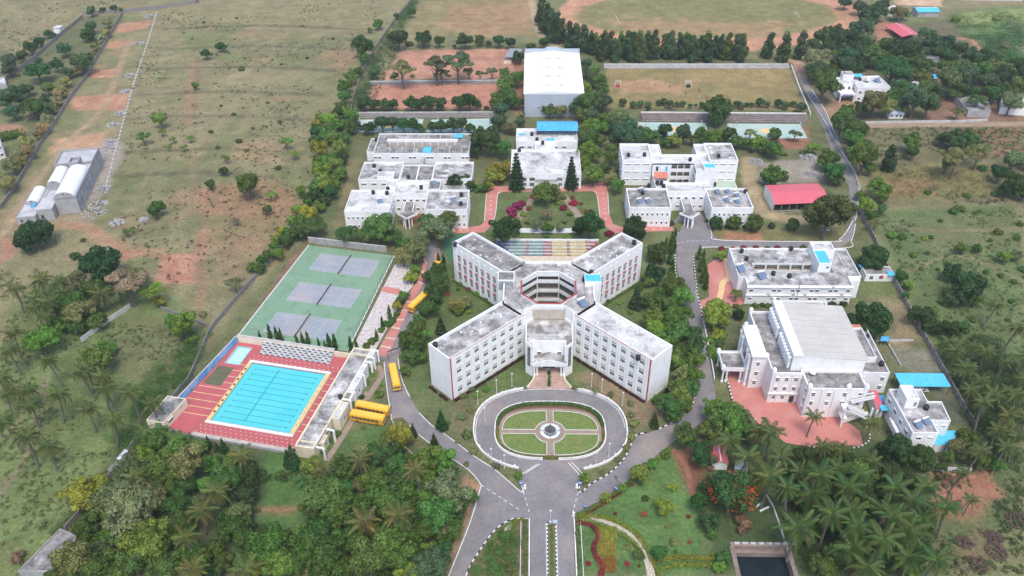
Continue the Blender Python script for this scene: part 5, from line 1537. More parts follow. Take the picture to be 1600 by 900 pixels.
shed('blue_tarpaulin_shelter', 'small blue tarpaulin shelter under the upper right trees', [g(1453, 121), g(1465, 121), g(1466, 115), g(1454, 116)], 2.4, 2.9, CYAN_S, n=2)
wh = thing('roadside_shrine', 'tiny white hut with blue-patterned roof beside the lane', 'hut', (*G(1397, 183).xy, 0))
MB().box(-3.4, 3.4, -2.0, 2.0, 0, 2.6).build('wall', W_WHITE, wh)
MB().quad((-3.9, -2.6, 2.6), (3.9, -2.6, 2.6), (2.6, 0, 3.9), (-2.6, 0, 3.9)).quad((3.9, 2.6, 2.6), (-3.9, 2.6, 2.6), (-2.6, 0, 3.9), (2.6, 0, 3.9)).quad((3.9, -2.6, 2.6), (3.9, 2.6, 2.6), (2.6, 0, 3.9)).quad((-3.9, 2.6, 2.6), (-3.9, -2.6, 2.6), (-2.6, 0, 3.9)).build('roof', mat('blue_grey_roof', (0.30, 0.40, 0.52), (0.45, 0.50, 0.55), 0.6, grain=0.1), wh)
for x in (-2.2, 0.2, 2.2):
    lbox(wh, 'window', GLASS, x - 0.45, x + 0.45, -2.05, -1.98, 1.0, 2.0)
ct_ = thing('gate_cottage', 'small white cottage with red crest under dark tree at right wall', 'house', (*G(1369, 437).xy, 0))
block(ct_, rect(-4.6, 5.4, -1.0, 4.2), 3.0, par=0.2, rm=R_DARK, edges={0: [(2.2, 0.6, 1.3, 1.6, 2, 1, False)]})
MB().lathe(0, 0, [(0, 0), (0.75, 0.01), (0.75, 0.12), (0, 0.13)], 12).build('painted_crest', REDT, ct_, loc=(1.0, -1.06, 1.9)).rotation_euler = (pi / 2, 0, 0)
lbox(ct_, 'blue_awning', CYAN_S, 3.2, 5.6, -1.9, 1.0, 3.05, 3.15)
lbox(ct_, 'blue_awning', CYAN_S, -5.4, -2.8, 3.4, 5.4, 3.05, 3.15)
house('pink_white_apartment', 'white and pink storeyed house cut by the left edge', P2((0, 250), (10, 246), (8, 235), (-12, 238), (-14, 252)), 7.5, W_PINKW, R_PALE, {0: row(7, 2, 1.2, 1.5, 1.2) + row(7, 2, 4.6, 1.5, 1.2), 1: row(5, 1, 4.6, 1.5, 1.2)})
house('grey_farm_hut', 'small grey farm hut at the upper left edge', P2((0, 140), (13, 139), (10, 128), (-4, 128)), 3.0, W_GREY, R_CONC)
house('concrete_slab_shed', 'long dark slab-roofed shed in the bottom left corner', P2((35, 905), (92, 905), (127, 850), (100, 838)), 3.2, W_GREY, R_DARK)
house('tin_roofed_hut', 'small patched white tin-roofed hut among bottom left trees', P2((186, 727), (203, 731), (214, 716), (198, 712)), 2.6, W_GREY, mat('patched_tin', (0.60, 0.62, 0.66), (0.35, 0.34, 0.36), 1.2, 0.45, 0.55, grain=0.1), par=0.0)
house('brown_roofed_store', 'low dark-roofed store behind the small tin-roofed hut', P2((172, 742), (190, 748), (200, 735), (186, 729)), 2.4, W_GREY, R_DARK, par=0.0)
gable('red_roofed_kiosk', 'small red-roofed kiosk half hidden by palms right of lawn', g(1122, 700), g(1126, 722), 4.0, 2.8, 3.8, RED_S, W_WHITE)
house('white_pump_house', 'small white pump house between palms and flame tree', P2((1146, 742), (1166, 745), (1166, 733), (1148, 729)), 2.8, W_WHITE, R_PALE, par=0.2)
# ------------------------------------------------------------------ swimming pool and tennis, in their own skewed frame
PR = -0.204
PO = Vector((-94.1, 29.1))
def pl(u, v):
    return (PO.x + u * cos(PR) - v * sin(PR), PO.y + u * sin(PR) + v * cos(PR))
def PQ(u0, u1, v0, v1):
    return [pl(u0, v0), pl(u1, v0), pl(u1, v1), pl(u0, v1)]
def pbox(root, name, ma, u0, u1, v0, v1, z0, z1):
    return MB().prism(PQ(u0, u1, v0, v1), z0, z1, True).build(name, ma, root)
deck_out = [pl(-9.7, 8.6), pl(30.7, 8.6), pl(30.7, -33.0), pl(-3.2, -33.0), pl(-14.6, -30.0), pl(-12.4, -21.0)]
sheet('pool_deck', ccw(deck_out), 0.24, REDD, [PQ(0, 25, -26, 0)[::-1], PQ(-8.3, -3.8, -1.7, 6.6)[::-1]])
SP = thing('swimming_pool', 'large turquoise lane swimming pool on red deck', 'swimming pool')
TILE = mat('pool_tile', (0.60, 0.86, 0.86), (0.32, 0.77, 0.79), 0.08, 0.3, 0.7, 0.4, 0.03, 1.0)
m = MB().flat(PQ(0, 25, -26, 0), 0.03)
m.build('pool_floor', TILE, SP)
MB().flat(PQ(0.02, 24.98, -25.98, -0.02), 0.21).build('water', POOLW, SP)
for k in range(10):
    v = -2.2 - k * 2.42
    mm = MB().prism(PQ(2.3, 22.9, v - 0.08, v + 0.08), 0.034, 0.06)
    mm.prism(PQ(2.1, 2.3, v - 0.5, v + 0.5), 0.034, 0.06).prism(PQ(22.9, 23.1, v - 0.5, v + 0.5), 0.034, 0.06)
    mm.build('lane_line', mat('lane_tile', (0.04, 0.19, 0.23), grain=0), SP)
MB().prism(PQ(9.7, 9.95, -24.4, -1.0), 0.062, 0.07).build('cross_line', MATS['lane_tile'], SP)
for u0, u1, v0, v1, ma in ((-1.3, -0.05, -26.2, 0.2, YELP), (25.05, 26.5, -26.2, 0.2, YELP), (-1.3, 26.5, 0.25, 1.2, KWHITE), (-1.3, 26.5, -27.3, -26.25, KWHITE)):
    pbox(SP, 'coping', ma, u0, u1, v0, v1, 0.2, 0.42)
for k in range(9):
    v = -2.2 - (k + 0.5) * 2.42
    for u in (-0.55, 25.7):
        pbox(SP, 'starting_block', DKMET if u < 0 else CREAMP, u - 0.25, u + 0.25, v - 0.25, v + 0.25, 0.43, 0.75)
pbox(SP, 'overflow_grate', BRPAV, 26.52, 26.8, -26.2, 0.2, 0.2, 0.3)
KP = thing('toddler_pool', 'small pale paddling pool beside the blue mural wall', 'swimming pool')
MB().flat(PQ(-8.3, -3.8, -1.7, 6.6), 0.03).build('pool_floor', mat('paddling_tile', (0.72, 0.80, 0.80), grain=0.03), KP)
MB().flat(PQ(-8.28, -3.82, -1.68, 6.58), 0.20).build('water', water_material('paddling_water', (0.5, 0.75, 0.78), 0.2), KP)
strip(MB(), PQ(-8.3, -3.8, -1.7, 6.6), -0.4, 0.0, 0.2, True, 0.36).build('coping', mat('teal_coping', (0.30, 0.52, 0.52), grain=0.05), KP)
# cream bands and dots on the deck
DKM = []
for k in range(9):
    v = -1.5 - k * 2.9
    MB().flat(PQ(-9.6 - (0 - v) * 0.13 if v < -12 else -4.6, -1.35, v - 0.12, v + 0.12), 0.246).build('deck_band', YELP, kind='structure')
    MB().flat(PQ(26.85, 30.6, v - 0.12, v + 0.12), 0.246).build('deck_band', YELP, kind='structure')
mb = MB()
for u in np.arange(-2, 30.4, 1.6):
    for v in (1.9, 3.5, -28.3, -29.6, -30.9):
        if not (u > 26.5 and v > 0) or True:
            uu = u + (0.8 if v in (3.5, -29.6) else 0)
            if uu < 30.4:
                mb.quad(*[(*pl(uu + 0.17 * a, v + 0.17 * b_), 0.246) for a, b_ in ((-1, -1), (1, -1), (1, 1), (-1, 1))])
mb.build('deck_dots', CREAMP, kind='structure')
MB().flat(ccw([pl(-10.6, -12.0), pl(-4.6, -12.0), pl(-4.6, -3.4), pl(-9.9, -3.4)]), 0.247).build('olive_mat', mat('olive_turf', (0.10, 0.11, 0.055), (0.13, 0.13, 0.07), 0.4, grain=0.15), kind='structure')
MB().flat(PQ(-2.6, 30.7, -33.0, -31.4), 0.247).build('deck_border', BEIGEP, kind='structure')
# spectator gallery with chequered seats
GA = thing('spectator_gallery', 'stepped white stand with dark chequered seats behind the pool', 'grandstand')
for r in range(6):
    v0 = 4.6 + r * 0.68
    for c in range(24):
        u0 = 0.2 + c
        pbox(GA, 'seat', STONEL if (r + c) % 2 else mat('seat_grey', (0.13, 0.14, 0.17), (0.10, 0.11, 0.13), 0.5, grain=0.1), u0 + 0.02, u0 + 0.98, v0, v0 + 0.64 if (r + c) % 2 else v0 + 0.3, 0.25, 0.55 + r * 0.36)
    pbox(GA, 'tier', STONEL, 0.15, 24.3, v0 + 0.05, v0 + 0.69, 0.24, 0.53 + r * 0.36)
PW = thing('pool_boundary_wall', 'cream boundary wall along the back of the pool', 'wall')
pbox(PW, 'wall', W_CREAM, -9.4, 24.6, 8.75, 9.1, 0, 3.0)
pbox(PW, 'wall', W_CREAM, 24.6, 30.6, 8.75, 9.1, 0, 2.2)
pbox(PW, 'coping', STONEL, -9.5, 24.7, 8.65, 9.2, 3.0, 3.15)
FW = thing('pool_front_wall', 'grey and cream boundary wall below the pool deck', 'wall')
pbox(FW, 'wall', W_GREY, -5.0, 30.6, -33.4, -33.05, 0, 1.0)
pbox(FW, 'wall', STONE, -13.8, -5.05, -33.2, -32.9, 0, 1.6)
MU = thing('mural_wall', 'long blue painted mural wall at the left of the pool', 'wall')
mur = mat('blue_mural', (0.10, 0.33, 0.68), (0.36, 0.52, 0.74), 0.35, 0.38, 0.6, 0.7, 0.1, 1.5, 0, 8, c3=(0.40, 0.36, 0.52), s3=0.25, l3=0.58, h3=0.7)
a, b_ = Vector(pl(-10.0, 9.0)), Vector(pl(-13.0, -22.0))
for k in range(8):
    p, q = a.lerp(b_, k / 8), a.lerp(b_, (k + 0.995) / 8)
    MB().bar((*p, 1.2), (*q, 1.2), 0.25, 2.4).build('painted_panel', mur, MU)
MB().bar((*a, 2.46), (*b_, 2.46), 0.36, 0.1).build('coping', STONEL, MU)
CH_ = thing('changing_room', 'flat-roofed cream changing room at the pool corner', 'building')
block(CH_, [pl(-16.2, -32.6), pl(-10.6, -32.6), pl(-9.6, -22.0), pl(-15.8, -22.0)], 3.2, wm=W_CREAM, rm=R_DARK, par=0.15, edges={1: [(2.8, 0.9, 2.0, 1.3, 2, 1, True), (8.0, 1.7, 1.3, 0.6, 2, 1, False)]})
# pool house with grand east front
PB = thing('pool_house', 'long cream pool house with weathered roof and white entrance arches', 'building')
ppoly = [pl(30.8, -33.6), pl(36.4, -33.6), pl(37.2, 9.8), pl(31.0, 9.8)]
block(PB, ppoly, 4.3, wm=W_CREAM, rm=R_CONC, par=0.5, cap=0.45, edges={1: [(u, 1.2, 1.3, 1.4, 2, 1, True) for u in (4, 9, 14, 30, 34, 38)]})
for v0, v1, du, z in ((-30.5, -27.5, 1.1, 3.8), (-21.5, -14.5, 2.2, 4.6), (-9.4, -3.0, 2.0, 4.8), (-1.5, 3.0, 1.4, 4.4), (6.4, 9.6, 1.6, 4.6)):
    block(PB, [pl(36.9, v0), pl(36.9 + du, v0), pl(36.9 + du, v1), pl(36.9, v1)], z, wm=W_CREAM if v0 < -10 else W_WHITE, rm=R_PALE, par=0.35, edges={1: [((v1 - v0) / 2, 1.0, 1.1, 1.5, 2, 1, False)]})
for v in (-33.0, -26.0, -13.5, -10.2, -2.2, 3.8, 6.0, 9.5):
    c = pl(39.2, v)
    lbox(PB, 'white_column', W_WHITE, c[0] - 0.28, c[0] + 0.28, c[1] - 0.28, c[1] + 0.28, 0, 4.4)
    q = pl(37.0, v)
    MB().bar((*q, 4.5), (*c, 4.5), 0.5, 0.4).build('white_beam', W_WHITE, PB)
MB().bar((*pl(39.2, -13.5), 4.9), (*pl(39.2, -10.2), 4.9), 0.5, 0.5).build('entrance_lintel', W_WHITE, PB)
pbox(PB, 'roof_step', R_DARK, 31.5, 36.5, -24.0, -23.6, 3.8, 4.4)
pbox(PB, 'roof_step', W_CREAM, 31.5, 36.5, -31.5, -31.2, 3.8, 4.4)
pbox(PB, 'roof_step', W_CREAM, 31.6, 36.8, 6.8, 7.1, 3.8, 4.5)
tank('on the pool house roof', 532, 619.5, 3.8, 0.7, 1.4)
# ------------------------------------------------------------------ tennis
sheet('tennis_surface', ccw([pl(-11.3, 12.0), pl(27.4, 12.0), pl(23.6, 68.4), pl(-11.3, 68.4)]), 0.03, TGREEN)
def court_lines(v1):
    u0, u1, v0 = -4.35, 19.42, v1 - 10.97
    sheet('tennis_court', PQ(u0, u1, v0, v1), 0.034, TBLUE)
    m = MB()
    def ln(a, b_, c, d):
        m.flat(PQ(min(a, c) - 0.05, max(a, c) + 0.05, min(b_, d) - 0.05, max(b_, d) + 0.05), 0.039)
    for v in (v0, v1, v0 + 1.37, v1 - 1.37):
        ln(u0, v, u1, v)
    for u in (u0, u1):
        ln(u, v0, u, v1)
    um = (u0 + u1) / 2
    m2 = MB()
    for u in (um - 6.4, um + 6.4):
        m2.flat(PQ(u - 0.05, u + 0.05, v0 + 1.37, v1 - 1.37), 0.0395)
    m2.flat(PQ(um - 6.4, um + 6.4, (v0 + v1) / 2 - 0.05, (v0 + v1) / 2 + 0.05), 0.04)
    fl_ = mat('faded_court_line', (0.50, 0.52, 0.51), (0.36, 0.39, 0.38), 0.6, 0.4, 0.7, grain=0.1)
    m.build('court_line', fl_, kind='structure')
    m2.build('court_line', fl_, kind='structure')
    t = thing('tennis_net', '', 'net', (*pl(um, (v0 + v1) / 2), 0.03), PR)
    for v in (-6.4, 6.4):
        MB().cyl(0, v, 0, 1.12, 0.07, n=8).build('post', DKMET, t)
    mm = MB()
    for k in range(44):
        v = -6.3 + k * 12.6 / 43
        mm.box(-0.012, 0.012, v - 0.035, v + 0.035, 0.05, 1.0)
    for k in range(7):
        mm.box(-0.02, 0.02, -6.35, 6.35, 0.08 + k * 0.14, 0.13 + k * 0.14)
    mm.build('mesh', DKMET, t, kind='stuff')
    MB().box(-0.03, 0.03, -6.35, 6.35, 1.0, 1.07).build('tape', KWHITE, t)
    return t
nets = [court_lines(v) for v in (63.9, 44.9, 26.7)]
for t, l in zip(nets, ('dark tennis net on the farthest blue court', 'dark tennis net on the middle blue court', 'dark tennis net on the blue court nearest the pool')):
    t['label'] = l
    t['group'] = 'tennis nets'
TF = thing('tennis_fence', 'thin wire fence on posts along the right edge of tennis courts', 'fence')
a, b_ = Vector(pl(27.5, 12.2)), Vector(pl(23.7, 68.3))
for k in range(19):
    p = a.lerp(b_, k / 18)
    MB().cyl(p.x, p.y, 0, 2.8, 0.05, n=6).build('post', DKMET, TF)
for z in (0.1, 1.4, 2.75):
    MB().bar((*a, z), (*b_, z), 0.035).build('wire_rail', DKMET, TF)
kerb('court_kerb', [tuple(a), tuple(b_)], 0.3, 0.2)
kerb('court_kerb', [pl(-11.4, 68.4), pl(-11.4, 9.4)], 0.3, 0.25)
# ------------------------------------------------------------------ paved areas
sheet('crazy_paving', P2((617, 413), (640, 408), (652, 420), (645, 447), (630, 466), (612, 500), (586, 548), (547, 551)), 0.022, CRAZY)
walk = [(663, 400), (660, 420), (652, 440), (644, 450), (636, 469), (622, 497), (605, 522), (586, 556), (606, 558), (628, 507), (648, 466), (657, 452), (666, 431), (667, 405)]
sheet('red_sidewalk', P2(*walk), 0.14, REDP)
for a, b_ in (((662, 405), (667, 412)), ((659, 424), (666, 430)), ((652, 440), (661, 444)), ((634, 472), (645, 472)), ((627, 485), (639, 486)), ((620, 500), (632, 500)), ((612, 512), (625, 514)), ((602, 528), (618, 530)), ((595, 541), (611, 544))):
    strip(MB(), P2(a, b_), -0.35, 0.35, 0.146).build('cream_band', CREAMP, kind='structure')
sheet('red_cross_walk', P2((599, 447), (626, 452), (621, 461), (594, 455)), 0.027, REDP)
sheet('red_lane', P2((678, 398), (684, 394), (694, 425), (688, 428)), 0.05, REDP)
plz = P2((1106, 413), (1118, 405), (1138, 404), (1142, 436), (1164, 474), (1152, 478), (1096, 483), (1094, 470), (1108, 464))
sheet('red_plaza', plz, 0.016, REDP)
def ribbon(name, px, w, z, ma):
    return strip(MB(), smooth(P2(*px), 5), -w / 2, w / 2, z).build(name, ma, kind='structure')
ribbon('yellow_path', [(1133, 404), (1138, 420), (1141, 434)], 2.2, 0.021, YELP)
ribbon('yellow_path', [(1148, 436), (1135, 437), (1129, 443), (1127, 455), (1124, 467)], 2.0, 0.0255, YELP)
sheet('hall_plaza', P2((1120, 560), (1132, 583), (1140, 615), (1147, 640), (1183, 660), (1228, 692), (1262, 698), (1350, 696), (1343, 673), (1310, 650), (1250, 600), (1200, 560)), 0.03, REDP)
kerb('plaza_kerb', P2((1132, 583), (1140, 615), (1147, 640), (1183, 660)), 0.4, 0.6, bw=0.8)
kerb('plaza_kerb', smooth(P2((1262, 700), (1310, 701), (1340, 700), (1358, 690), (1360, 678)), 5), 0.3, 0.35, bw=0.7)
# garden paths behind the main block
gp = P2((762, 286), (778, 291), (830, 291), (900, 291), (945, 284), (950, 300), (952, 335), (958, 350), (972, 355), (1000, 353), (1052, 355), (1052, 361), (1000, 362), (962, 365), (946, 354), (938, 340), (933, 305), (928, 299), (830, 299), (784, 300), (778, 304), (775, 332), (770, 350), (757, 363), (735, 364), (688, 364), (688, 355), (735, 355), (751, 352), (757, 345), (759, 320))
sheet('red_garden_path', gp, 0.02, REDP)
for px in ([(757, 345), (759, 320), (762, 286)], [(770, 350), (775, 332), (778, 304), (784, 300)], [(952, 335), (950, 300)], [(938, 340), (933, 305), (928, 299)]):
    kerb('path_edging', smooth(P2(*px), 4), 0.2, 0.1)
mb = MB()
for q in ([(766 + 0.3 * k, 300 + 7 * k) for k in range(7)] + [(942 + k * 0.9, 302 + 8 * k) for k in range(6)] + [(985 + 12 * k, 358) for k in range(5)] + [(700 + 10 * k, 360) for k in range(4)]):
    c = G(*q)
    mb.flat([(c.x - 0.7, c.y), (c.x, c.y - 0.4), (c.x + 0.7, c.y), (c.x, c.y + 0.4)], 0.025)
mb.build('path_inlay', CREAMP, kind='structure')
ribbon('grey_garden_path', [(836, 305), (822, 325), (806, 345)], 3.0, 0.02, BRPAV)
ribbon('grey_garden_path', [(880, 305), (893, 322), (908, 345)], 3.0, 0.02, BRPAV)
ribbon('pebble_path', [(812, 360), (855, 361), (902, 360)], 3.2, 0.02, mat('pebble_white', (0.68, 0.68, 0.66), (0.50, 0.50, 0.48), 2.0, grain=0.2))
for x in np.arange(812, 903, 5.0):
    c = G(x, 357.5)
    MB().box(-0.3, 0.3, -0.12, 0.12, 0, 0.35).build('path_edging', KWHITE, None, loc=(c.x, c.y, 0), kind='structure')
sheet('turf_mat', P2((688, 366), (752, 366), (716, 378), (707, 386), (706, 412), (694, 392)), 0.018, mat('artificial_turf', (0.06, 0.16, 0.09), (0.05, 0.13, 0.075), 0.5, grain=0.1))
# tiered seats in team colours behind the main block
AM = thing('amphitheatre', 'stepped open-air stand painted blue, green, red and yellow', 'grandstand')
segs = [(-18.6, -13.7, (0.05, 0.10, 0.32)), (-13.6, -7.6, (0.07, 0.26, 0.24)), (-7.5, -6.7, (0.34, 0.05, 0.06)), (-6.6, -0.9, (0.07, 0.26, 0.24)), (-0.8, 2.3, (0.34, 0.05, 0.07)), (2.4, 8.1, (0.70, 0.52, 0.14)), (8.2, 9.0, (0.34, 0.05, 0.06)), (9.1, 15.2, (0.70, 0.52, 0.14)), (15.3, 20.2, (0.40, 0.05, 0.07))]
for r in range(5):
    y0 = 91.6 + r * 1.65
    ins_ = (4 - r) * 1.45
    for k, (x0, x1, c) in enumerate(segs):
        c = tuple(v * 0.62 + 0.13 for v in c)
        xa, xb = max(x0, -18.6 + ins_), min(x1, 20.2 - ins_)
        if xb - xa > 0.3:
            lbox(AM, 'tier', mat('tier_paint_%02d' % (int(c[0] * 100) * 100 + int(c[1] * 100)), c, tuple(v * 0.8 for v in c), 0.6, grain=0.08), xa, xb, y0, y0 + 0.85, 0, 0.35 + r * 0.38)
            lbox(AM, 'white_tread', STONEL, xa, xb, y0 + 0.86, y0 + 1.64, 0, 0.33 + r * 0.38)
lbox(AM, 'back_wall', W_WHITE, -18.8, 20.4, 99.9, 100.2, 0, 2.2)
sheet('stage_floor', [(-12, 66), (13, 66), (13.5, 91.5), (-12.2, 91.5)], 0.06, CREAMP)
# ------------------------------------------------------------------ courts and terraces to the north
for px in ([(997, 191), (1103, 192), (1106, 212), (1000, 213)], [(1136, 193), (1250, 194), (1262, 216), (1140, 217)], [(560, 187), (662, 186), (657, 207), (545, 207)], [(674, 187), (777, 185), (770, 207), (666, 207)]):
    P = P2(*px)
    sheet('basketball_court', ccw(P), 0.03, BBALL)
    line('court_line', inset(ccw(P), 1.2), 0.25, 0.037, True)
    c = sum((Vector(p) for p in P), Vector((0, 0))) / 4
    MB().flat([(c.x + 3 * cos(a), c.y + 3 * sin(a)) for a in np.linspace(0, 2 * pi, 20)[:-1]], 0.036).build('centre_circle', YELP, kind='structure')
hoops = []
for px, py in ((1008, 200), (1098, 200), (1146, 203), (1252, 203), (560, 196), (655, 196), (682, 195), (766, 195)):
    c = G(px, py)
    t = thing('basketball_hoop', '', 'basketball hoop', (c.x, c.y, 0), 0)
    MB().bar((0, 0, 0), (0, 0, 3.0), 0.16).bar((0, 0, 2.9), (0.9 if px in (1008, 1146, 560, 682) else -0.9, 0, 3.1), 0.12).build('post', METAL, t)
    s = 0.95 if px in (1008, 1146, 560, 682) else -0.95
    MB().box(s - 0.04, s + 0.04, -0.9, 0.9, 2.8, 3.9).build('backboard', KWHITE, t)
    hoops.append(t)
name_row(hoops[:4], 'basketball hoop', 'on the courts below the playing field', 'basketball hoop', 'hoops on the right courts')
name_row(hoops[4:], 'basketball hoop', 'on the courts below the red clay', 'basketball hoop', 'hoops on the left courts')
def terrace(name, label, p0, p1, rows, dep, hgt, ma, top=None):
    r = thing(name, label, 'steps')
    a, b_ = Vector(p0), Vector(p1)
    e = (b_ - a).normalized()
    n = Vector((-e.y, e.x))
    for k in range(rows):
        q = [a + n * k * dep, b_ + n * k * dep, b_ + n * (k + 1) * dep, a + n * (k + 1) * dep]
        MB().prism([tuple(v) for v in q], 0, hgt * (k + 1), True).build('step', ma, r)
    if top:
        q = [a + n * rows * dep, b_ + n * rows * dep, b_ + n * (rows * dep + 0.4), a + n * (rows * dep + 0.4)]
        MB().prism([tuple(v) for v in q], 0, hgt * rows + 0.5, True).build('parapet', top, r)
    return r
terrace('field_terrace', 'brown stepped terrace with white parapet below the playing field', P2((1003, 190))[0], P2((1264, 192))[0], 5, 1.3, 0.35, STEPM, KWHITE)
terrace('spectator_steps', 'long pale stepped stand along the far side of playing field', P2((944, 107))[0], P2((1234, 107))[0], 3, 1.2, 0.3, mat('grey_steps', (0.40, 0.39, 0.38), (0.30, 0.29, 0.28), 0.4, grain=0.15), STONEL)
terrace('clay_terrace', 'grey retaining steps between red clay and green courts', P2((552, 185))[0], P2((778, 184))[0], 3, 1.2, 0.4, STONE, STONEL)
terrace('upper_clay_wall', 'grey retaining wall between the two red clay grounds', P2((578, 133))[0], P2((777, 131))[0], 2, 1.0, 0.5, STONE, STONEL)
gv = lambda x, y: (G(x, y, 3).x, G(x, y, 3).y)
shed('clay_court_pavilion', 'grey canopy over yellow steps at the corner of red clay', [gv(788, 90), gv(806, 91), gv(817, 79), gv(796, 78)], 3.4, 4.0, METAL, n=6)
terrace('clay_court_steps', 'short yellow steps below the grey canopy on red clay', P2((787, 100))[0], P2((799, 100))[0], 4, 1.2, 0.4, CREAMP)
LG = thing('lane_gate', 'grey gate panels across the lane above the parked bus', 'gate')
a, b_ = Vector(P2((585, 561))[0]), Vector(P2((606, 565))[0])
for k in range(4):
    p, q = a.lerp(b_, k / 4), a.lerp(b_, (k + 0.96) / 4)
    MB().bar((*p, 0.9), (*q, 0.9), 0.2, 1.6).build('panel', METAL, LG)
c, d = Vector(P2((607, 563))[0]), Vector(P2((626, 556))[0])
MB().bar((*c, 3.6), (*d, 3.6), 0.25, 0.3).build('height_bar', DKMET, LG)
for p in (c, d, b_):
    MB().box(-0.13, 0.13, -0.13, 0.13, 0, 3.6).build('post', METAL, LG, loc=(p.x, p.y, 0))
# ------------------------------------------------------------------ boundary walls
def wall_run(name, label, px, h=2.0, th=0.3, ma=None, step=5.0, post=None, cap=None, world=None, cat='wall'):
    r = thing(name, label, cat)
    pts = resample(world or P2(*px), step)
    for a, b_ in zip(pts, pts[1:]):
        z = h + random.uniform(-0.04, 0.04)
        d = (Vector(b_) - Vector(a)) * 0.004
        MB().bar((a[0] + d.x, a[1] + d.y, z / 2), (b_[0] - d.x, b_[1] - d.y, z / 2), th, z).build('panel', ma or STONE, r)
        if cap:
            MB().bar((*a, z + 0.07), (*b_, z + 0.07), th + 0.15, 0.12).build('coping', cap, r)
        if post:
            MB().box(-0.2, 0.2, -0.2, 0.2, 0, h + 0.2).build('post', post, r, loc=(a[0], a[1], 0), rz=atan2(b_[1] - a[1], b_[0] - a[0]))
    return r
PREC = mat('precast_wall', (0.33, 0.30, 0.29), (0.25, 0.225, 0.215), 0.5, grain=0.12)
wall_run('east_compound_wall', 'long grey precast compound wall down the right side of campus', [(1342, 330), (1367, 380), (1382, 415), (1430, 505), (1473, 583), (1500, 632), (1530, 683)], 2.2, 0.2, PREC, 3.0, mat('precast_post', (0.20, 0.17, 0.165), grain=0.1))
wall_run('south_east_wall', 'low grey wall behind the palms below the staff house', [(1458, 735), (1500, 737), (1545, 737)], 1.5, 0.25, STONEL)
wall_run('west_compound_wall', 'long grey compound wall between campus and the left field', [(645, 0), (612, 40), (587, 77), (565, 120), (552, 160), (545, 205), (535, 260), (522, 305), (495, 325), (480, 340), (453, 377), (417, 417), (398, 437), (365, 475), (333, 513), (328, 522), (312, 560), (297, 595), (277, 617), (250, 655), (238, 668)], 2.0, 0.25, STONE, 4.0)
wall_run('south_west_wall', 'grey wall running down to the bottom left slab shed', [(215, 690), (190, 724), (177, 742), (130, 800), (100, 835)], 2.0, 0.25, STONE, 4.0)
wall_run('plot_wall', 'pale block wall of the plot below the leaning palms', [(128, 535), (165, 507), (207, 479)], 1.8, 0.25, STONEL, 3.0)
wall_run('field_corner_wall', 'grey block wall joining the compound wall from the left', [(253, 484), (290, 498), (328, 513)], 1.6, 0.25, STONE, 3.0)
wall_run('orchard_wall', 'long grey wall along the right of the upper left orchard', [(192, 22), (157, 83), (133, 125), (110, 155), (85, 197), (72, 213), (48, 255), (23, 298), (0, 330)], 2.0, 0.3, STONE, 5.0)
wall_run('orchard_back_wall', 'grey wall along the left edge of the orchard', [(130, 28), (93, 58), (55, 92), (20, 118), (0, 133)], 2.2, 0.3, STONE, 5.0)
wall_run('far_field_wall', 'grey wall across the far top left corner', [(130, 24), (192, 20), (250, 14), (310, 5), (312, 0)], 2.5, 0.3, STONE, 6.0)
wall_run('top_right_wall', 'pale wall at the far top right edge', [(1500, 0), (1600, 2)], 3.0, 0.4, STONEL, 8.0)
wall_run('lane_wall', 'low white wall along the lane below the guest house', [(1352, 193), (1420, 192), (1500, 191), (1545, 189)], 1.2, 0.3, STONEL, 6.0)
wall_run('tennis_back_wall', 'tall grey block wall behind the tennis courts', None, 2.6, 0.3, mat('grey_block_wall', (0.36, 0.34, 0.32), (0.28, 0.265, 0.25), 0.5, grain=0.12), 4.0, None, STONEL, world=[pl(-12.0, 70.0), pl(23.6, 70.0)])
wall_run('playing_field_wall', 'low white wall on the right of the playing field', [(1236, 104), (1247, 135), (1258, 160), (1267, 183)], 1.2, 0.4, KWHITE, 6.0)
wall_run('road_parapet', 'white wall along the outer side of the curving right road', [(1262, 150), (1290, 195), (1312, 235), (1335, 270), (1344, 300), (1342, 326)], 0.9, 0.3, STONEL, 4.0)
wall_run('yard_wall', 'low white wall crossing the yard right of the hall', [(1369, 534), (1440, 533)], 0.8, 0.25, STONEL, 4.0)
wall_run('yard_side_wall', 'thin wall running down beside the convention hall annexe', [(1385, 535), (1412, 582)], 0.8, 0.25, STONEL, 4.0)
wall_run('right_road_wall', 'white wall along the right road beside the convention hall lawn', [(1098, 500), (1106, 540), (1112, 570), (1117, 600)], 0.9, 0.3, KWHITE, 3.0)
wall_run('palm_garden_wall', 'thin low wall running up from the pond through palms', [(1228, 853), (1210, 800), (1203, 780), (1180, 762)], 0.7, 0.3, STONEL, 4.0)
BM = thing('boundary_stones', 'line of white painted stones across the upper left field', 'boundary marker')
pts = resample(smooth(P2((245, 20), (233, 60), (213, 120), (200, 165), (187, 213), (172, 270), (165, 298)), 6), 4.4)
for p in pts:
    MB().box(-0.32, 0.32, -1.1, 1.1, 0, 0.5).build('stone', STONEL, BM, loc=(p[0], p[1], 0), rz=random.uniform(-0.15, 0.15) + 0.13)
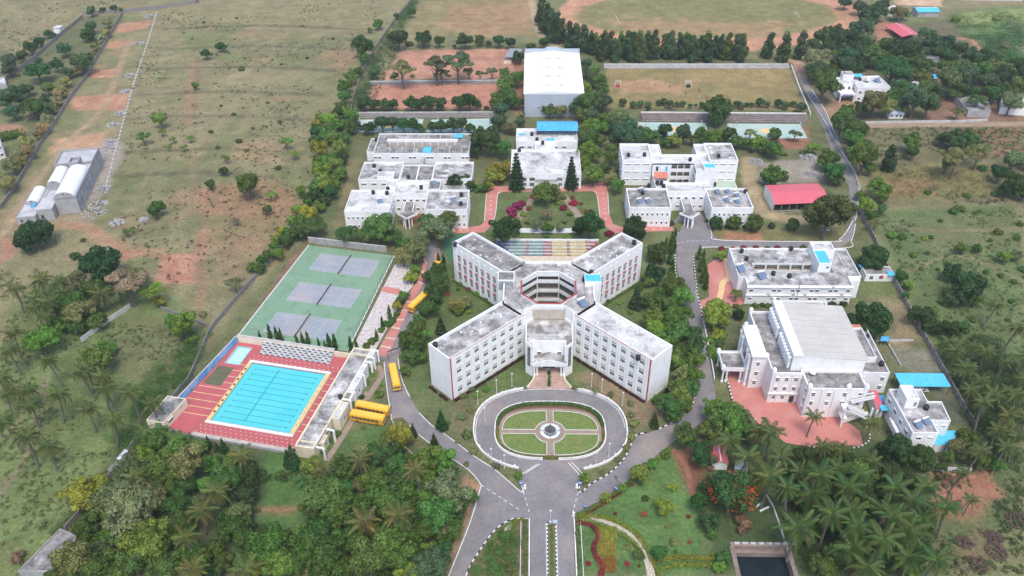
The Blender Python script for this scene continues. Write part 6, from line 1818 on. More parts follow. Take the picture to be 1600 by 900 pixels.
# ------------------------------------------------------------------ pond bottom right
x0, x1, y0, y1 = POND
PN = thing('pond_basin', 'square sunken pond with concrete walls in the bottom right', 'pond')
cw = mat('stained_concrete', (0.30, 0.24, 0.20), (0.20, 0.15, 0.125), 0.5, 0.35, 0.65, grain=0.15)
for nm, bx in (('back_wall', (x0 - 0.6, x1 + 0.6, y1 - 0.25, y1 + 0.9, -4, 0.25)), ('side_wall', (x0 - 0.9, x0 + 0.2, y0, y1 - 0.26, -4, 0.2)), ('side_wall', (x1 - 0.2, x1 + 0.9, y0, y1 - 0.26, -4, 0.2)), ('inner_ledge', (x0 + 0.21, x1 - 0.21, y1 - 1.3, y1 - 0.26, -4, -1.2))):
    lbox(PN, nm, cw, *bx)
for k in range(8):
    lbox(PN, 'parapet_block', STONEL, x0 + 0.4 + k * 2.0, x0 + 1.7 + k * 2.0, y1 + 0.2, y1 + 0.7, 0.25, 0.6)
MB().flat(rect(x0 + 0.1, x1 - 0.1, y0, y1 - 0.2), -2.6).build('water', PONDW, PN)
MB().flat(rect(x0 + 0.1, x1 - 0.1, y0, y1 - 0.2), -4).build('bed', SOILR, PN)
# ------------------------------------------------------------------ buses
def bus_parts():
    P = {}
    b = MB()
    L, W, Z0, Z1 = 10.4, 2.5, 0.55, 3.05
    n = 6
    # cross-section with rounded shoulders
    sec = [(-W / 2, Z0), (W / 2, Z0), (W / 2, 2.65), (W / 2 - 0.12, 2.92), (W / 2 - 0.4, Z1), (-W / 2 + 0.4, Z1), (-W / 2 + 0.12, 2.92), (-W / 2, 2.65)]
    for x0, x1, s0, s1 in ((-L / 2, -L / 2 + 0.25, 0.94, 1), (-L / 2 + 0.25, L / 2 - 0.35, 1, 1), (L / 2 - 0.35, L / 2, 1, 0.9)):
        A = [(x0, y * s0, (z - 1.7) * s0 + 1.7) for y, z in sec]
        B = [(x1, y * s1, (z - 1.7) * s1 + 1.7) for y, z in sec]
        for i in range(8):
            j = (i + 1) % 8
            b.quad(A[i], B[i], B[j], A[j])
        if x0 == -L / 2:
            b.quad(*A)
        if x1 == L / 2:
            b.quad(*B[::-1])
    P['body'] = b.mesh('body', BUSY)
    P['roof'] = MB().box(-L / 2 + 0.3, L / 2 - 0.5, -W / 2 + 0.42, W / 2 - 0.42, Z1, Z1 + 0.05).mesh('roof_panel', BUST)
    P['window'] = MB().box(-0.52, 0.52, -0.02, 0.02, 0, 0.75).mesh('side_window', GLASS)
    P['wind'] = MB().quad((L / 2 + 0.02, -1.0, 1.55), (L / 2 + 0.02, 1.0, 1.55), (L / 2 - 0.02, 0.95, 2.6), (L / 2 - 0.02, -0.95, 2.6)).mesh('windscreen', GLASS)
    P['rear'] = MB().quad((-L / 2 - 0.02, 0.95, 1.7), (-L / 2 - 0.02, -0.95, 1.7), (-L / 2 - 0.02, -0.9, 2.5), (-L / 2 - 0.02, 0.9, 2.5)).mesh('rear_window', GLASS)
    w = MB()
    for i in range(14):
        a, c = 2 * pi * i / 14, 2 * pi * (i + 1) / 14
        q = lambda t, y, r: (r * cos(t), y, r * sin(t))
        w.quad(q(a, -0.14, 0.48), q(c, -0.14, 0.48), q(c, 0.14, 0.48), q(a, 0.14, 0.48))
        w.quad(q(a, -0.14, 0.48), q(a, -0.14, 0.26), q(c, -0.14, 0.26), q(c, -0.14, 0.48))
        w.quad(q(a, 0.14, 0.26), q(a, 0.14, 0.48), q(c, 0.14, 0.48), q(c, 0.14, 0.26))
    P['tyre'] = w.mesh('tyre', BLACKR)
    r = MB()
    for y in (-0.12, 0.12):
        r.quad(*[(0.26 * cos(2 * pi * i / 12), y, 0.26 * sin(2 * pi * i / 12)) for i in range(12)])
    P['rim'] = r.mesh('rim', METAL)
    P['light'] = MB().box(L / 2 + 0.0, L / 2 + 0.05, -0.17, 0.17, 0, 0.22).mesh('headlight', KWHITE)
    P['tail'] = MB().box(-L / 2 - 0.05, -L / 2, -0.12, 0.12, 0, 0.4).mesh('tail_light', REDT)
    P['stripe'] = MB().box(-L / 2 + 0.3, L / 2 - 0.4, -W / 2 - 0.015, W / 2 + 0.015, 1.05, 1.17).mesh('stripe', DKMET)
    P['bumper'] = MB().box(L / 2 - 0.05, L / 2 + 0.1, -1.1, 1.1, 0.5, 0.75).mesh('bumper', DKMET)
    P['mirror'] = MB().box(L / 2 - 0.05, L / 2 + 0.1, -0.12, 0.12, 0, 0.35).mesh('mirror', DKMET)
    P['hatch'] = MB().box(-0.4, 0.4, -0.35, 0.35, Z1 + 0.05, Z1 + 0.14).mesh('roof_hatch', BUST)
    return P
BP = bus_parts()
def bus(label, tail, head):
    a, b_ = Vector(tail), Vector(head)
    c = (a + b_) / 2
    t = thing('school_bus', label, 'bus', (c.x, c.y, 0.03), atan2(b_.y - a.y, b_.x - a.x), 'yellow school buses')
    for k, nm in (('body', 'body'), ('roof', 'roof_panel'), ('wind', 'windscreen'), ('rear', 'rear_window'), ('stripe', 'stripe'), ('bumper', 'bumper')):
        obj(nm, BP[k], t)
    for k in range(7):
        for s in (-1, 1):
            obj('side_window', BP['window'], t, (-4.1 + k * 1.22, s * 1.255, 1.55))
    for x in (-2.9, 3.2):
        for s in (-1, 1):
            w = obj('wheel', BP['tyre'], t, (x, s * 1.14, 0.48))
            obj('rim', BP['rim'], w)
    for s in (-1, 1):
        obj('headlight', BP['light'], t, (0, s * 0.9, 0.95))
        obj('tail_light', BP['tail'], t, (0, s * 1.0, 1.0))
        obj('mirror', BP['mirror'], t, (0.1, s * 1.42, 1.9))
    for x in (-2.5, 1.8):
        obj('roof_hatch', BP['hatch'], t, (x, 0, 0))
    return t
bus('yellow school bus facing the camera on the lane beside the pool house', (-48.9, 26.6), (-46.0, 16.3))
bus('yellow school bus parked nearer the hostel of the pair at pool house', (-57.0, 8.9), (-47.0, 6.3))
bus('yellow school bus parked nearest the garden at the pool house entrance', (-57.9, 5.0), (-47.9, 2.7))
_d = G(654, 470, 2)
bus('yellow school bus half hidden by trees on the lane beside red sidewalk', (_d.x + 2.4, _d.y + 4.6), (_d.x - 2.4, _d.y - 4.6))
_d = G(681, 421, 2)
bus('yellow school bus mostly hidden by columnar trees farthest up the lane', (_d.x + 0.5, _d.y + 5.0), (_d.x - 1.2, _d.y - 5.0))
# ------------------------------------------------------------------ small vehicles
def motorbike(label, px, py, rz, col, grp):
    p = G(px, py)
    t = thing('motorbike', label, 'motorbike', (p.x, p.y, 0.03), rz, grp)
    for x in (-0.62, 0.62):
        w = obj('wheel', BP['tyre'], t, (x, 0, 0.3), scale=(0.62, 0.5, 0.62))
        obj('rim', BP['rim'], w)
    MB().bar((-0.4, 0, 0.55), (0.35, 0, 0.62), 0.26, 0.3).build('body', col, t)
    MB().bar((-0.65, 0, 0.82), (0.05, 0, 0.80), 0.24, 0.12).build('seat', BLACKR, t)
    MB().bar((0.38, 0, 1.0), (0.62, 0, 0.3), 0.09).build('fork', METAL, t)
    MB().bar((0.36, -0.34, 1.05), (0.36, 0.34, 1.05), 0.05).build('handlebar', DKMET, t)
    return t
motorbike('red motorbike at the left under the pink shed', 1221, 326, 1.3, REDT, 'motorbikes under the shed')
motorbike('dark motorbike left of the middle under the pink shed', 1229, 325, 1.2, DKMET, 'motorbikes under the shed')
motorbike('grey motorbike right of the middle under the pink shed', 1243, 324, 1.4, METAL, 'motorbikes under the shed')
motorbike('dark scooter parked under trees beside the left lane', 712, 734, 0.4, DKMET, 'scooters by the lane')
motorbike('grey scooter parked just right of the dark one', 717, 738, 0.5, METAL, 'scooters by the lane')
# small white car under the blue shed
CAR = thing('parked_car', 'white car parked under the long blue shed', 'car', (112.6, 18.6, 0.02), 0.1)
prof = [(-2.0, 0.35), (2.0, 0.35), (2.05, 0.75), (1.2, 0.92), (0.55, 1.42), (-1.2, 1.45), (-1.85, 0.95), (-2.05, 0.85)]
m = MB()
A = [(x, -0.82, z) for x, z in prof]
B = [(x, 0.82, z) for x, z in prof]
m.quad(*A)
m.quad(*B[::-1])
for i in range(8):
    j = (i + 1) % 8
    m.quad(A[j], A[i], B[i], B[j])
m.build('body', KWHITE, CAR)
MB().quad((1.19, -0.7, 0.96), (1.19, 0.7, 0.96), (0.58, 0.66, 1.40), (0.58, -0.66, 1.40)).build('windscreen', GLASS, CAR)
for s in (-1, 1):
    MB().quad((0.9, s * 0.83, 0.95), (0.5, s * 0.83, 1.36), (-1.1, s * 0.83, 1.36), (-1.5, s * 0.83, 0.95)).build('side_window', GLASS, CAR)
    MB().box(2.0, 2.07, s * 0.6 - 0.15, s * 0.6 + 0.15, 0.6, 0.75).build('headlight', METAL, CAR)
    for x in (-1.25, 1.3):
        obj('wheel', BP['tyre'], CAR, (x, s * 0.74, 0.31), scale=(0.65, 0.7, 0.65))
# ------------------------------------------------------------------ people
def person_mesh(stride, name, shirt, lean=0.0):
    V, E, R = [], [], []
    def v(x, y, z, r, p=None):
        V.append((x, y, z))
        R.append(r)
        if p is not None:
            E.append((p, len(V) - 1))
        return len(V) - 1
    pel = v(0, 0, 0.95, 0.15)
    ch = v(0, lean * 0.3, 1.25, 0.17, pel)
    nk = v(0, lean * 0.5, 1.48, 0.075, ch)
    hd = v(0, lean * 0.5 + 0.02, 1.60, 0.10, nk)
    v(0, lean * 0.5 + 0.02, 1.72, 0.09, hd)
    for s in (-1, 1):
        sh = v(s * 0.19, lean * 0.45, 1.42, 0.075, ch)
        el = v(s * 0.25, lean * 0.4 - s * stride * 0.3, 1.15, 0.055, sh)
        v(s * 0.24, lean * 0.4 + 0.12 - s * stride * 0.4, 0.92, 0.045, el)
        hp = v(s * 0.1, 0, 0.88, 0.12, pel)
        kn = v(s * 0.11, s * stride * 0.5 + 0.04, 0.5, 0.085, hp)
        an = v(s * 0.11, s * stride, 0.09, 0.055, kn)
        v(s * 0.12, s * stride + 0.16, 0.05, 0.05, an)
    me = bpy.data.meshes.new(name)
    me.from_pydata(V, E, [])
    o = bpy.data.objects.new(name, me)
    COL.objects.link(o)
    sk = o.modifiers.new('skin', 'SKIN')
    for i, d in enumerate(me.skin_vertices[0].data):
        d.radius = (R[i], R[i] * 0.85)
        d.use_root = i == 0
    o.modifiers.new('sub', 'SUBSURF').levels = 1
    dg = bpy.context.evaluated_depsgraph_get()
    ev = bpy.data.meshes.new_from_object(o.evaluated_get(dg))
    bpy.data.objects.remove(o)
    ev.materials.clear()
    for ma in (PANTS, shirt, SKIN, TANKM):
        ev.materials.append(ma)
    for f in ev.polygons:
        c = f.center
        f.material_index = 0 if c.z < 0.97 and abs(c.x) < 0.22 else 1 if c.z < 1.47 and c.z > 1.1 else 2 if c.z < 1.68 else 3
        f.use_smooth = True
    return ev
PM = [person_mesh(0.22, 'body', SHIRT), person_mesh(0.05, 'body', SHIRT, 0.1), person_mesh(0.3, 'body', SHIRTW)]
for i, (px, py, k, rz, lab) in enumerate((
        (1023.5, 134, 0, 1.2, 'person in dark clothes walking left on the playing field'),
        (1046.5, 137, 1, -0.8, 'person in dark clothes standing right of the first on the field'),
        (1092.5, 143, 0, 2.2, 'person in dark clothes right of the practice frame'),
        (1071, 147, 1, 0.4, 'person standing in front of the practice frame'),
        (1091.5, 155, 2, 0.2, 'person in white shirt at the near side of the field'),
        (1104.5, 155, 1, 2.0, 'person partly behind the big round tree by the field'),
        (1049, 380, 2, 1.5, 'person in white walking on the cross road'),
        (1312.5, 252, 0, 2.4, 'person in dark clothes walking on the curving right road'))):
    p = G(px, py)
    obj('person', PM[k], None, (p.x, p.y, 0.03), rz, label=lab, cat='person')
# ------------------------------------------------------------------ field equipment and posts
def goal(label, px, py, rz, w=7.3, h=2.6):
    p = G(px, py)
    t = thing('goal_frame', label, 'goal', (p.x, p.y, 0), rz, 'goal frames')
    for y in (-w / 2, w / 2):
        MB().cyl(0, y, 0, h, 0.1, n=8).build('post', KWHITE, t)
        MB().bar((0, y, h), (1.4, y, 0), 0.08).build('stay', KWHITE, t)
    MB().bar((0, -w / 2, h), (0, w / 2, h), 0.18).build('crossbar', KWHITE, t)
goal('white goal frame at the left of the oval ground', 963, 33, 0.1)
goal('white goal frame at the right of the oval ground', 1244, 27, 0.1)
for px, lab in ((965, 'white practice frame over red box at the left of field'), (1075, 'white practice frame with dark bags in mid field')):
    p = G(px, 136)
    t = thing('practice_frame', lab, 'practice frame', (p.x, p.y, 0))
    for x in (-1.4, 1.4):
        for y in (-0.9, 0.9):
            MB().bar((x, y, 0), (x, y, 3.4), 0.12).build('post', KWHITE, t)
    for y in (-0.9, 0.9):
        MB().bar((-1.4, y, 3.4), (1.4, y, 3.4), 0.12).build('rail', KWHITE, t)
    MB().box(-1.2, 1.2, -0.7, 0.7, 0, 1.2).build('pad', REDT if px < 1000 else TANKM, t)
def lamp(label, px, py, h=5.0):
    p = G(px, py)
    t = thing('lamp_post', label, 'lamp post', (p.x, p.y, 0))
    MB().cyl(0, 0, 0, h, 0.09, 0.05, n=8).build('pole', KWHITE, t)
    MB().lathe(0, 0, [(0.05, h - 0.05), (0.22, h + 0.1), (0.26, h + 0.3), (0.15, h + 0.5), (0, h + 0.55)], 10).build('globe', KWHITE, t)
    MB().cyl(0, 0, 0, 0.3, 0.2, n=8).build('base', STONEL, t)
    return t
lamps = [lamp('', *q) for q in ((747, 632), (776, 614), (940, 613), (972, 634), (768, 722), (788, 732), (931, 728), (951, 714), (800, 604), (924, 604), (758, 658))]
name_row(lamps, 'white lamp post', 'around the oval drive', 'lamp post', 'lamp posts round the oval drive')
lamps = [lamp('', *q, 4.0) for q in ((860, 815),)]
lamps[0]['label'] = 'white lamp post at the head of the avenue median'
lamps[0]['category'] = 'lamp post'
def sign(label, px, py, rz, col):
    p = G(px, py)
    t = thing('sign_board', label, 'sign', (p.x, p.y, 0), rz)
    for x in (-0.35, 0.35):
        MB().bar((x, 0, 0), (x, 0, 1.0), 0.07).build('leg', METAL, t)
    MB().box(-0.65, 0.65, -0.06, 0.06, 0.7, 1.9).build('board', col, t)
    MB().box(-0.5, 0.5, -0.075, -0.065, 1.3, 1.7).build('panel', KWHITE, t)
BOARD = mat('sign_blue', (0.10, 0.16, 0.40), grain=0.08)
sign('blue sign board on the left island tip of the oval drive', 815, 760, 0.3, BOARD)
sign('blue sign board on the right island tip of the oval drive', 906, 760, -0.3, BOARD)
sign('pale blue sign board at the median head', 867, 820, 0.0, mat('sign_pale', (0.40, 0.52, 0.70), grain=0.05))
sign('small blue sign beside the hedge at lawn corner', 914, 796, -0.6, BOARD)
sign('small blue sign between the clipped trees along lawn hedge', 962, 768, -0.6, BOARD)
bol = [None] * 0
for px, py in ((820, 763), (901, 762), (896, 806)):
    p = G(px, py)
    t = thing('white_pillar', '', 'pillar', (p.x, p.y, 0))
    MB().lathe(0, 0, [(0.4, 0), (0.4, 0.3), (0.25, 0.4), (0.25, 1.1), (0.38, 1.2), (0.3, 1.4), (0, 1.5)], 12).build('shaft', KWHITE, t)
    bol.append(t)
name_row(bol, 'short white pillar', 'at the drive junction', 'pillar', 'pillars at the junction')
# garden bits in the rear lawn and play area
p = G(703, 372)
SLD = thing('play_slide', 'blue and orange play set on green turf beside hostel', 'play equipment', (p.x, p.y, 0))
MB().bar((-2.5, 0, 0.3), (0.2, 0.4, 2.2), 1.0, 0.12).build('chute', CYAN_S, SLD)
MB().box(0.2, 1.6, -0.4, 1.0, 1.9, 2.1).build('platform', CYAN_S, SLD)
MB().lathe(0.9, 0.3, [(1.3, 3.2), (0.8, 3.7), (0, 4.1)], 8).build('canopy', YELP, SLD)
for x in (0.3, 1.5):
    for y in (-0.3, 0.9):
        MB().cyl(x, y, 0, 3.3, 0.07, n=6).build('leg', REDT, SLD)
for px, py, rz, lab in ((1290, 361, 0.0, 'white bench under the big spreading tree by the road'), (1186, 790, 0.6, 'pale stone slab seat left of the palm trunks'), (1194, 797, 0.5, 'pale stone slab seat just below the other one')):
    p = G(px, py)
    t = thing('garden_bench', lab, 'bench', (p.x, p.y, 0), rz)
    MB().box(-1.5, 1.5, -0.25, 0.25, 0.42, 0.52).build('seat', KWHITE, t)
    for x in (-1.1, 1.1):
        MB().box(x - 0.1, x + 0.1, -0.22, 0.22, 0, 0.42).build('leg', KWHITE, t)
# guard hut by the far left wall
p = G(93, 50)
gh = thing('white_field_hut', 'tiny white hut at the orchard wall, far upper left', 'hut', (p.x, p.y, 0))
MB().box(-2, 2, -2.5, 2.5, 0, 3.2).build('wall', W_WHITE, gh)
MB().box(-2.3, 2.3, -2.8, 2.8, 3.2, 3.4).build('roof', R_PALE, gh)
# rubble heaps and cut wood
def heap(name, label, px, py, r, h, ma, cat, n=110, ch=0.35):
    p = G(px, py)
    rng = np.random.default_rng(int(px * 7 + py))
    mb = MB()
    for k in range(n):
        a, d = rng.uniform(0, 2 * pi), r * sqrt(rng.uniform(0, 1))
        z = h * (1 - (d / r) ** 2) * rng.uniform(0.3, 1)
        s = ch * rng.uniform(0.5, 1.4)
        q = Matrix.Rotation(rng.uniform(0, 3), 3, 'Z') @ Matrix.Rotation(rng.uniform(-0.6, 0.6), 3, 'X')
        k0 = len(mb.v)
        mb.box(-s, s, -s * 0.5, s * 0.5, -s * 0.4, s * 0.4)
        for i in range(k0, len(mb.v)):
            v = q @ Vector(mb.v[i])
            mb.v[i] = (d * cos(a) + v.x, d * sin(a) + v.y, z + v.z)
    o = mb.build(name, ma, label=label, cat=cat, loc=(p.x, p.y, 0))
    o['kind'] = 'stuff'
    return o
BRUSH = mat('dry_brushwood', (0.115, 0.075, 0.055), (0.075, 0.05, 0.04), 1.0, grain=0.2)
for i, (px, py, r) in enumerate(((147, 333, 5), (153, 320, 4), (160, 296, 4), (170, 232, 5), (172, 222, 3.5), (177, 195, 3), (187, 178, 3), (195, 143, 3), (203, 118, 3), (217, 68, 3.5), (235, 25, 4), (183, 348, 3), (224, 344, 2))):
    heap('rubble_heap', 'heap of grey rubble by the field stones', px, py, r, 0.9, RUBBLE, 'rubble', 70, 0.4)
for px, py, r in ((1507, 848, 1.8), (1557, 862, 2.4), (1553, 840, 2.0), (1528, 882, 2.0), (1590, 813, 2.8)):
    heap('brushwood_pile', 'pile of dry brown palm brushwood', px, py, r * 1.15, 0.7, BRUSH, 'brushwood', 90, 0.34)
heap('gravel_heap', 'grey gravel heap in the yard behind the pink shed', 1180, 253, 3.5, 1.2, RUBBLE, 'gravel', 200, 0.25)
heap('gravel_heap', 'grey gravel heap near the curving road', 1266, 272, 3.5, 1.0, RUBBLE, 'gravel', 200, 0.25)
heap('stone_heap', 'heap of building stones behind the yard trees', 1262, 246, 4.0, 1.0, RUBBLE, 'rubble', 120, 0.4)

name_row([o for o in bpy.data.objects if o.name.startswith('rubble_heap')], 'heap of grey rubble', 'by the white field stones', 'rubble', 'rubble heaps')
name_row([o for o in bpy.data.objects if o.name.startswith('brushwood_pile')], 'pile of dry brown palm brushwood', 'in the bottom right corner', 'brushwood', 'brushwood piles')
# ------------------------------------------------------------------ vegetation
def leaf_cloud(blobs, n, size, rng, up=0.25, flat=0.0, tip=1.5):
    """n pointed leaf faces on the shells of overlapping blobs (cx,cy,cz,rx,rz)"""
    B = np.array(blobs)
    w = B[:, 3] ** 2
    k = rng.choice(len(B), n, p=w / w.sum())
    d = rng.normal(size=(n, 3))
    d[:, 2] += up
    d /= np.linalg.norm(d, axis=1)[:, None]
    rad = rng.uniform(0.55, 1.08, n) ** 0.6
    c = B[k]
    p = c[:, :3] + d * np.stack([c[:, 3] * rad, c[:, 3] * rad, c[:, 4] * rad], -1)
    nr = d + rng.normal(size=(n, 3)) * 0.42
    nr[:, 2] += flat
    nr /= np.linalg.norm(nr, axis=1)[:, None]
    t = np.cross(nr, rng.normal(size=(n, 3)))
    t /= np.linalg.norm(t, axis=1)[:, None] + 1e-9
    b = np.cross(nr, t)
    s = (size * rng.uniform(0.6, 1.4, n))[:, None]
    V = np.stack([p - t * s * tip * 0.5, p + b * s * 0.42 + nr * s * 0.12, p + t * s * tip * 0.5, p - b * s * 0.42 + nr * s * 0.12], 1).reshape(-1, 3)
    bt = rng.uniform(0.1, 0.9, len(B))
    tint = np.clip(bt[k] * 0.62 + rng.uniform(0, 1, n) * 0.38, 0, 1)
    return V, np.repeat(tint, 4)
def leaf_obj_mesh(name, V, tint):
    n = len(V) // 4
    me = bpy.data.meshes.new(name)
    me.vertices.add(len(V))
    me.vertices.foreach_set('co', V.astype(np.float32).ravel())
    me.loops.add(n * 4)
    me.loops.foreach_set('vertex_index', np.arange(n * 4, dtype=np.int32))
    me.polygons.add(n)
    me.polygons.foreach_set('loop_start', np.arange(0, n * 4, 4, dtype=np.int32))
    me.polygons.foreach_set('loop_total', np.full(n, 4, np.int32))
    a = me.attributes.new('tint', 'FLOAT', 'POINT')
    a.data.foreach_set('value', tint.astype(np.float32))
    me.materials.append(LEAF)
    me.update()
    return me
def sph(rng, n, zmin=-0.4):
    out = []
    while len(out) < n:
        v = rng.normal(size=3)
        v /= np.linalg.norm(v)
        if v[2] > zmin:
            out.append(v)
    return out
SHAPE = {  # centre height, half height, leaf count, in units of the crown radius
    'broad': (1.12, 0.78), 'round': (1.02, 0.92), 'airy': (1.45, 0.55), 'tall': (1.5, 1.3),
    'column': (1.02, 1.0), 'cone': (1.02, 1.0), 'arau': (1.05, 1.0), 'shrub': (0.5, 0.6), 'flat': (0.95, 0.5)}
def crown_blobs(shape, rng):
    zc, rz = SHAPE[shape]
    B = []
    if shape == 'broad':
        for v in sph(rng, 21, -0.35):
            q = rng.uniform(0.42, 0.88)
            r = rng.uniform(0.16, 0.36)
            B.append((v[0] * q, v[1] * q, zc + v[2] * q * rz, r, r * 0.8))
        for k in range(5):
            B.append((rng.uniform(-0.4, 0.4), rng.uniform(-0.4, 0.4), zc + rng.uniform(-0.2, 0.35), 0.42, 0.34))
    elif shape == 'round':
        for v in sph(rng, 30, -0.7):
            q = rng.uniform(0.62, 0.76)
            r = rng.uniform(0.2, 0.32)
            B.append((v[0] * q, v[1] * q, zc + v[2] * q * rz, r, r))
        B.append((0, 0, zc, 0.6, 0.55))
    elif shape == 'airy':
        for k in range(20):
            a, q = rng.uniform(0, 2 * pi), sqrt(rng.uniform(0.02, 0.75))
            r = rng.uniform(0.18, 0.32)
            B.append((q * cos(a), q * sin(a), zc + (0.35 * (1 - q * q) + rng.uniform(-0.25, 0.2)), r, r * 0.55))
    elif shape == 'flat':
        for k in range(26):
            a, q = rng.uniform(0, 2 * pi), sqrt(rng.uniform(0.0, 0.72))
            r = rng.uniform(0.2, 0.34)
            B.append((q * cos(a), q * sin(a), zc + 0.38 * (1 - q * q) + rng.uniform(-0.12, 0.1), r, r * 0.7))
    elif shape == 'tall':
        for k in range(22):
            f = k / 21
            a = rng.uniform(0, 2 * pi)
            q = rng.uniform(0.1, 0.62) * (1 - 0.55 * f)
            r = rng.uniform(0.3, 0.5) * (1.05 - 0.5 * f)
            B.append((q * cos(a), q * sin(a), zc - rz * 0.85 + f * rz * 1.75, r, r * 1.1))
    elif shape == 'column':
        for k in range(26):
            f = k / 25
            a = rng.uniform(0, 2 * pi)
            R = 0.2 * (1 - f ** 2.2) * min(1, 0.6 + f * 3) + 0.02
            B.append((R * 0.45 * cos(a), R * 0.45 * sin(a), 0.05 + f * 1.9, R * 0.75, max(R, 0.08)))
    elif shape == 'cone':
        for k in range(44):
            f = (k / 43) ** 0.9
            a = k * 2.4
            R = 0.44 * (1 - f) + 0.02
            B.append((R * 0.6 * cos(a), R * 0.6 * sin(a), 0.12 + f * 1.82, R * 0.5 + 0.02, 0.1))
    elif shape == 'arau':
        for t in range(11):
            f = t / 10
            R = 0.36 * (1 - f) ** 0.8 + 0.02
            for k in range(7 if t < 8 else 4):
                a = 2 * pi * k / 7 + t
                for q in (0.45, 0.85):
                    B.append((R * q * cos(a), R * q * sin(a), 0.2 + f * 1.8 - q * R * 0.25, 0.075 + 0.03 * (1 - f), 0.045))
    elif shape == 'shrub':
        for v in sph(rng, 14, -0.1):
            q = rng.uniform(0.4, 0.7)
            r = rng.uniform(0.26, 0.42)
            B.append((v[0] * q, v[1] * q, zc + v[2] * q * rz - 0.15, r, r * 0.85))
    return B
CROWNS, TRUNKS = {}, {}
NV = 3
def crown(shape, size, v):
    k = (shape, size, v)
    if k not in CROWNS:
        rng = np.random.default_rng(hash(('s', shape.encode().hex(), size, v).__repr__().__len__()) % 999 + 17 * v + sum(map(ord, shape)) + ord(size))
        n, ls = {'L': (5200, 0.085), 'M': (2600, 0.125), 'S': (1100, 0.19)}[size]
        kw = {}
        if shape in ('column', 'cone', 'arau'):
            n, ls = {'L': (3000, 0.075), 'M': (1700, 0.095), 'S': (1000, 0.12)}[size]
            kw = dict(up=0.0)
        if shape == 'airy':
            n, ls = int(n * 0.62), ls * 0.85
            kw = dict(flat=0.6)
        if shape == 'flat':
            kw = dict(flat=0.5)
        if shape == 'round':
            n = int(n * 1.15)
        V, t = leaf_cloud(crown_blobs(shape, rng), n, ls, rng, **kw)
        CROWNS[k] = leaf_obj_mesh('crown', V, t)
    return CROWNS[k]
def tube(mb, pts, rad, n=7):
    k0 = len(mb.v)
    for i, p in enumerate(pts):
        a = Vector(pts[max(0, i - 1)])
        b = Vector(pts[min(len(pts) - 1, i + 1)])
        d = (b - a).normalized()
        u = d.cross(Vector((0.3, 1, 0.1))).normalized()
        w_ = d.cross(u)
        for j in range(n):
            t = 2 * pi * j / n
            mb.v.append(tuple(Vector(p) + (u * cos(t) + w_ * sin(t)) * rad[i]))
    for i in range(len(pts) - 1):
        for j in range(n):
            j2 = (j + 1) % n
            mb.f.append((k0 + i * n + j, k0 + i * n + j2, k0 + (i + 1) * n + j2, k0 + (i + 1) * n + j))
def trunk(shape, v):
    k = (shape, v)
    if k not in TRUNKS:
        rng = random.Random(v * 31 + len(shape))
        zc, rz = SHAPE[shape]
        mb = MB()
        if shape in ('column', 'cone', 'arau', 'tall'):
            h = 1.8 if shape != 'tall' else 2.4
            r = 0.03 if shape != 'tall' else 0.09
            tube(mb, [(0, 0, -0.02), (0.01, 0, h * 0.4), (0, 0.01, h)], [r, r * 0.7, r * 0.15])
        else:
            top = zc - rz * 0.25
            r = 0.085
            bx, by = rng.uniform(-0.06, 0.06), rng.uniform(-0.06, 0.06)
            tube(mb, [(0, 0, -0.03), (bx, by, top * 0.5), (bx * 1.5, by * 1.5, top)], [r, r * 0.72, r * 0.5])
            for i in range(5):
                a = 2 * pi * i / 5 + rng.uniform(-0.4, 0.4)
                q = rng.uniform(0.45, 0.65)
                z0 = top * rng.uniform(0.5, 0.85)
                tube(mb, [(bx, by, z0), (q * 0.5 * cos(a), q * 0.5 * sin(a), z0 + 0.25), (q * cos(a), q * sin(a), zc + rz * 0.25)], [r * 0.5, r * 0.35, r * 0.12], 5)
        TRUNKS[k] = mb.mesh('trunk', BARK)
    return TRUNKS[k]
C_DARK, C_MID, C_LITE, C_YEL, C_PALE, C_BLUE, C_GREY = (0.032, 0.068, 0.024), (0.058, 0.108, 0.030), (0.095, 0.165, 0.038), (0.165, 0.185, 0.035), (0.115, 0.14, 0.072), (0.045, 0.085, 0.045), (0.15, 0.145, 0.115)
KIND = {  # shape, colour, noun
    'bm': ('broad', C_MID), 'bd': ('broad', C_DARK), 'bl': ('broad', C_LITE), 'by': ('broad', C_YEL), 'bp': ('broad', C_PALE), 'bb': ('broad', C_BLUE),
    'rd': ('round', C_DARK), 'rm': ('round', C_MID), 'rl': ('round', C_LITE), 'ry': ('round', C_YEL), 'rp': ('round', C_PALE),
    'am': ('airy', C_MID), 'ap': ('airy', C_PALE), 'ag': ('airy', C_GREY), 'al': ('airy', C_LITE),
    'tb': ('tall', (0.042, 0.075, 0.042)), 'td': ('tall', C_DARK), 'tm': ('tall', C_MID),
    'co': ('column', (0.045, 0.09, 0.026)), 'cn': ('cone', (0.03, 0.065, 0.028)), 'ar': ('arau', (0.028, 0.062, 0.028)),
    'sh': ('shrub', C_MID), 'sd': ('shrub', C_DARK), 'sl': ('shrub', C_LITE), 'sy': ('shrub', C_YEL), 'sp': ('shrub', C_PALE), 'sr': ('shrub', (0.16, 0.03, 0.04)), 'sm': ('shrub', (0.30, 0.03, 0.08)), 'so': ('shrub', (0.40, 0.10, 0.06)), 'sb': ('shrub', (0.16, 0.10, 0.08)),
    'fd': ('flat', (0.035, 0.085, 0.03)), 'fm': ('flat', C_MID)}
def jitter(c, rng, s=0.25):
    f = 1 + rng.uniform(-s, s)
    return (max(0, c[0] * f * (1 + rng.uniform(-0.22, 0.22))), c[1] * f, max(0, c[2] * f * (1 + rng.uniform(-0.2, 0.2))), 1)
TR = random.Random(5)
PLANTED = []
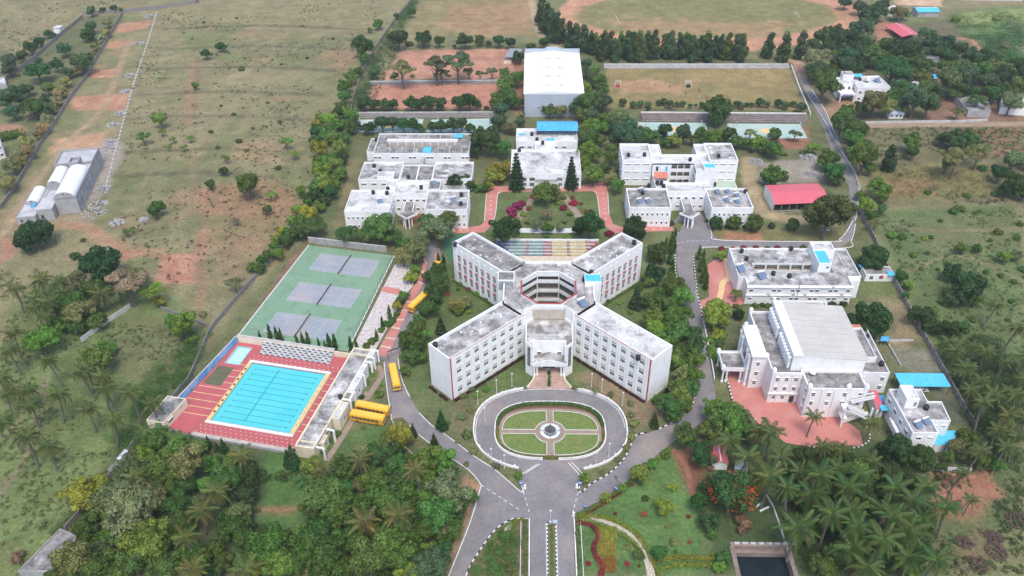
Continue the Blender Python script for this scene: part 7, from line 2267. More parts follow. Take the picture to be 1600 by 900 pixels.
def plant(kind, px, py, rp, name='tree', col=None):
    shape, c = KIND[kind]
    PLANTED.append((px, py, rp))
    zc = SHAPE[shape][0]
    rp *= 1.0 if shape in ('shrub', 'column', 'cone', 'arau') else 1.6 if shape == 'tall' else 1.13
    p = G(px, py)
    r = rp / pxm(p.x, p.y)
    for _ in range(2):
        p = G(px, py, zc * r)
        r = rp / pxm(p.x, p.y, zc * r)
    v = TR.randrange(NV)
    big = rp * 0.64
    size = 'L' if big > 13 else 'M' if big > 6.5 else 'S'
    t = obj(name, None, None, (p.x, p.y, 0), TR.uniform(0, 6.28), scale=r)
    if shape == 'shrub':
        o = obj('foliage', crown(shape, size, v), t)
    else:
        obj('trunk', trunk(shape, v), t)
        o = obj('crown', crown(shape, size, v), t)
        if shape in ('broad', 'round', 'airy', 'flat'):
            o.scale = (1, TR.uniform(0.88, 1.08), TR.uniform(0.9, 1.1))
    c = col or c
    o.color = jitter(c if c[0] > 0.2 else (c[0] * 1.72, c[1] * 1.7, c[2] * 1.28), TR)
    return t
def grove(noun, place, default, spec, name=None, cat='tree', group=None, col=None):
    """spec: 'x y r[kind]; ...' crown centres and radii surveyed from the photograph"""
    name = name or '_'.join(noun.replace('-', '_').lower().split()[-2:])
    L = []
    for it in spec.split(';'):
        q = it.split()
        if not q:
            continue
        L.append(plant(q[3] if len(q) > 3 else default, float(q[0]), float(q[1]), float(q[2]), name, col))
    name_row(L, noun, place, cat, group or (noun + 's ' + place))
    return L
# ---- palms
def frond_mesh(seed, L=1.0, droop=0.55, nl=17):
    rng = random.Random(seed)
    V, F = [], []
    pts = []
    for i in range(9):
        f = i / 8
        pts.append(Vector((f * L * (1 - 0.12 * f), 0, 0.34 * f * (1 - f * 0.4) - droop * f * f)))
    def at(f):
        f = min(max(f, 0), 0.999) * 8
        i = int(f)
        return pts[i].lerp(pts[i + 1], f - i)
    for i in range(8):
        w0, w1 = 0.018 * (1 - i / 9), 0.018 * (1 - (i + 1) / 9)
        k = len(V)
        V += [pts[i] + Vector((0, -w0, 0)), pts[i + 1] + Vector((0, -w1, 0)), pts[i + 1] + Vector((0, w1, 0)), pts[i] + Vector((0, w0, 0))]
    for i in range(nl):
        f = 0.14 + 0.86 * i / (nl - 1)
        b = at(f)
        ll = 0.34 * L * (1 - 0.55 * abs(f - 0.4) ** 1.2) * (1.0 if f < 0.85 else 0.75) * rng.uniform(0.85, 1.1)
        for s in (-1, 1):
            w = 0.028
            d = Vector((0.55 + 0.3 * f, s * (1 - 0.45 * f), -0.42 - rng.uniform(0, 0.25))).normalized()
            m = b + d * ll * 0.5 + Vector((0, 0, 0.03))
            e = b + d * ll + Vector((0, 0, -0.08 * L))
            x = Vector((w, 0, 0))
            V += [b - x * 0.6, m - x, e, m + x]
    return leaf_obj_mesh('frond', np.array([tuple(v) for v in V]), np.array([rng.random() for _ in range(len(V) // 4) for _ in range(4)]))
FRONDS = [frond_mesh(i, 1.0, (0.25, 0.5, 0.75, 0.4, 0.95)[i]) for i in range(5)]
PTR = {}
def palm_trunk(v):
    if v not in PTR:
        rng = random.Random(v)
        lean = (0.02, 0.09, -0.08, 0.16, -0.17)[v]
        mb = MB()
        pts = [(lean * (1 - f) ** 1.6 * -1.0, 0.02 * sin(f * 4), f) for f in [i / 8 for i in range(9)]]
        tube(mb, pts, [0.030 - 0.010 * i / 8 + (0.008 if i == 0 else 0) for i in range(9)], 7)
        PTR[v] = (mb.mesh('trunk', PBARK), lean)
    return PTR[v]
def palm(px, py, rp, h=None, v=None, col=(0.080, 0.115, 0.038), name='coconut_palm', nf=None):
    h = h or TR.uniform(7.5, 13.5)
    v = TR.randrange(5) if v is None else v
    p = G(px, py, h)
    fl = rp / pxm(p.x, p.y, h)
    me, lean = palm_trunk(v)
    t = obj(name, None, None, (p.x, p.y, 0), 0)
    rz = TR.uniform(-0.9, 0.9)
    tx, ty = TR.uniform(-0.18, 0.18), TR.uniform(-0.18, 0.18)
    fl *= TR.uniform(0.85, 1.12)
    obj('trunk', me, t, rz=rz, scale=(h, h, h))
    nf = nf or TR.randrange(18, 23)
    for i in range(nf):
        ring = i / nf
        el = 0.85 - 1.55 * ring + TR.uniform(-0.15, 0.15)
        az = i * 2.399 + TR.uniform(-0.2, 0.2)
        k = 0 if ring < 0.25 else (1 if ring < 0.5 else TR.choice((2, 3, 4)))
        o = obj('frond', FRONDS[k], t, (0, 0, h))
        o.rotation_euler = (TR.uniform(-0.3, 0.3), -el * 0.8 + tx * cos(az) + ty * sin(az), az)
        s = fl * TR.uniform(0.85, 1.1)
        o.scale = (s, s, s)
        c = jitter((col[0] * 1.6, col[1] * 1.5, col[2] * 1.3), TR, 0.2)
        o.color = c if ring < 0.72 else (c[0] * 1.35, c[1] * 1.1, c[2], 1) if ring < 0.93 else (0.19, 0.125, 0.06, 1)
    return t
def palms(place, spec, col=(0.080, 0.115, 0.038), noun='coconut palm', name='coconut_palm'):
    L = []
    for it in spec.split(';'):
        q = [float(a) for a in it.split()]
        if q:
            L.append(palm(q[0], q[1], q[2], q[3] if len(q) > 3 else None, int(q[4]) if len(q) > 4 else None, col, name))
    name_row(L, noun, place, 'palm', noun + 's ' + place)
def banana(label, px, py, n=7, L=2.6):
    p = G(px, py, 1.5)
    t = thing('banana_plant', label, 'banana plant', (p.x, p.y, 0))
    MB().cyl(0, 0, 0, 1.6, 0.16, 0.1, n=7).build('stem', mat('banana_stem', (0.12, 0.14, 0.05), grain=0.15), t)
    if 'ban' not in TM:
        V = []
        for i in range(6):
            f0, f1 = i / 6, (i + 1) / 6
            z = lambda f: 0.55 * f - 0.75 * f * f
            wd = lambda f: 0.17 * sin(pi * min(1, f * 0.92 + 0.06)) ** 0.6
            for s in (-1, 1):
                V += [(f0, 0, z(f0)), (f1, 0, z(f1)), (f1, s * wd(f1), z(f1) + 0.05), (f0, s * wd(f0), z(f0) + 0.05)]
        TM['ban'] = leaf_obj_mesh('leaf', np.array(V), np.full(len(V), 0.6))
    for i in range(n):
        o = obj('leaf', TM['ban'], t, (0, 0, 1.5))
        o.rotation_euler = (TR.uniform(-0.3, 0.3), -TR.uniform(0.1, 0.7), i * 2.4)
        s = L * TR.uniform(0.8, 1.15)
        o.scale = (s, s, s)
        o.color = jitter((0.07, 0.14, 0.035), TR)
# ---- hedges and thickets
def hedge(name, label, pts, w, h, col, leaf=0.16, dens=26, cat='hedge', z=0.0, bumpy=0.2, group=None):
    rng = np.random.default_rng(len(label) + int(abs(pts[0][0]) * 10))
    P = np.array(resample(pts, 0.6 if w < 2 else 1.0))
    if len(P) < 2:
        P = np.array(pts)
    B = [(p[0] + rng.uniform(-0.1, 0.1), p[1] + rng.uniform(-0.1, 0.1), z + h * 0.5, w * 0.5 * rng.uniform(1 - bumpy, 1 + bumpy), h * 0.55 * rng.uniform(1 - bumpy, 1 + bumpy)) for p in P]
    V, t = leaf_cloud(B, int(len(B) * dens * 2.0), leaf * 1.35, rng)
    V[:, 2] = np.maximum(V[:, 2], 0.02)
    o = obj(name, leaf_obj_mesh(name, V, t), label=label, cat=cat, group=group)
    o.color = (*[v * 1.3 for v in col], 1)
    return o
def thicket(label, px, n, r0, r1, cols, leaf=0.22, per=110, name='undergrowth', hh=0.8, cat='undergrowth'):
    rng = np.random.default_rng(len(label) * 7 + n)
    poly = [Vector(p) for p in P2(*px)]
    xs, ys = [p.x for p in poly], [p.y for p in poly]
    B = []
    while len(B) < n:
        x, y = rng.uniform(min(xs), max(xs)), rng.uniform(min(ys), max(ys))
        ins = False
        for a, b in zip(poly, poly[1:] + poly[:1]):
            if (a.y > y) != (b.y > y) and x < (b.x - a.x) * (y - a.y) / (b.y - a.y) + a.x:
                ins = not ins
        if ins:
            r = rng.uniform(r0, r1)
            B.append((x, y, r * hh * 0.5, r, r * hh))
    V, t = leaf_cloud(B, n * per, leaf, rng, up=0.5)
    V[:, 2] = np.abs(V[:, 2])
    o = obj(name, leaf_obj_mesh(name, V, t), label=label, cat=cat, kind='stuff')
    o.color = (*[v * 1.35 for v in cols], 1)
    return o

# ================= upper left orchard and field
grove('dark orchard tree', 'in the walled upper left orchard', 'bb', '143 17 8;177 12 6;160 15 5;137 53 11 rd;143 43 9;100 75 12;62 63 9;47 75 10;33 88 9;13 97 13;15 110 10;60 95 6;88 102 10;58 113 17 fd;127 97 17;105 113 9;43 139 10;27 145 11;74 138 11 bm;73 155 10;10 157 17;20 175 12;50 170 17 fd;65 168 13;33 155 8;188 15 4;75 53 6;83 56 5')
grove('pale flowering tree', 'in the row beside the orchard wall', 'bp', '168 35 8;167 50 8;160 60 7;148 72 8;143 85 7;102 128 8;93 143 10;88 157 9;83 170 8;73 187 9;67 198 10;60 210 8;43 223 12;42 237 12;27 243 10;33 253 9;20 260 12;3 277 10;10 287 14;118 110 8;130 100 7', col=(0.17, 0.17, 0.085))
hedge('bamboo_hedge', 'thick bright green hedge at the left edge', P2((-5, 222), (12, 218), (32, 214)), 5.5, 4.0, (0.10, 0.16, 0.03), 0.3, 120)
grove('small green tree', 'standing alone in the upper left field', 'bm', '322 84 8 bd;345 72 8 bd;305 134 6;250 187 12 bl;253 205 6 al;223 213 10 al;270 217 5 al;297 215 6 al;287 230 5 al;263 230 5 al;353 247 6 al;349 267 7 bd;330 288 8 bd;388 290 19 bm;447 222 9 al;460 240 7 al;242 325 14 bm;197 363 6 al;207 358 5 al;368 345 6 ag;423 303 8 al;417 328 8')
grove('low scrub bush', 'dotted over the left field', 'sd', '377 107 6;437 190 5;435 262 6;373 220 6;395 200 4;340 230 5 sp;385 235 4;440 100 3;480 90 3;470 40 2;370 28 3;318 35 3;345 165 3;300 60 2;280 155 2;130 375 5 sh;418 160 3;520 60 3;365 178 4;330 205 5', 'scrub_bush', 'bush', col=(0.07, 0.078, 0.045))
# ================= west edge of the campus
grove('dense roadside tree', 'along the west compound wall', 'bm', '591 37 8;578 47 4;565 73 16 bd;623 60 16 bd;570 92 8;585 115 9;560 113 9;547 120 11;540 133 12;537 150 11;532 167 10;552 180 9 bl;513 187 14 bl;520 215 12;510 208 14;500 233 14 by;530 233 13 bl;503 265 16 bl;493 290 13 bm;522 242 8;465 330 10 bl;488 353 20 fm;467 360 14 bm;453 363 11;433 372 10 bl;430 385 9;420 397 9;410 405 9;405 418 9;470 300 9 bl;545 195 9;620 25 5;640 12 4;643 20 7;605 55 4;455 345 8 bl;395 417 9')
thicket('green creepers and shrubs along the upper west wall', [(645, 0), (655, 0), (600, 90), (565, 170), (545, 200), (538, 190), (575, 95)], 120, 1.2, 2.8, (0.06, 0.11, 0.035), 0.28, 110)
thicket('shrubs along the west wall beside the left academic block', [(530, 225), (545, 225), (535, 300), (500, 330), (470, 370), (410, 430), (398, 425), (440, 375), (490, 310), (515, 265)], 130, 1.2, 2.6, (0.065, 0.12, 0.035), 0.26, 110)
grove('dry leafless tree', 'beside the wall left of tennis courts', 'ag', '367 443 12', 'tree')
# ================= red clay grounds and courts
grove('dark green tree', 'along the upper edge of the red clay', 'bd', '660 58 13;686 64 9;727 63 12;750 63 8 bm;780 65 9;798 67 9;710 72 4;763 67 5;640 68 7 sh')
grove('spreading feathery tree', 'between the two red clay grounds', 'ap', '628 110 19;682 103 20;715 96 23;690 117 11 am;733 112 9 am;750 117 7;768 113 9 am;617 118 8 bm;645 118 5 sh', col=(0.085, 0.115, 0.06))
grove('dark mango tree', 'in the front row below red clay', 'bd', '567 163 11;583 162 10;598 164 9;613 163 9;642 162 12;655 162 10;670 160 13;688 163 10;717 162 12;733 158 13;745 163 8;760 168 5 sh')
grove('dark mango tree', 'in the row along the left green courts', 'bd', '547 200 10;557 197 8;575 198 11;597 193 12;613 193 11;630 194 11;645 195 10;655 200 7;677 197 10;688 197 11;708 195 12;722 194 10;735 200 8')
grove('leafy tree', 'in the belt left of the sports hall', 'bm', '810 90 9 bd;807 123 12;790 130 14 bl;787 113 9;780 157 14;793 153 14;783 173 13 bb;780 192 13 bb;757 220 22 bd;747 213 14 bd;783 230 16 bm;780 263 17 by;777 277 12 by;807 160 10;830 73 8 bd;850 68 9 bd;742 235 10 bd;798 200 10 bp;770 205 10 bd;713 283 12 bd;735 290 9 bd;726 280 9 bd')
grove('tall dark tree', 'in the belt beside the oval ground', 'tb', '847 14 9;856 24 9;862 33 9;852 34 8;868 42 10;878 48 9;890 53 9;901 56 9;913 60 10;924 66 8;872 36 8;845 24 7')
L = []
for k, x in enumerate(np.arange(933, 1166, 11.5)):
    L.append(plant('tb' if k % 3 else 'tm', x + TR.uniform(-3, 3), 68 + (x - 933) * 0.012 + TR.uniform(-2, 2), TR.uniform(7.5, 10), 'silver_oak'))
for k, x in enumerate(np.arange(940, 1160, 21)):
    L.append(plant('tb', x + TR.uniform(-3, 3), 78 + TR.uniform(-2, 2), TR.uniform(7, 9), 'silver_oak'))
for x, y, r in ((1203, 70, 9), (1227, 72, 10), (1253, 70, 10)):
    L.append(plant('tb', x, y, r, 'silver_oak'))
name_row(L, 'tall silver-oak tree', 'in the long row above the playing field', 'tree', 'tall trees above the playing field')
grove('dense tree', 'in the clump around the sports hall front', 'bm', '917 100 9 bb;917 120 10 bb;933 123 12;940 140 11;917 160 20;943 160 15 bb;900 167 13 bb;847 167 10 bl;857 173 10 bm;877 173 10 bp;933 150 10;930 110 8 bl;815 180 7 bp;812 190 8 bp;905 150 8')
grove('young tree', 'in the small row on the playing field', 'bb', '973 160 6;990 163 6;1002 162 6;1013 162 6 bp;1030 160 5;1038 158 6;1047 163 6;1058 162 5;1067 162 5;1078 165 4;1087 164 3;1097 164 5;1152 162 6;1160 166 5;1167 163 4;1175 164 4;1188 160 7;1199 163 5;1217 161 7;1228 165 6;1240 162 5;1252 167 8;1013 170 4')
_t = plant('rd', 1122, 172, 22, 'round_tree')
_t['label'], _t['category'] = 'big dark round tree at the middle of the field terrace', 'tree'
grove('mixed green tree', 'in the belt behind the right academic block', 'bm', '970 187 17 bp;973 213 18 bb;960 217 12 bb;993 213 14 bb;1017 213 14;1037 203 12 bd;1053 220 10 bl;1067 210 14 bb;1085 218 9 bp;1097 213 13;1117 213 12 bl;1137 210 12 bd;1153 220 12 bm;1173 208 9 ap;1183 223 13 bl;1167 223 10;1210 208 10 rm;1243 207 10 ap;1210 233 14 bm;1270 230 9 bl;1195 230 9 bl;1005 205 9 bb;985 230 8 bm;1040 222 8 bm;1225 240 6 sh;1255 238 6 sh')
grove('bright green tree', 'right of the white assembly building', 'bl', '918 217 17 bm;920 237 17;927 270 19;955 247 11 bm;953 277 11 bp;963 290 12;945 262 9 bm;900 205 6 bm;912 255 10;970 262 8 bp;985 275 6 bm')
# ================= garden behind the main block
grove('tall Norfolk pine', 'in front of the assembly building', 'ar', '807 268 31;893 270 27')
grove('large garden tree', 'in the lawn behind the coloured stand', 'bm', '787 357 24 bd;855 300 20 bl;922 354 22 bd;770 275 12 by;845 306 9 bp;866 306 9 bp;762 290 8 by;760 293 7;748 293 7 bl;802 352 12 bd;905 360 10 bd')
grove('pink bougainvillea', 'along the garden path', 'sm', '808 322 11;798 327 9;815 318 8;880 324 7;897 317 8;800 335 8;952 365 8', 'bougainvillea', 'shrub')
grove('orange garden shrub', 'beside the diagonal paths', 'so', '832 307 6;895 308 5;915 330 6;826 326 5;908 318 4', 'flowering_shrub', 'shrub', col=(0.26, 0.10, 0.06))
grove('round green shrub', 'in the rear garden', 'sl', '817 334 6;891 334 6;838 316 5;872 316 6;902 343 5;808 343 6;820 371 6;887 370 8;886 371 6 sd;853 368 5 sl;825 322 4;880 308 6 sp', 'garden_shrub', 'shrub')
grove('slender young tree', 'beside the white pebble path', 'bp', '838 352 9;856 357 9 bm;875 355 7;824 345 5;881 345 5;855 333 9 ag')
# ================= left of the main block
grove('big shade tree', 'around the left lane behind tennis', 'bm', '543 367 16 fd;592 353 26 bm;613 370 15 fm;575 367 14 fm;683 360 25 bp;700 343 18 bm;668 345 15 bm;647 390 22 bp;630 400 16 bp;657 385 16 bp;648 420 9 bl;642 433 10 by;630 463 9 bl;620 477 8 by;625 470 7;680 352 14;630 380 11 bm', col=None)
grove('slim columnar tree', 'on the pale paving beside tennis', 'co', '608 487 15;597 503 13;588 523 13')
grove('slim columnar tree', 'in the row above the pool stand', 'co', '405 522 8;420 517 16;431 520 15;438 523 15;463 530 12;472 528 14;480 527 15;497 533 9;507 537 9;513 531 16;522 533 17;547 535 15;556 535 11')
grove('small pale shrub', 'under the columnar trees by the red sidewalk', 'sh', '580 533 8;595 515 7;605 505 8;613 500 8;620 490 6;572 540 7;586 530 6', 'shrub', 'shrub')
grove('dense green tree', 'in the left court of the X-shaped building', 'bm', '687 440 18 bd;683 424 13 bd;677 453 14 bd;672 430 12 bd;667 482 16;680 468 12 bd;648 517 18;637 530 15;643 557 14;660 520 14 bl;655 500 10;652 540 12;633 580 8;660 560 9 bm')
grove('columnar tree', 'beside the left court lane', 'co', '679 428 15;674 436 14;693 410 18;685 405 15;690 427 20;660 488 14')
grove('pale rounded tree', 'in the circular bed of the left court', 'bl', '713 473 12 bp;728 474 11 bp;715 483 9 rl;733 486 6 sy')
grove('conical conifer', 'in the left court', 'cn', '688 507 20')
grove('clipped shrub', 'on the slope of the left court', 'sh', '718 444 5;732 452 5 sr;745 458 6 sl;758 468 5;716 452 4;700 460 4 sr;710 430 4;690 470 5', 'clipped_shrub', 'shrub')
# ================= right of the main block
grove('dark round tree', 'right of the coloured stand', 'rd', '992 358 19;1030 393 17')
grove('columnar ashoka tree', 'along the left kerb of the right road', 'co', '1041 378 11;1050 373 16;1055 366 14;1048 398 18;1051 415 17;1052 432 15;1055 385 12')
grove('columnar ashoka tree', 'between the right road and red plaza', 'co', '1093 393 15;1099 402 17;1096 412 16;1101 424 18;1104 438 18;1098 430 15')
grove('lush green tree', 'in the right court of the X-shaped building', 'bm', '1053 447 20;1033 457 11;1023 497 19 bl;1060 493 23;1045 478 14;1057 520 17 bm;1040 515 12 bl;1067 550 18;1063 567 12 bl;1050 545 10;1067 587 14 bp;1010 433 8;1060 605 14;1075 575 11 bl;1048 572 7 bm;1015 440 9 bl;1000 448 7')
grove('conical conifer', 'in the round bed of the right court', 'cn', '995 462 24')
grove('clipped shrub', 'on the lawn of the right court', 'sh', '968 473 5 sl;977 447 4 sr;950 470 4 sd;985 488 5 sl;958 460 4 sr;1005 478 4 sl', 'clipped_shrub', 'shrub')
grove('round clipped tree', 'in front of the right academic block', 'rd', '1120 348 11;1147 347 11 rm;1178 349 13 rm;1238 351 10;1206 352 5;1048 348 6 sd;1105 345 5 sd;1135 352 5 sd;1163 352 5 sd;1128 398 9 bl')
grove('rounded tree', 'in the yard around the pink shed', 'rm', '1205 273 16;1225 275 8;1297 247 16 bm;1303 267 18 bm;1290 255 12 bm;1311 280 10 bm')
grove('wide spreading mango tree', 'at the bend of the right road', 'fd', '1295 335 37 bd', col=(0.06, 0.085, 0.035))
grove('small bright tree', 'under the spreading mango tree', 'rl', '1276 345 12')
grove('green tree', 'beside the lawn of the convention hall', 'rl', '1120 492 23;1154 491 9 rd;1150 460 9 al;1120 520 14 sl;1108 530 9 sl;1130 522 10 sl;1112 545 9 sl;1118 560 9 sl;1126 535 7 bm;1112 552 8 sl;1150 478 6 sh;1137 476 5 sh;1200 477 6 sh;1180 477 6 sh')
grove('bush', 'along the base of the courtyard block', 'sd', '1301 474 7;1318 474 7;1212 476 5;1192 476 5', 'shrub', 'shrub')
grove('maroon flowering bush', 'in the strip behind the courtyard block', 'sr', '1128 388 6;1145 388 5 so;1162 387 6;1181 387 6 sr;1199 387 5 sb;1215 387 6 sr;1236 387 5 sy;1255 386 6 sh', 'flowering_bush', 'shrub', col=None)
grove('big dark tree', 'by the right compound wall', 'rd', '1365 402 21;1357 500 32')
# ================= right field
grove('field tree', 'beyond the right compound wall', 'bm', '1355 320 14 bl;1363 337 11 bm;1367 350 10 ap;1487 423 15 bd;1513 447 28 bd;1495 462 16 bd;1525 465 14 bm;1503 388 9 bm;1527 388 7 bd;1570 400 10 bl;1587 398 9 bp;1438 493 17 bd;1453 507 14 bd;1483 513 15 bd;1500 513 14 bm;1407 433 11 bm;1420 445 8 bl;1475 470 10 sh;1415 462 7;1460 485 8;1373 293 17 bl;1380 310 9 bl;1345 305 8 bl;1380 325 8')
grove('green bush', 'scattered over the right field', 'sh', '1395 367 9 sl;1410 370 8;1428 398 7 sl;1445 372 6 sl;1450 395 5;1455 370 5;1470 345 5;1490 330 8;1500 325 9;1525 332 5;1560 362 8;1590 370 7;1548 375 5;1540 425 5;1465 420 4;1545 445 4;1580 470 6;1520 500 6;1565 430 6;1585 440 6;1595 350 6;1600 420 8;1440 420 5;1575 500 5;1555 540 5;1530 330 4;1405 385 5 sl', 'field_bush', 'bush')
palms('in the field beyond the right wall', '1557 477 14 9 3;1590 513 17 11;1483 533 14 7;1493 547 15 8;1540 547 17 9;1510 573 17 9;1533 593 16 9;1570 565 14 8;1520 540 13 7;1575 610 17 9;1605 560 16 9;1600 590 16 9')
thicket('tangled dark undergrowth below the palms beyond the right wall', [(1465, 525), (1540, 535), (1600, 580), (1600, 720), (1545, 715), (1500, 620)], 170, 1.5, 3.5, (0.045, 0.085, 0.027), 0.3, 150)
palms('against the right edge beside the staff house', '1537 627 19;1577 647 19;1517 607 17;1587 617 19;1553 615 17;1533 703 19 10 3;1573 697 20 10;1503 737 17 9 1;1518 780 14 6 1;1590 680 18;1560 670 17;1605 650 18')
grove('dense tree', 'below the staff house', 'rd', '1403 700 25;1440 713 22;1385 705 14 bd;1493 700 16 bp;1513 687 17 bm;1470 730 9 bd;1530 720 14 bm;1560 725 13 bm;1480 715 10 bm')
# ================= north-east woods
grove('woodland tree', 'in the belt right of the oval ground', 'bb', '1288 58 15 bd;1307 63 14 bd;1327 57 16 bd;1347 43 16;1360 27 16;1370 17 14;1320 3 10;1343 10 12;1380 7 9;1347 63 12 bp;1278 90 22 bp;1277 110 18 bb;1288 133 24 bm;1303 83 8 bm;1270 70 10 bd;1335 70 11 bd;1355 75 10 bd;1295 75 10 bd')
grove('woodland tree', 'around the guest house and lane', 'bm', '1367 87 17;1410 77 24 bd;1392 112 26 fd;1433 103 20;1460 70 15 bb;1477 67 14 bb;1447 53 14 bb;1500 77 14 bd;1483 87 14 bd;1520 90 14 bd;1483 123 22 bp;1510 120 20 bb;1533 110 20 bm;1557 107 20 bp;1570 123 20 bd;1593 103 14 bd;1590 137 18 bm;1367 160 21 bp;1347 167 14 bd;1397 150 15 bm;1430 157 24 bb;1450 163 20 bb;1447 137 15 bm;1527 157 13 am;1497 173 11 ap;1580 160 18 bp;1385 168 14 bp;1420 140 14 bm;1470 140 14 bb;1545 130 16 bb;1405 17 13 bp;1413 22 8 bp;1493 30 8 sh;1557 28 7 sp;1425 68 12 bb;1440 82 11 bb;1465 85 12 bb;1550 145 14 bd;1500 105 12 bm;1530 95 10 bb;1475 105 12 bm;1455 100 9 bm;1565 90 8 bm;1540 80 8 bm;1605 120 14 bd;1385 95 14 bm;1570 70 9 sp')
grove('leafy tree', 'along the right side of curving road', 'bm', '1317 187 20;1330 200 22;1333 220 20;1345 205 12;1350 247 24 bm;1335 240 11 bl;1360 262 12;1322 172 12;1350 228 11')
grove('tree', 'in the brown plots below the lane', 'bm', '1423 223 15;1425 240 10 bd;1390 247 10 td;1490 217 17 bd;1513 217 13 bm;1475 215 11 bd;1497 243 26 ap;1530 240 18 ap;1583 253 17 bp;1563 270 15 bd;1587 287 18 bd;1605 250 14 bm;1480 255 12 ap;1600 300 12 bd;1535 262 8 sh;1575 295 12 bd;1555 303 7 sh;1450 300 6 sh;1510 305 6 sh')
for i, (x, y) in enumerate([(1500 + 14 * (k % 8) + (k // 8) * 5, 203 + 9 * (k // 8)) for k in range(32)]):
    banana('young banana plant in the red plot by the right edge', x + TR.uniform(-3, 3), y + TR.uniform(-2, 2), 6, 1.8)
name_row([o for o in bpy.data.objects if o.get('category') == 'banana plant'], 'young banana plant', 'in the red plot by the right edge', 'banana plant', 'banana plants in the red plot')
thicket('yellowing crop in the plot below the lane', [(1362, 268), (1545, 258), (1553, 306), (1372, 313)], 520, 0.6, 1.1, (0.12, 0.125, 0.04), 0.16, 26, 'crop_field', 0.8, 'crop')
thicket('lush green weeds in the far right field', [(1530, 60), (1600, 48), (1600, 108), (1560, 105)], 120, 2, 4.5, (0.06, 0.13, 0.045), 0.4, 60, 'weeds', 0.35, 'weeds')
thicket('green weeds across the top right meadow', [(1480, 28), (1600, 20), (1600, 60), (1510, 62)], 130, 1.5, 4, (0.085, 0.15, 0.05), 0.4, 45, 'weeds', 0.3, 'weeds')
# ================= bottom left
palms('leaning over the lower left meadow', '23 450 18 11 1;42 610 18;48 632 20;90 615 21 11 3;137 640 22;163 605 19;202 612 19;237 630 20;177 655 21;40 682 24;75 697 24;5 657 19;20 520 18;13 547 20 10 2;75 563 18;127 583 18;160 587 19;135 575 15;0 590 18;10 615 18')
palms('among the trees of the left plot', '63 437 17;88 440 14;58 463 18;75 470 17;157 457 20;70 493 16;100 455 14;52 480 14')
grove('big tree', 'in the clump left of the plot wall', 'bm', '117 443 25 bp;140 453 20;110 477 25 bm;127 487 22 bp;83 480 18 bm;140 480 16 bp;63 530 25 bl;150 560 26 bl;165 545 14 bl;95 505 16 bm;120 510 12 bm;150 500 14;200 445 26 ag;215 435 18 bp;185 455 16 ag;240 458 17 al;250 470 9 by;287 510 22 bl;270 500 12 bl;300 530 12 sl;295 520 10 sl;317 490 8 sp', col=None)
grove('dark dense tree', 'in the left field above the palms', 'rd', '157 410 30;52 367 24;65 360 19 bd;35 380 15 bd;117 400 10 sd;130 405 8 sd', col=(0.028, 0.066, 0.028))
thicket('tangled green creepers along the compound wall left of the pool', [(230, 590), (285, 545), (300, 520), (330, 525), (290, 600), (250, 655), (225, 690), (190, 720), (175, 690)], 150, 1.2, 2.8, (0.07, 0.135, 0.032), 0.24, 120)
thicket('weeds beside the wall above the bottom left slab shed', [(100, 800), (170, 735), (190, 730), (130, 810), (95, 850), (70, 880)], 60, 0.8, 1.8, (0.075, 0.14, 0.035), 0.2, 90, 'weeds', 0.7, 'weeds')
grove('big tree', 'in the bottom left wood', 'bm', '127 770 29 by;153 753 18 by;137 827 22 bm;200 797 44 bp;180 780 30 bp;233 787 28 bp;230 847 38 bl;207 877 28 bm;257 730 30 bm;293 727 30 bp;240 690 20 bm;353 750 28 bm;377 773 22 bd;117 877 35 bp;143 887 30 bm;30 870 14 sb;333 860 20 bm;383 847 22 bm;253 883 25 bm;275 695 15 bl;310 700 14 bl;330 725 16 bm;220 760 20 bm;190 840 22 bm;160 860 20 bp;95 900 24 bm;270 760 18 bm;350 880 18 bm;310 880 16 bl;280 870 14 bl')
palms('in the bottom left wood', '210 743 22;337 767 24;313 797 26;288 838 22;300 887 22;378 710 22;383 887 26', col=(0.10, 0.125, 0.04))
grove('dark conifer', 'against the wall below the pool deck', 'cn', '325 690 13;338 697 11;348 695 16;455 710 24;449 715 20;460 722 18')
for i, (x, y) in enumerate(((243, 680), (258, 684), (270, 690), (282, 688), (296, 692), (310, 698), (250, 672))):
    banana('', x, y, 8, 3.0)
name_row([o for o in bpy.data.objects if o.get('category') == 'banana plant' and not o.get('label')], 'banana plant', 'below the changing room corner', 'banana plant', 'banana plants below the changing room')
banana('banana plant on the grass below the pool house', 478, 750, 8, 3.2)
grove('big tree', 'in the wood left of the gate avenue', 'bm', '488 727 16 bl;540 733 25;587 710 20;617 727 20;667 723 28;693 723 22 bl;527 753 20;507 780 35;533 797 28;490 800 22;603 780 36;570 790 20;700 770 33 bp;683 800 35;660 813 20;730 777 16;630 753 15;500 840 30;480 860 30;517 867 35;547 847 28;577 877 35;613 847 36 bl;620 873 30;580 830 24;533 887 24;670 887 30 bb;420 860 34 bl;433 883 30 bl;407 883 28 bl;450 847 18 bm;640 830 22;560 860 24;650 870 20 bd;460 880 24;700 745 16;540 765 16;640 720 16')
palms('in the wood left of the gate avenue', '562 717 24;648 733 24;568 813 28;622 803 26;500 735 14', col=(0.11, 0.125, 0.045))
grove('yellow-green rounded tree', 'at the lane below the parked buses', 'ry', '625 682 23')
grove('dark conifer', 'on the grass left of the oval drive', 'cn', '689 655 22;678 687 16;645 672 15')
grove('bushy shrub', 'on the slopes around the oval drive', 'sp', '730 678 10;722 650 8;735 640 7;740 705 8;775 728 7;990 660 10;987 683 8;985 648 7;978 700 7;965 718 6;940 738 6;725 618 7;738 608 6;760 608 7 sl;745 618 6 sl;985 630 6;955 615 5 ap;930 610 6 ap;900 605 5 ap;700 660 5;715 690 5;728 725 6', 'slope_shrub', 'shrub')
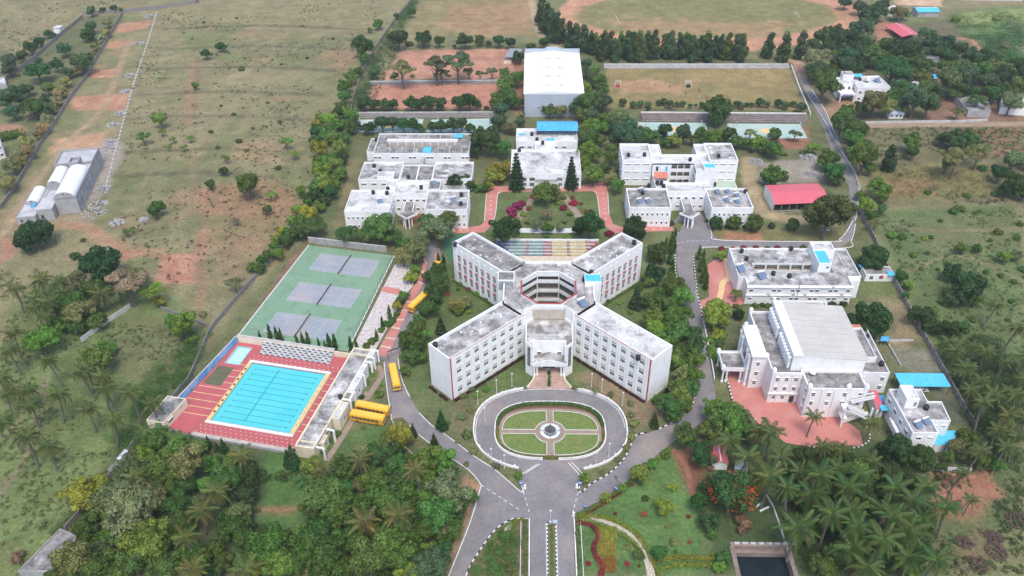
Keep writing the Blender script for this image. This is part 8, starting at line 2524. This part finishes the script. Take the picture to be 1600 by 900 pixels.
grove('trimmed round tree', 'on the tips of the islands below the oval', 'rl', '810 742 7;913 747 8')
grove('conical tree', 'right of the oval drive', 'cn', '1023 655 17')
grove('bushy tree', 'between the SE wing and right road', 'bm', '1047 637 20;1063 620 17 bl;1080 607 14;1035 625 12 bl;1055 650 12;1070 635 12 bm')
# ================= bottom right garden
grove('leafy tree', 'behind the big lawn by the road', 'bm', '1070 680 22;1098 707 22 bd;1133 650 28 bl;1115 640 18 bl;1150 663 23 bl;1170 675 14 bl;1105 675 14 bm;1150 640 12 bp;1165 655 12 bp;1120 668 14 bp')
grove('small tree', 'along the hedge of the big lawn', 'rl', '1042 708 8;1019 725 8 bl;999 742 17 bl;972 762 7 rl;947 777 8 rl')
grove('small tree', 'on the open part of the big lawn', 'bl', '1039 791 14;1030 863 13 bm;997 867 10 bm')
grove('round topiary ball', 'on the big lawn', 'sh', '1051 761 9 sy;1008 779 7 sd;1007 803 5 so;1076 807 4 sr;961 802 3.5 sr;1078 846 4 sr;980 880 5 sr;919 880 5 sr;1042 823 4 sy;1053 847 8 sp;1056 862 4;1084 866 4 sl;1113 866 4 sy;980 855 7 sp;999 884 3 sr', 'topiary_ball', 'shrub')
_c = grove('orange-flowered flame tree', 'left of the pond palms', 'bd', '1143 772 36')[0]
rng = np.random.default_rng(3)
V, t_ = leaf_cloud([(b[0], b[1], b[2] + 0.03, b[3] * 1.04, b[4] * 1.04) for b in crown_blobs('broad', np.random.default_rng(3)) if b[2] > 0.9], 900, 0.07, rng, up=0.7)
o = obj('blossom', leaf_obj_mesh('blossom', V, t_), _c)
o.color = (0.50, 0.10, 0.02, 1)
grove('brown dry bush', 'above the pond', 'sb', '1160 817 20', 'dry_bush', 'bush')
grove('dark shrubby tree', 'beside the flame tree', 'bd', '1110 817 16;1100 783 18;1103 763 12 bm;1120 745 10 bp;1115 835 9 bm;1130 870 12 bm;1125 885 10 bl;1110 730 8 sb')
palms('right of the big lawn around the flame tree', '1140 687 24 9;1168 713 27 9;1188 673 24 10;1188 743 28 10 3;1205 673 22;1203 743 26;1220 713 24')
palms('in front of the convention hall plaza', '1272 650 18 8 1;1363 660 18 8.5 1;1287 697 20 6;1315 702 18 5;1363 720 18 7;1250 735 20')
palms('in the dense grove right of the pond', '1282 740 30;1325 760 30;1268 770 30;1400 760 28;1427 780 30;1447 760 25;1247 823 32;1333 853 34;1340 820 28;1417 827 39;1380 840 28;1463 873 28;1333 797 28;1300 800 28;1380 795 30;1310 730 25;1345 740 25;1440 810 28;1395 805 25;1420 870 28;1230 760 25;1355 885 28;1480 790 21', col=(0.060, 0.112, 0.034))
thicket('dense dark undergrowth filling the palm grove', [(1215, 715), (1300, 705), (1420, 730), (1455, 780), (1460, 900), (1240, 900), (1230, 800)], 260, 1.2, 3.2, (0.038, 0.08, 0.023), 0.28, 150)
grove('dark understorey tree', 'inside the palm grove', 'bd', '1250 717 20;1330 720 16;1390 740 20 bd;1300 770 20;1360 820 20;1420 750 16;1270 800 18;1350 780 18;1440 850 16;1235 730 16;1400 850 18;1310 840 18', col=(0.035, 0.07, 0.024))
thicket('low shrubs in the bed left of the gate avenue', [(735, 895), (770, 845), (800, 825), (815, 850), (805, 900), (740, 900)], 55, 0.8, 2.0, (0.085, 0.165, 0.035), 0.2, 130, 'shrubbery', 0.9, 'shrubbery')
palms('in the bed left of the gate avenue', '800 890 12 2.0;790 880 10 2.0', noun='small palm', name='small_palm')
def infill(noun, place, px, n, r0, r1, kinds, avoid=()):
    """more of the same wood between the surveyed crowns"""
    L, xs, ys = [], [p[0] for p in px], [p[1] for p in px]
    for _ in range(n * 60):
        if len(L) >= n:
            break
        x, y, r = TR.uniform(min(xs), max(xs)), TR.uniform(min(ys), max(ys)), TR.uniform(r0, r1)
        ins = False
        for a, b in zip(px, px[1:] + px[:1]):
            if (a[1] > y) != (b[1] > y) and x < (b[0] - a[0]) * (y - a[1]) / (b[1] - a[1]) + a[0]:
                ins = not ins
        if not ins or any(hypot(x - q[0], y - q[1]) < 0.55 * (r + q[2]) for q in PLANTED) or any(a < x < b and c < y < d for a, b, c, d in avoid):
            continue
        L.append(plant(TR.choice(kinds), x, y, r, '_'.join(noun.split()[-2:])))
    name_row(L, noun, place, 'tree', noun + 's ' + place)
infill('mid-sized wood tree', 'among the bottom left crowns', [(200, 700), (330, 695), (395, 740), (400, 900), (130, 900), (140, 830), (180, 760)], 26, 14, 24, ['bm', 'bm', 'bp', 'bl', 'bd'], [(290, 350, 780, 850)])
infill('mid-sized wood tree', 'left of the gate avenue', [(505, 745), (560, 705), (700, 705), (720, 790), (685, 900), (400, 900), (440, 850), (490, 800)], 34, 14, 24, ['bm', 'bm', 'bl', 'bd', 'bp'])
infill('mid-sized woodland tree', 'in the north-east woods', [(1290, 45), (1380, 60), (1440, 65), (1530, 80), (1600, 100), (1600, 150), (1480, 150), (1400, 170), (1270, 120)], 40, 11, 17, ['bm', 'bb', 'bd', 'bp', 'bm'], [(1300, 1400, 105, 165), (1385, 1437, 30, 62), (1432, 1475, 72, 102), (1405, 1440, 122, 142), (1480, 1555, 145, 190), (1448, 1470, 110, 125)])
infill('mid-sized shade tree', 'along the right side of the X-shaped building', [(1000, 430), (1060, 420), (1085, 520), (1090, 620), (1060, 640), (1050, 560), (1010, 500)], 12, 12, 18, ['bm', 'bl', 'bd'])
infill('bushy wall tree', 'along the west campus boundary', [(500, 175), (560, 165), (552, 230), (535, 270), (515, 315), (470, 365), (405, 430), (395, 415), (450, 350), (495, 290), (488, 220)], 26, 8, 13, ['bm', 'bl', 'bm', 'by', 'bd'], [(538, 600, 205, 345)])
infill('mid-sized grove tree', 'between the pond palms', [(1230, 730), (1420, 740), (1450, 800), (1440, 890), (1260, 890)], 14, 14, 22, ['bm', 'bl', 'bd', 'bm'])
infill('mid-sized shade tree', 'between the sports hall and right courts', [(915, 95), (945, 110), (950, 170), (990, 200), (985, 235), (950, 240), (905, 180)], 10, 10, 15, ['bm', 'bb', 'bl'])
# flower and hedge lines
hedge('step_planting', 'green shrubs in the stepped planter of the entrance stairs', [(0.2, 18.4), (0.2, 23.0)], 1.0, 1.6, (0.06, 0.12, 0.03), 0.16, 40, z=0.7)
ME = [('median planting', [(0, -33), (0, -70)], 0.8, 0.5, (0.10, 0.16, 0.035))]
hedge('median_hedge', 'line of low plants along the avenue median', [(0, -33), (0, -70)], 0.8, 0.5, (0.11, 0.17, 0.035), 0.14, 14)
hedge('oval_hedge', 'dark green hedge behind the oval garden lawns', [p for p in oval(15.35, 10.6, 144, 2.75, (0.2, 0.9)) if p[1] > 2.5], 1.3, 1.0, (0.075, 0.145, 0.035), 0.16, 60)
hedge('oval_flower_border', 'green flower border along the front of the oval garden', [p for p in oval(15.3, 10.4, 144, 2.75, (0.2, 0.8))[72:] if abs(p[0]) > 1.4 and p[1] < 2.5], 1.2, 0.5, (0.15, 0.21, 0.045), 0.13, 50)
mp = lambda sx, k: None
for sx in (-1, 1):
    d = Vector((sx * Q, -Q))
    nn = Vector((-d.y, d.x))
    side = nn if nn.y < 0 else -nn
    for k in range(9):
        c = MC + d * (19 + k * 3.2) + side * 5.9
        e = d * 1.25
        hedge('maroon_hedge', '', [tuple(c - e), tuple(c), tuple(c + e)], 1.0, 0.55, (0.055, 0.016, 0.02), 0.13, 60, z=0)
    for k in range(2):
        c = MC + d * 47.6 + side * (2.4 - k * 4.6)
        e = side * 1.7
        hedge('maroon_hedge', '', [tuple(c - e), tuple(c), tuple(c + e)], 1.0, 0.55, (0.055, 0.016, 0.02), 0.13, 60)
    d2 = Vector((sx * Q, Q))
    s2 = Vector((-d2.y, d2.x)) if Vector((-d2.y, d2.x)).y < 0 else -Vector((-d2.y, d2.x))
    hedge('wing_hedge', ('left' if sx < 0 else 'right') + ' clipped green hedge along the foot of the rear wing', [tuple(MC + d2 * 17 + s2 * 5.9), tuple(MC + d2 * 42 + s2 * 5.9)], 0.9, 0.7, (0.10, 0.15, 0.03), 0.15, 30)
hl = [o for o in bpy.data.objects if o.name.startswith('maroon_hedge')]
for o in hl:
    me = o.data
    c = sum((v.co for v in me.vertices), Vector()) / len(me.vertices)
    me.transform(Matrix.Translation(-Vector((c.x, c.y, 0))))
    o.location = (c.x, c.y, 0)
name_row([o for o in hl if o.location.x < 0], 'low maroon hedge', 'at the foot of the left front wing', 'hedge', 'maroon hedges left')
name_row([o for o in hl if o.location.x > 0], 'low maroon hedge', 'at the foot of the right front wing', 'hedge', 'maroon hedges right')
hedge('lawn_hedge', 'green and maroon hedge along the road edge of the big lawn', smooth(P2((903, 806), (925, 795), (950, 780), (985, 755), (1015, 730), (1045, 707)), 5), 1.4, 0.9, (0.13, 0.19, 0.035), 0.16, 34)
hedge('maroon_edging', 'dark red edging plants along the lawn hedge', smooth(P2((905, 812), (930, 797), (955, 781), (990, 756)), 5), 0.6, 0.7, (0.20, 0.025, 0.03), 0.14, 20)
hedge('curving_hedge', 'yellow-green hedge along the upper side of the pebble walk', smooth(P2((905, 806), (945, 810), (975, 822), (998, 840), (1010, 858)), 5), 1.5, 0.9, (0.22, 0.24, 0.03), 0.15, 34)
hedge('curving_hedge', 'yellow-green hedge along the lower side of the pebble walk', smooth(P2((903, 811), (935, 820), (965, 832), (985, 845), (996, 855)), 5), 1.6, 0.9, (0.20, 0.23, 0.03), 0.15, 36)
hedge('curving_hedge', 'upper yellow-green hedge of the lawn side bed', smooth(P2((1022, 880), (1050, 873), (1085, 873), (1120, 874)), 5), 1.5, 0.9, (0.22, 0.24, 0.03), 0.15, 34)
hedge('curving_hedge', 'lower yellow-green hedge of the lawn side bed', smooth(P2((1035, 890), (1060, 884), (1090, 884), (1118, 886)), 5), 1.5, 0.9, (0.22, 0.24, 0.03), 0.15, 34)
hedge('curving_hedge', 'yellow-green hedge at the end of the pebble walk', smooth(P2((1010, 858), (1016, 875), (1025, 890), (1030, 905)), 5), 0.8, 0.6, (0.20, 0.23, 0.03), 0.15, 30)
ribbon('pebble_walk', [(903, 808), (940, 815), (970, 827), (995, 845), (1008, 865), (1015, 885), (1018, 905)], 2.0, 0.02, mat('pebble_walk', (0.55, 0.48, 0.40), (0.30, 0.30, 0.22), 2.5, 0.42, 0.6, grain=0.25))
hedge('serpentine_hedge', 'winding dark red hedge in the flower garden', smooth(P2((906, 818), (925, 823), (935, 838), (927, 855), (930, 870), (942, 885), (937, 903)), 6), 1.5, 0.8, (0.24, 0.035, 0.05), 0.14, 44)
for i, (y0, y1, c, lab) in enumerate(((824, 846, (0.30, 0.27, 0.045), 'upper yellow striped flower bed beside the winding hedge'), (848, 869, (0.32, 0.27, 0.045), 'lower yellow striped flower bed beside the winding hedge'), (871, 895, (0.30, 0.12, 0.03), 'orange striped flower bed beside the winding hedge'))):
    B = []
    rng = np.random.default_rng(i)
    for x in np.arange(934 + i, 963, 2.6):
        for y in np.arange(y0, y1, 1.2):
            if not (i == 0 and x < 934 + (y - 824) * 0.2 - 3) and not (i == 1 and x < 932):
                p = G(x + rng.uniform(-0.3, 0.3), y)
                B.append((p.x, p.y, 0.2, 0.2, 0.32))
    V, t_ = leaf_cloud(B, len(B) * 14, 0.15, rng, up=0.8)
    o = obj('flower_bed', leaf_obj_mesh('flower_bed', V, t_), label=lab, cat='flower bed', kind='stuff')
    o.color = (*[v * 1.4 for v in c], 1)
hedge('avenue_hedge', 'pale variegated shrubs along the right of avenue', [(6.6, -31), (6.6, -70)], 0.9, 0.8, (0.11, 0.17, 0.06), 0.18, 16, bumpy=0.5)
hedge('avenue_hedge', 'pale variegated shrubs along the left of avenue', [(-6.6, -31.5), (-6.6, -70)], 0.9, 0.8, (0.10, 0.16, 0.055), 0.18, 16, bumpy=0.5)
kerb('bed_edging', [(7.6, -70), (7.6, -30.5)], 0.15, 0.25)
kerb('bed_edging', [(-7.7, -70), (-7.7, -31.2)], 0.15, 0.25)
hedge('bed_hedge', 'clipped green hedge around the bed left of avenue', P2((762, 858), (775, 838), (790, 822), (806, 812)), 1.0, 0.7, (0.12, 0.19, 0.035), 0.15, 34)
hedge('bed_hedge', 'yellow-green hedge at the tip of the left bed', P2((800, 830), (804, 816), (820, 812)), 1.0, 0.7, (0.17, 0.22, 0.03), 0.15, 34)
ribbon('garden_path', [(798, 815), (792, 830), (788, 845)], 1.6, 0.022, BEIGEP)
ribbon('red_earth_path', [(1050, 703), (1068, 720), (1076, 742), (1080, 765), (1087, 783)], 1.5, 0.022, SOILR)
ribbon('lane_path', [(575, 612), (560, 640), (545, 665), (530, 690), (510, 720)], 1.7, 0.022, BRPAV)
ribbon('lane_path', [(590, 572), (597, 585), (585, 605), (572, 625)], 1.7, 0.026, BRPAV)
grove('round clipped shrub', 'along the pool house front', 'sl', '517 672 6 sd;528 677 6;514 688 5;511 699 6;505 707 4 sd;573 597 5;580 580 5;565 620 5 sd;592 616 9 sh;597 600 5;568 668 5;583 585 4', 'clipped_shrub', 'shrub')
hedge('verge_hedge', 'low hedge strip beside the lawn below the buses', P2((608, 668), (596, 690), (590, 702)), 1.4, 0.5, (0.12, 0.19, 0.035), 0.15, 40)
# ---- uncountable low growth
def scatter(label, px, n, cols, r=0.45, leaf=0.3, name='scrub', line_ys=None):
    rng = np.random.default_rng(n + len(label))
    poly = [Vector(p) for p in P2(*px)]
    xs, ys = [p.x for p in poly], [p.y for p in poly]
    B = []
    tries = 0
    while len(B) < n and tries < n * 60:
        tries += 1
        x, y = rng.uniform(min(xs), max(xs)), rng.uniform(min(ys), max(ys))
        ins = False
        for a, b in zip(poly, poly[1:] + poly[:1]):
            if (a.y > y) != (b.y > y) and x < (b.x - a.x) * (y - a.y) / (b.y - a.y) + a.x:
                ins = not ins
        nn = vnoise(np.array([x]), np.array([y]), 22.0, 5)[0] * 0.6 + vnoise(np.array([x]), np.array([y * 2.5]), 9.0, 6)[0] * 0.4
        if ins and rng.uniform() < max(0, nn - 0.42) * 6:
            q = r * rng.uniform(0.4, 1.8) ** 1.4
            B.append((x, y, q * 0.25, q, q * 0.6))
    V, t = leaf_cloud(B, len(B) * 9, leaf, rng, up=0.6)
    V[:, 2] = np.abs(V[:, 2])
    o = obj(name, leaf_obj_mesh(name, V, t), label=label, cat='scrub', kind='stuff')
    o.color = (*cols, 1)
scatter('low grey-green scrub dotted over the dry left field', [(200, 120), (260, 20), (600, 0), (560, 90), (480, 330), (300, 480), (190, 380)], 2200, (0.115, 0.11, 0.06), 0.38)
scatter('tufts of weeds in the lower left meadow', [(0, 420), (150, 500), (300, 520), (230, 660), (60, 900), (0, 900)], 1500, (0.13, 0.17, 0.06), 0.35)
scatter('tufts of weeds over the right field', [(1370, 335), (1600, 320), (1600, 560), (1480, 580)], 1100, (0.105, 0.15, 0.055), 0.4)
scatter('weeds on the ground below the palms at right', [(1460, 740), (1600, 720), (1600, 900), (1470, 900)], 500, (0.075, 0.12, 0.04), 0.4)
scatter('scrub in the far upper fields', [(0, 10), (180, 0), (60, 100), (0, 130)], 300, (0.08, 0.085, 0.045), 0.5)
scatter('weeds in the brown plots at right', [(1345, 200), (1600, 198), (1600, 320), (1370, 325)], 900, (0.075, 0.10, 0.04), 0.5)
scatter('weeds on the west edge strip', [(545, 200), (640, 10), (655, 10), (575, 180)], 500, (0.08, 0.125, 0.045), 0.5)
scatter('weeds on the grass around the left wood', [(380, 720), (470, 700), (480, 850), (390, 850)], 300, (0.075, 0.13, 0.035), 0.4)
# ------------------------------------------------------------------ warm hazy air over the whole place
hm = bpy.data.materials.new('hazy_air')
hm.use_nodes = True
t = hm.node_tree
for n in list(t.nodes):
    if n.type == 'BSDF_PRINCIPLED':
        t.nodes.remove(n)
pv = t.nodes.new('ShaderNodeVolumePrincipled')
pv.inputs['Color'].default_value = (0.93, 0.95, 0.97, 1)
pv.inputs['Density'].default_value = 0.00013
pv.inputs['Anisotropy'].default_value = 0.2
t.links.new(pv.outputs[0], t.nodes['Material Output'].inputs['Volume'])
MB().box(-6200, 6200, -3200, 7200, -6, 190).build('haze', hm, kind='stuff')
# ------------------------------------------------------------------ labels of look-alike roof furniture
for pl, l in TANKS.items():
    name_row(l, 'black ribbed water tank', pl, 'water tank', 'water tanks ' + pl)
for pl, l in HEATERS.items():
    name_row(l, 'tilted solar water heater', pl, 'solar heater', 'solar heaters ' + pl)
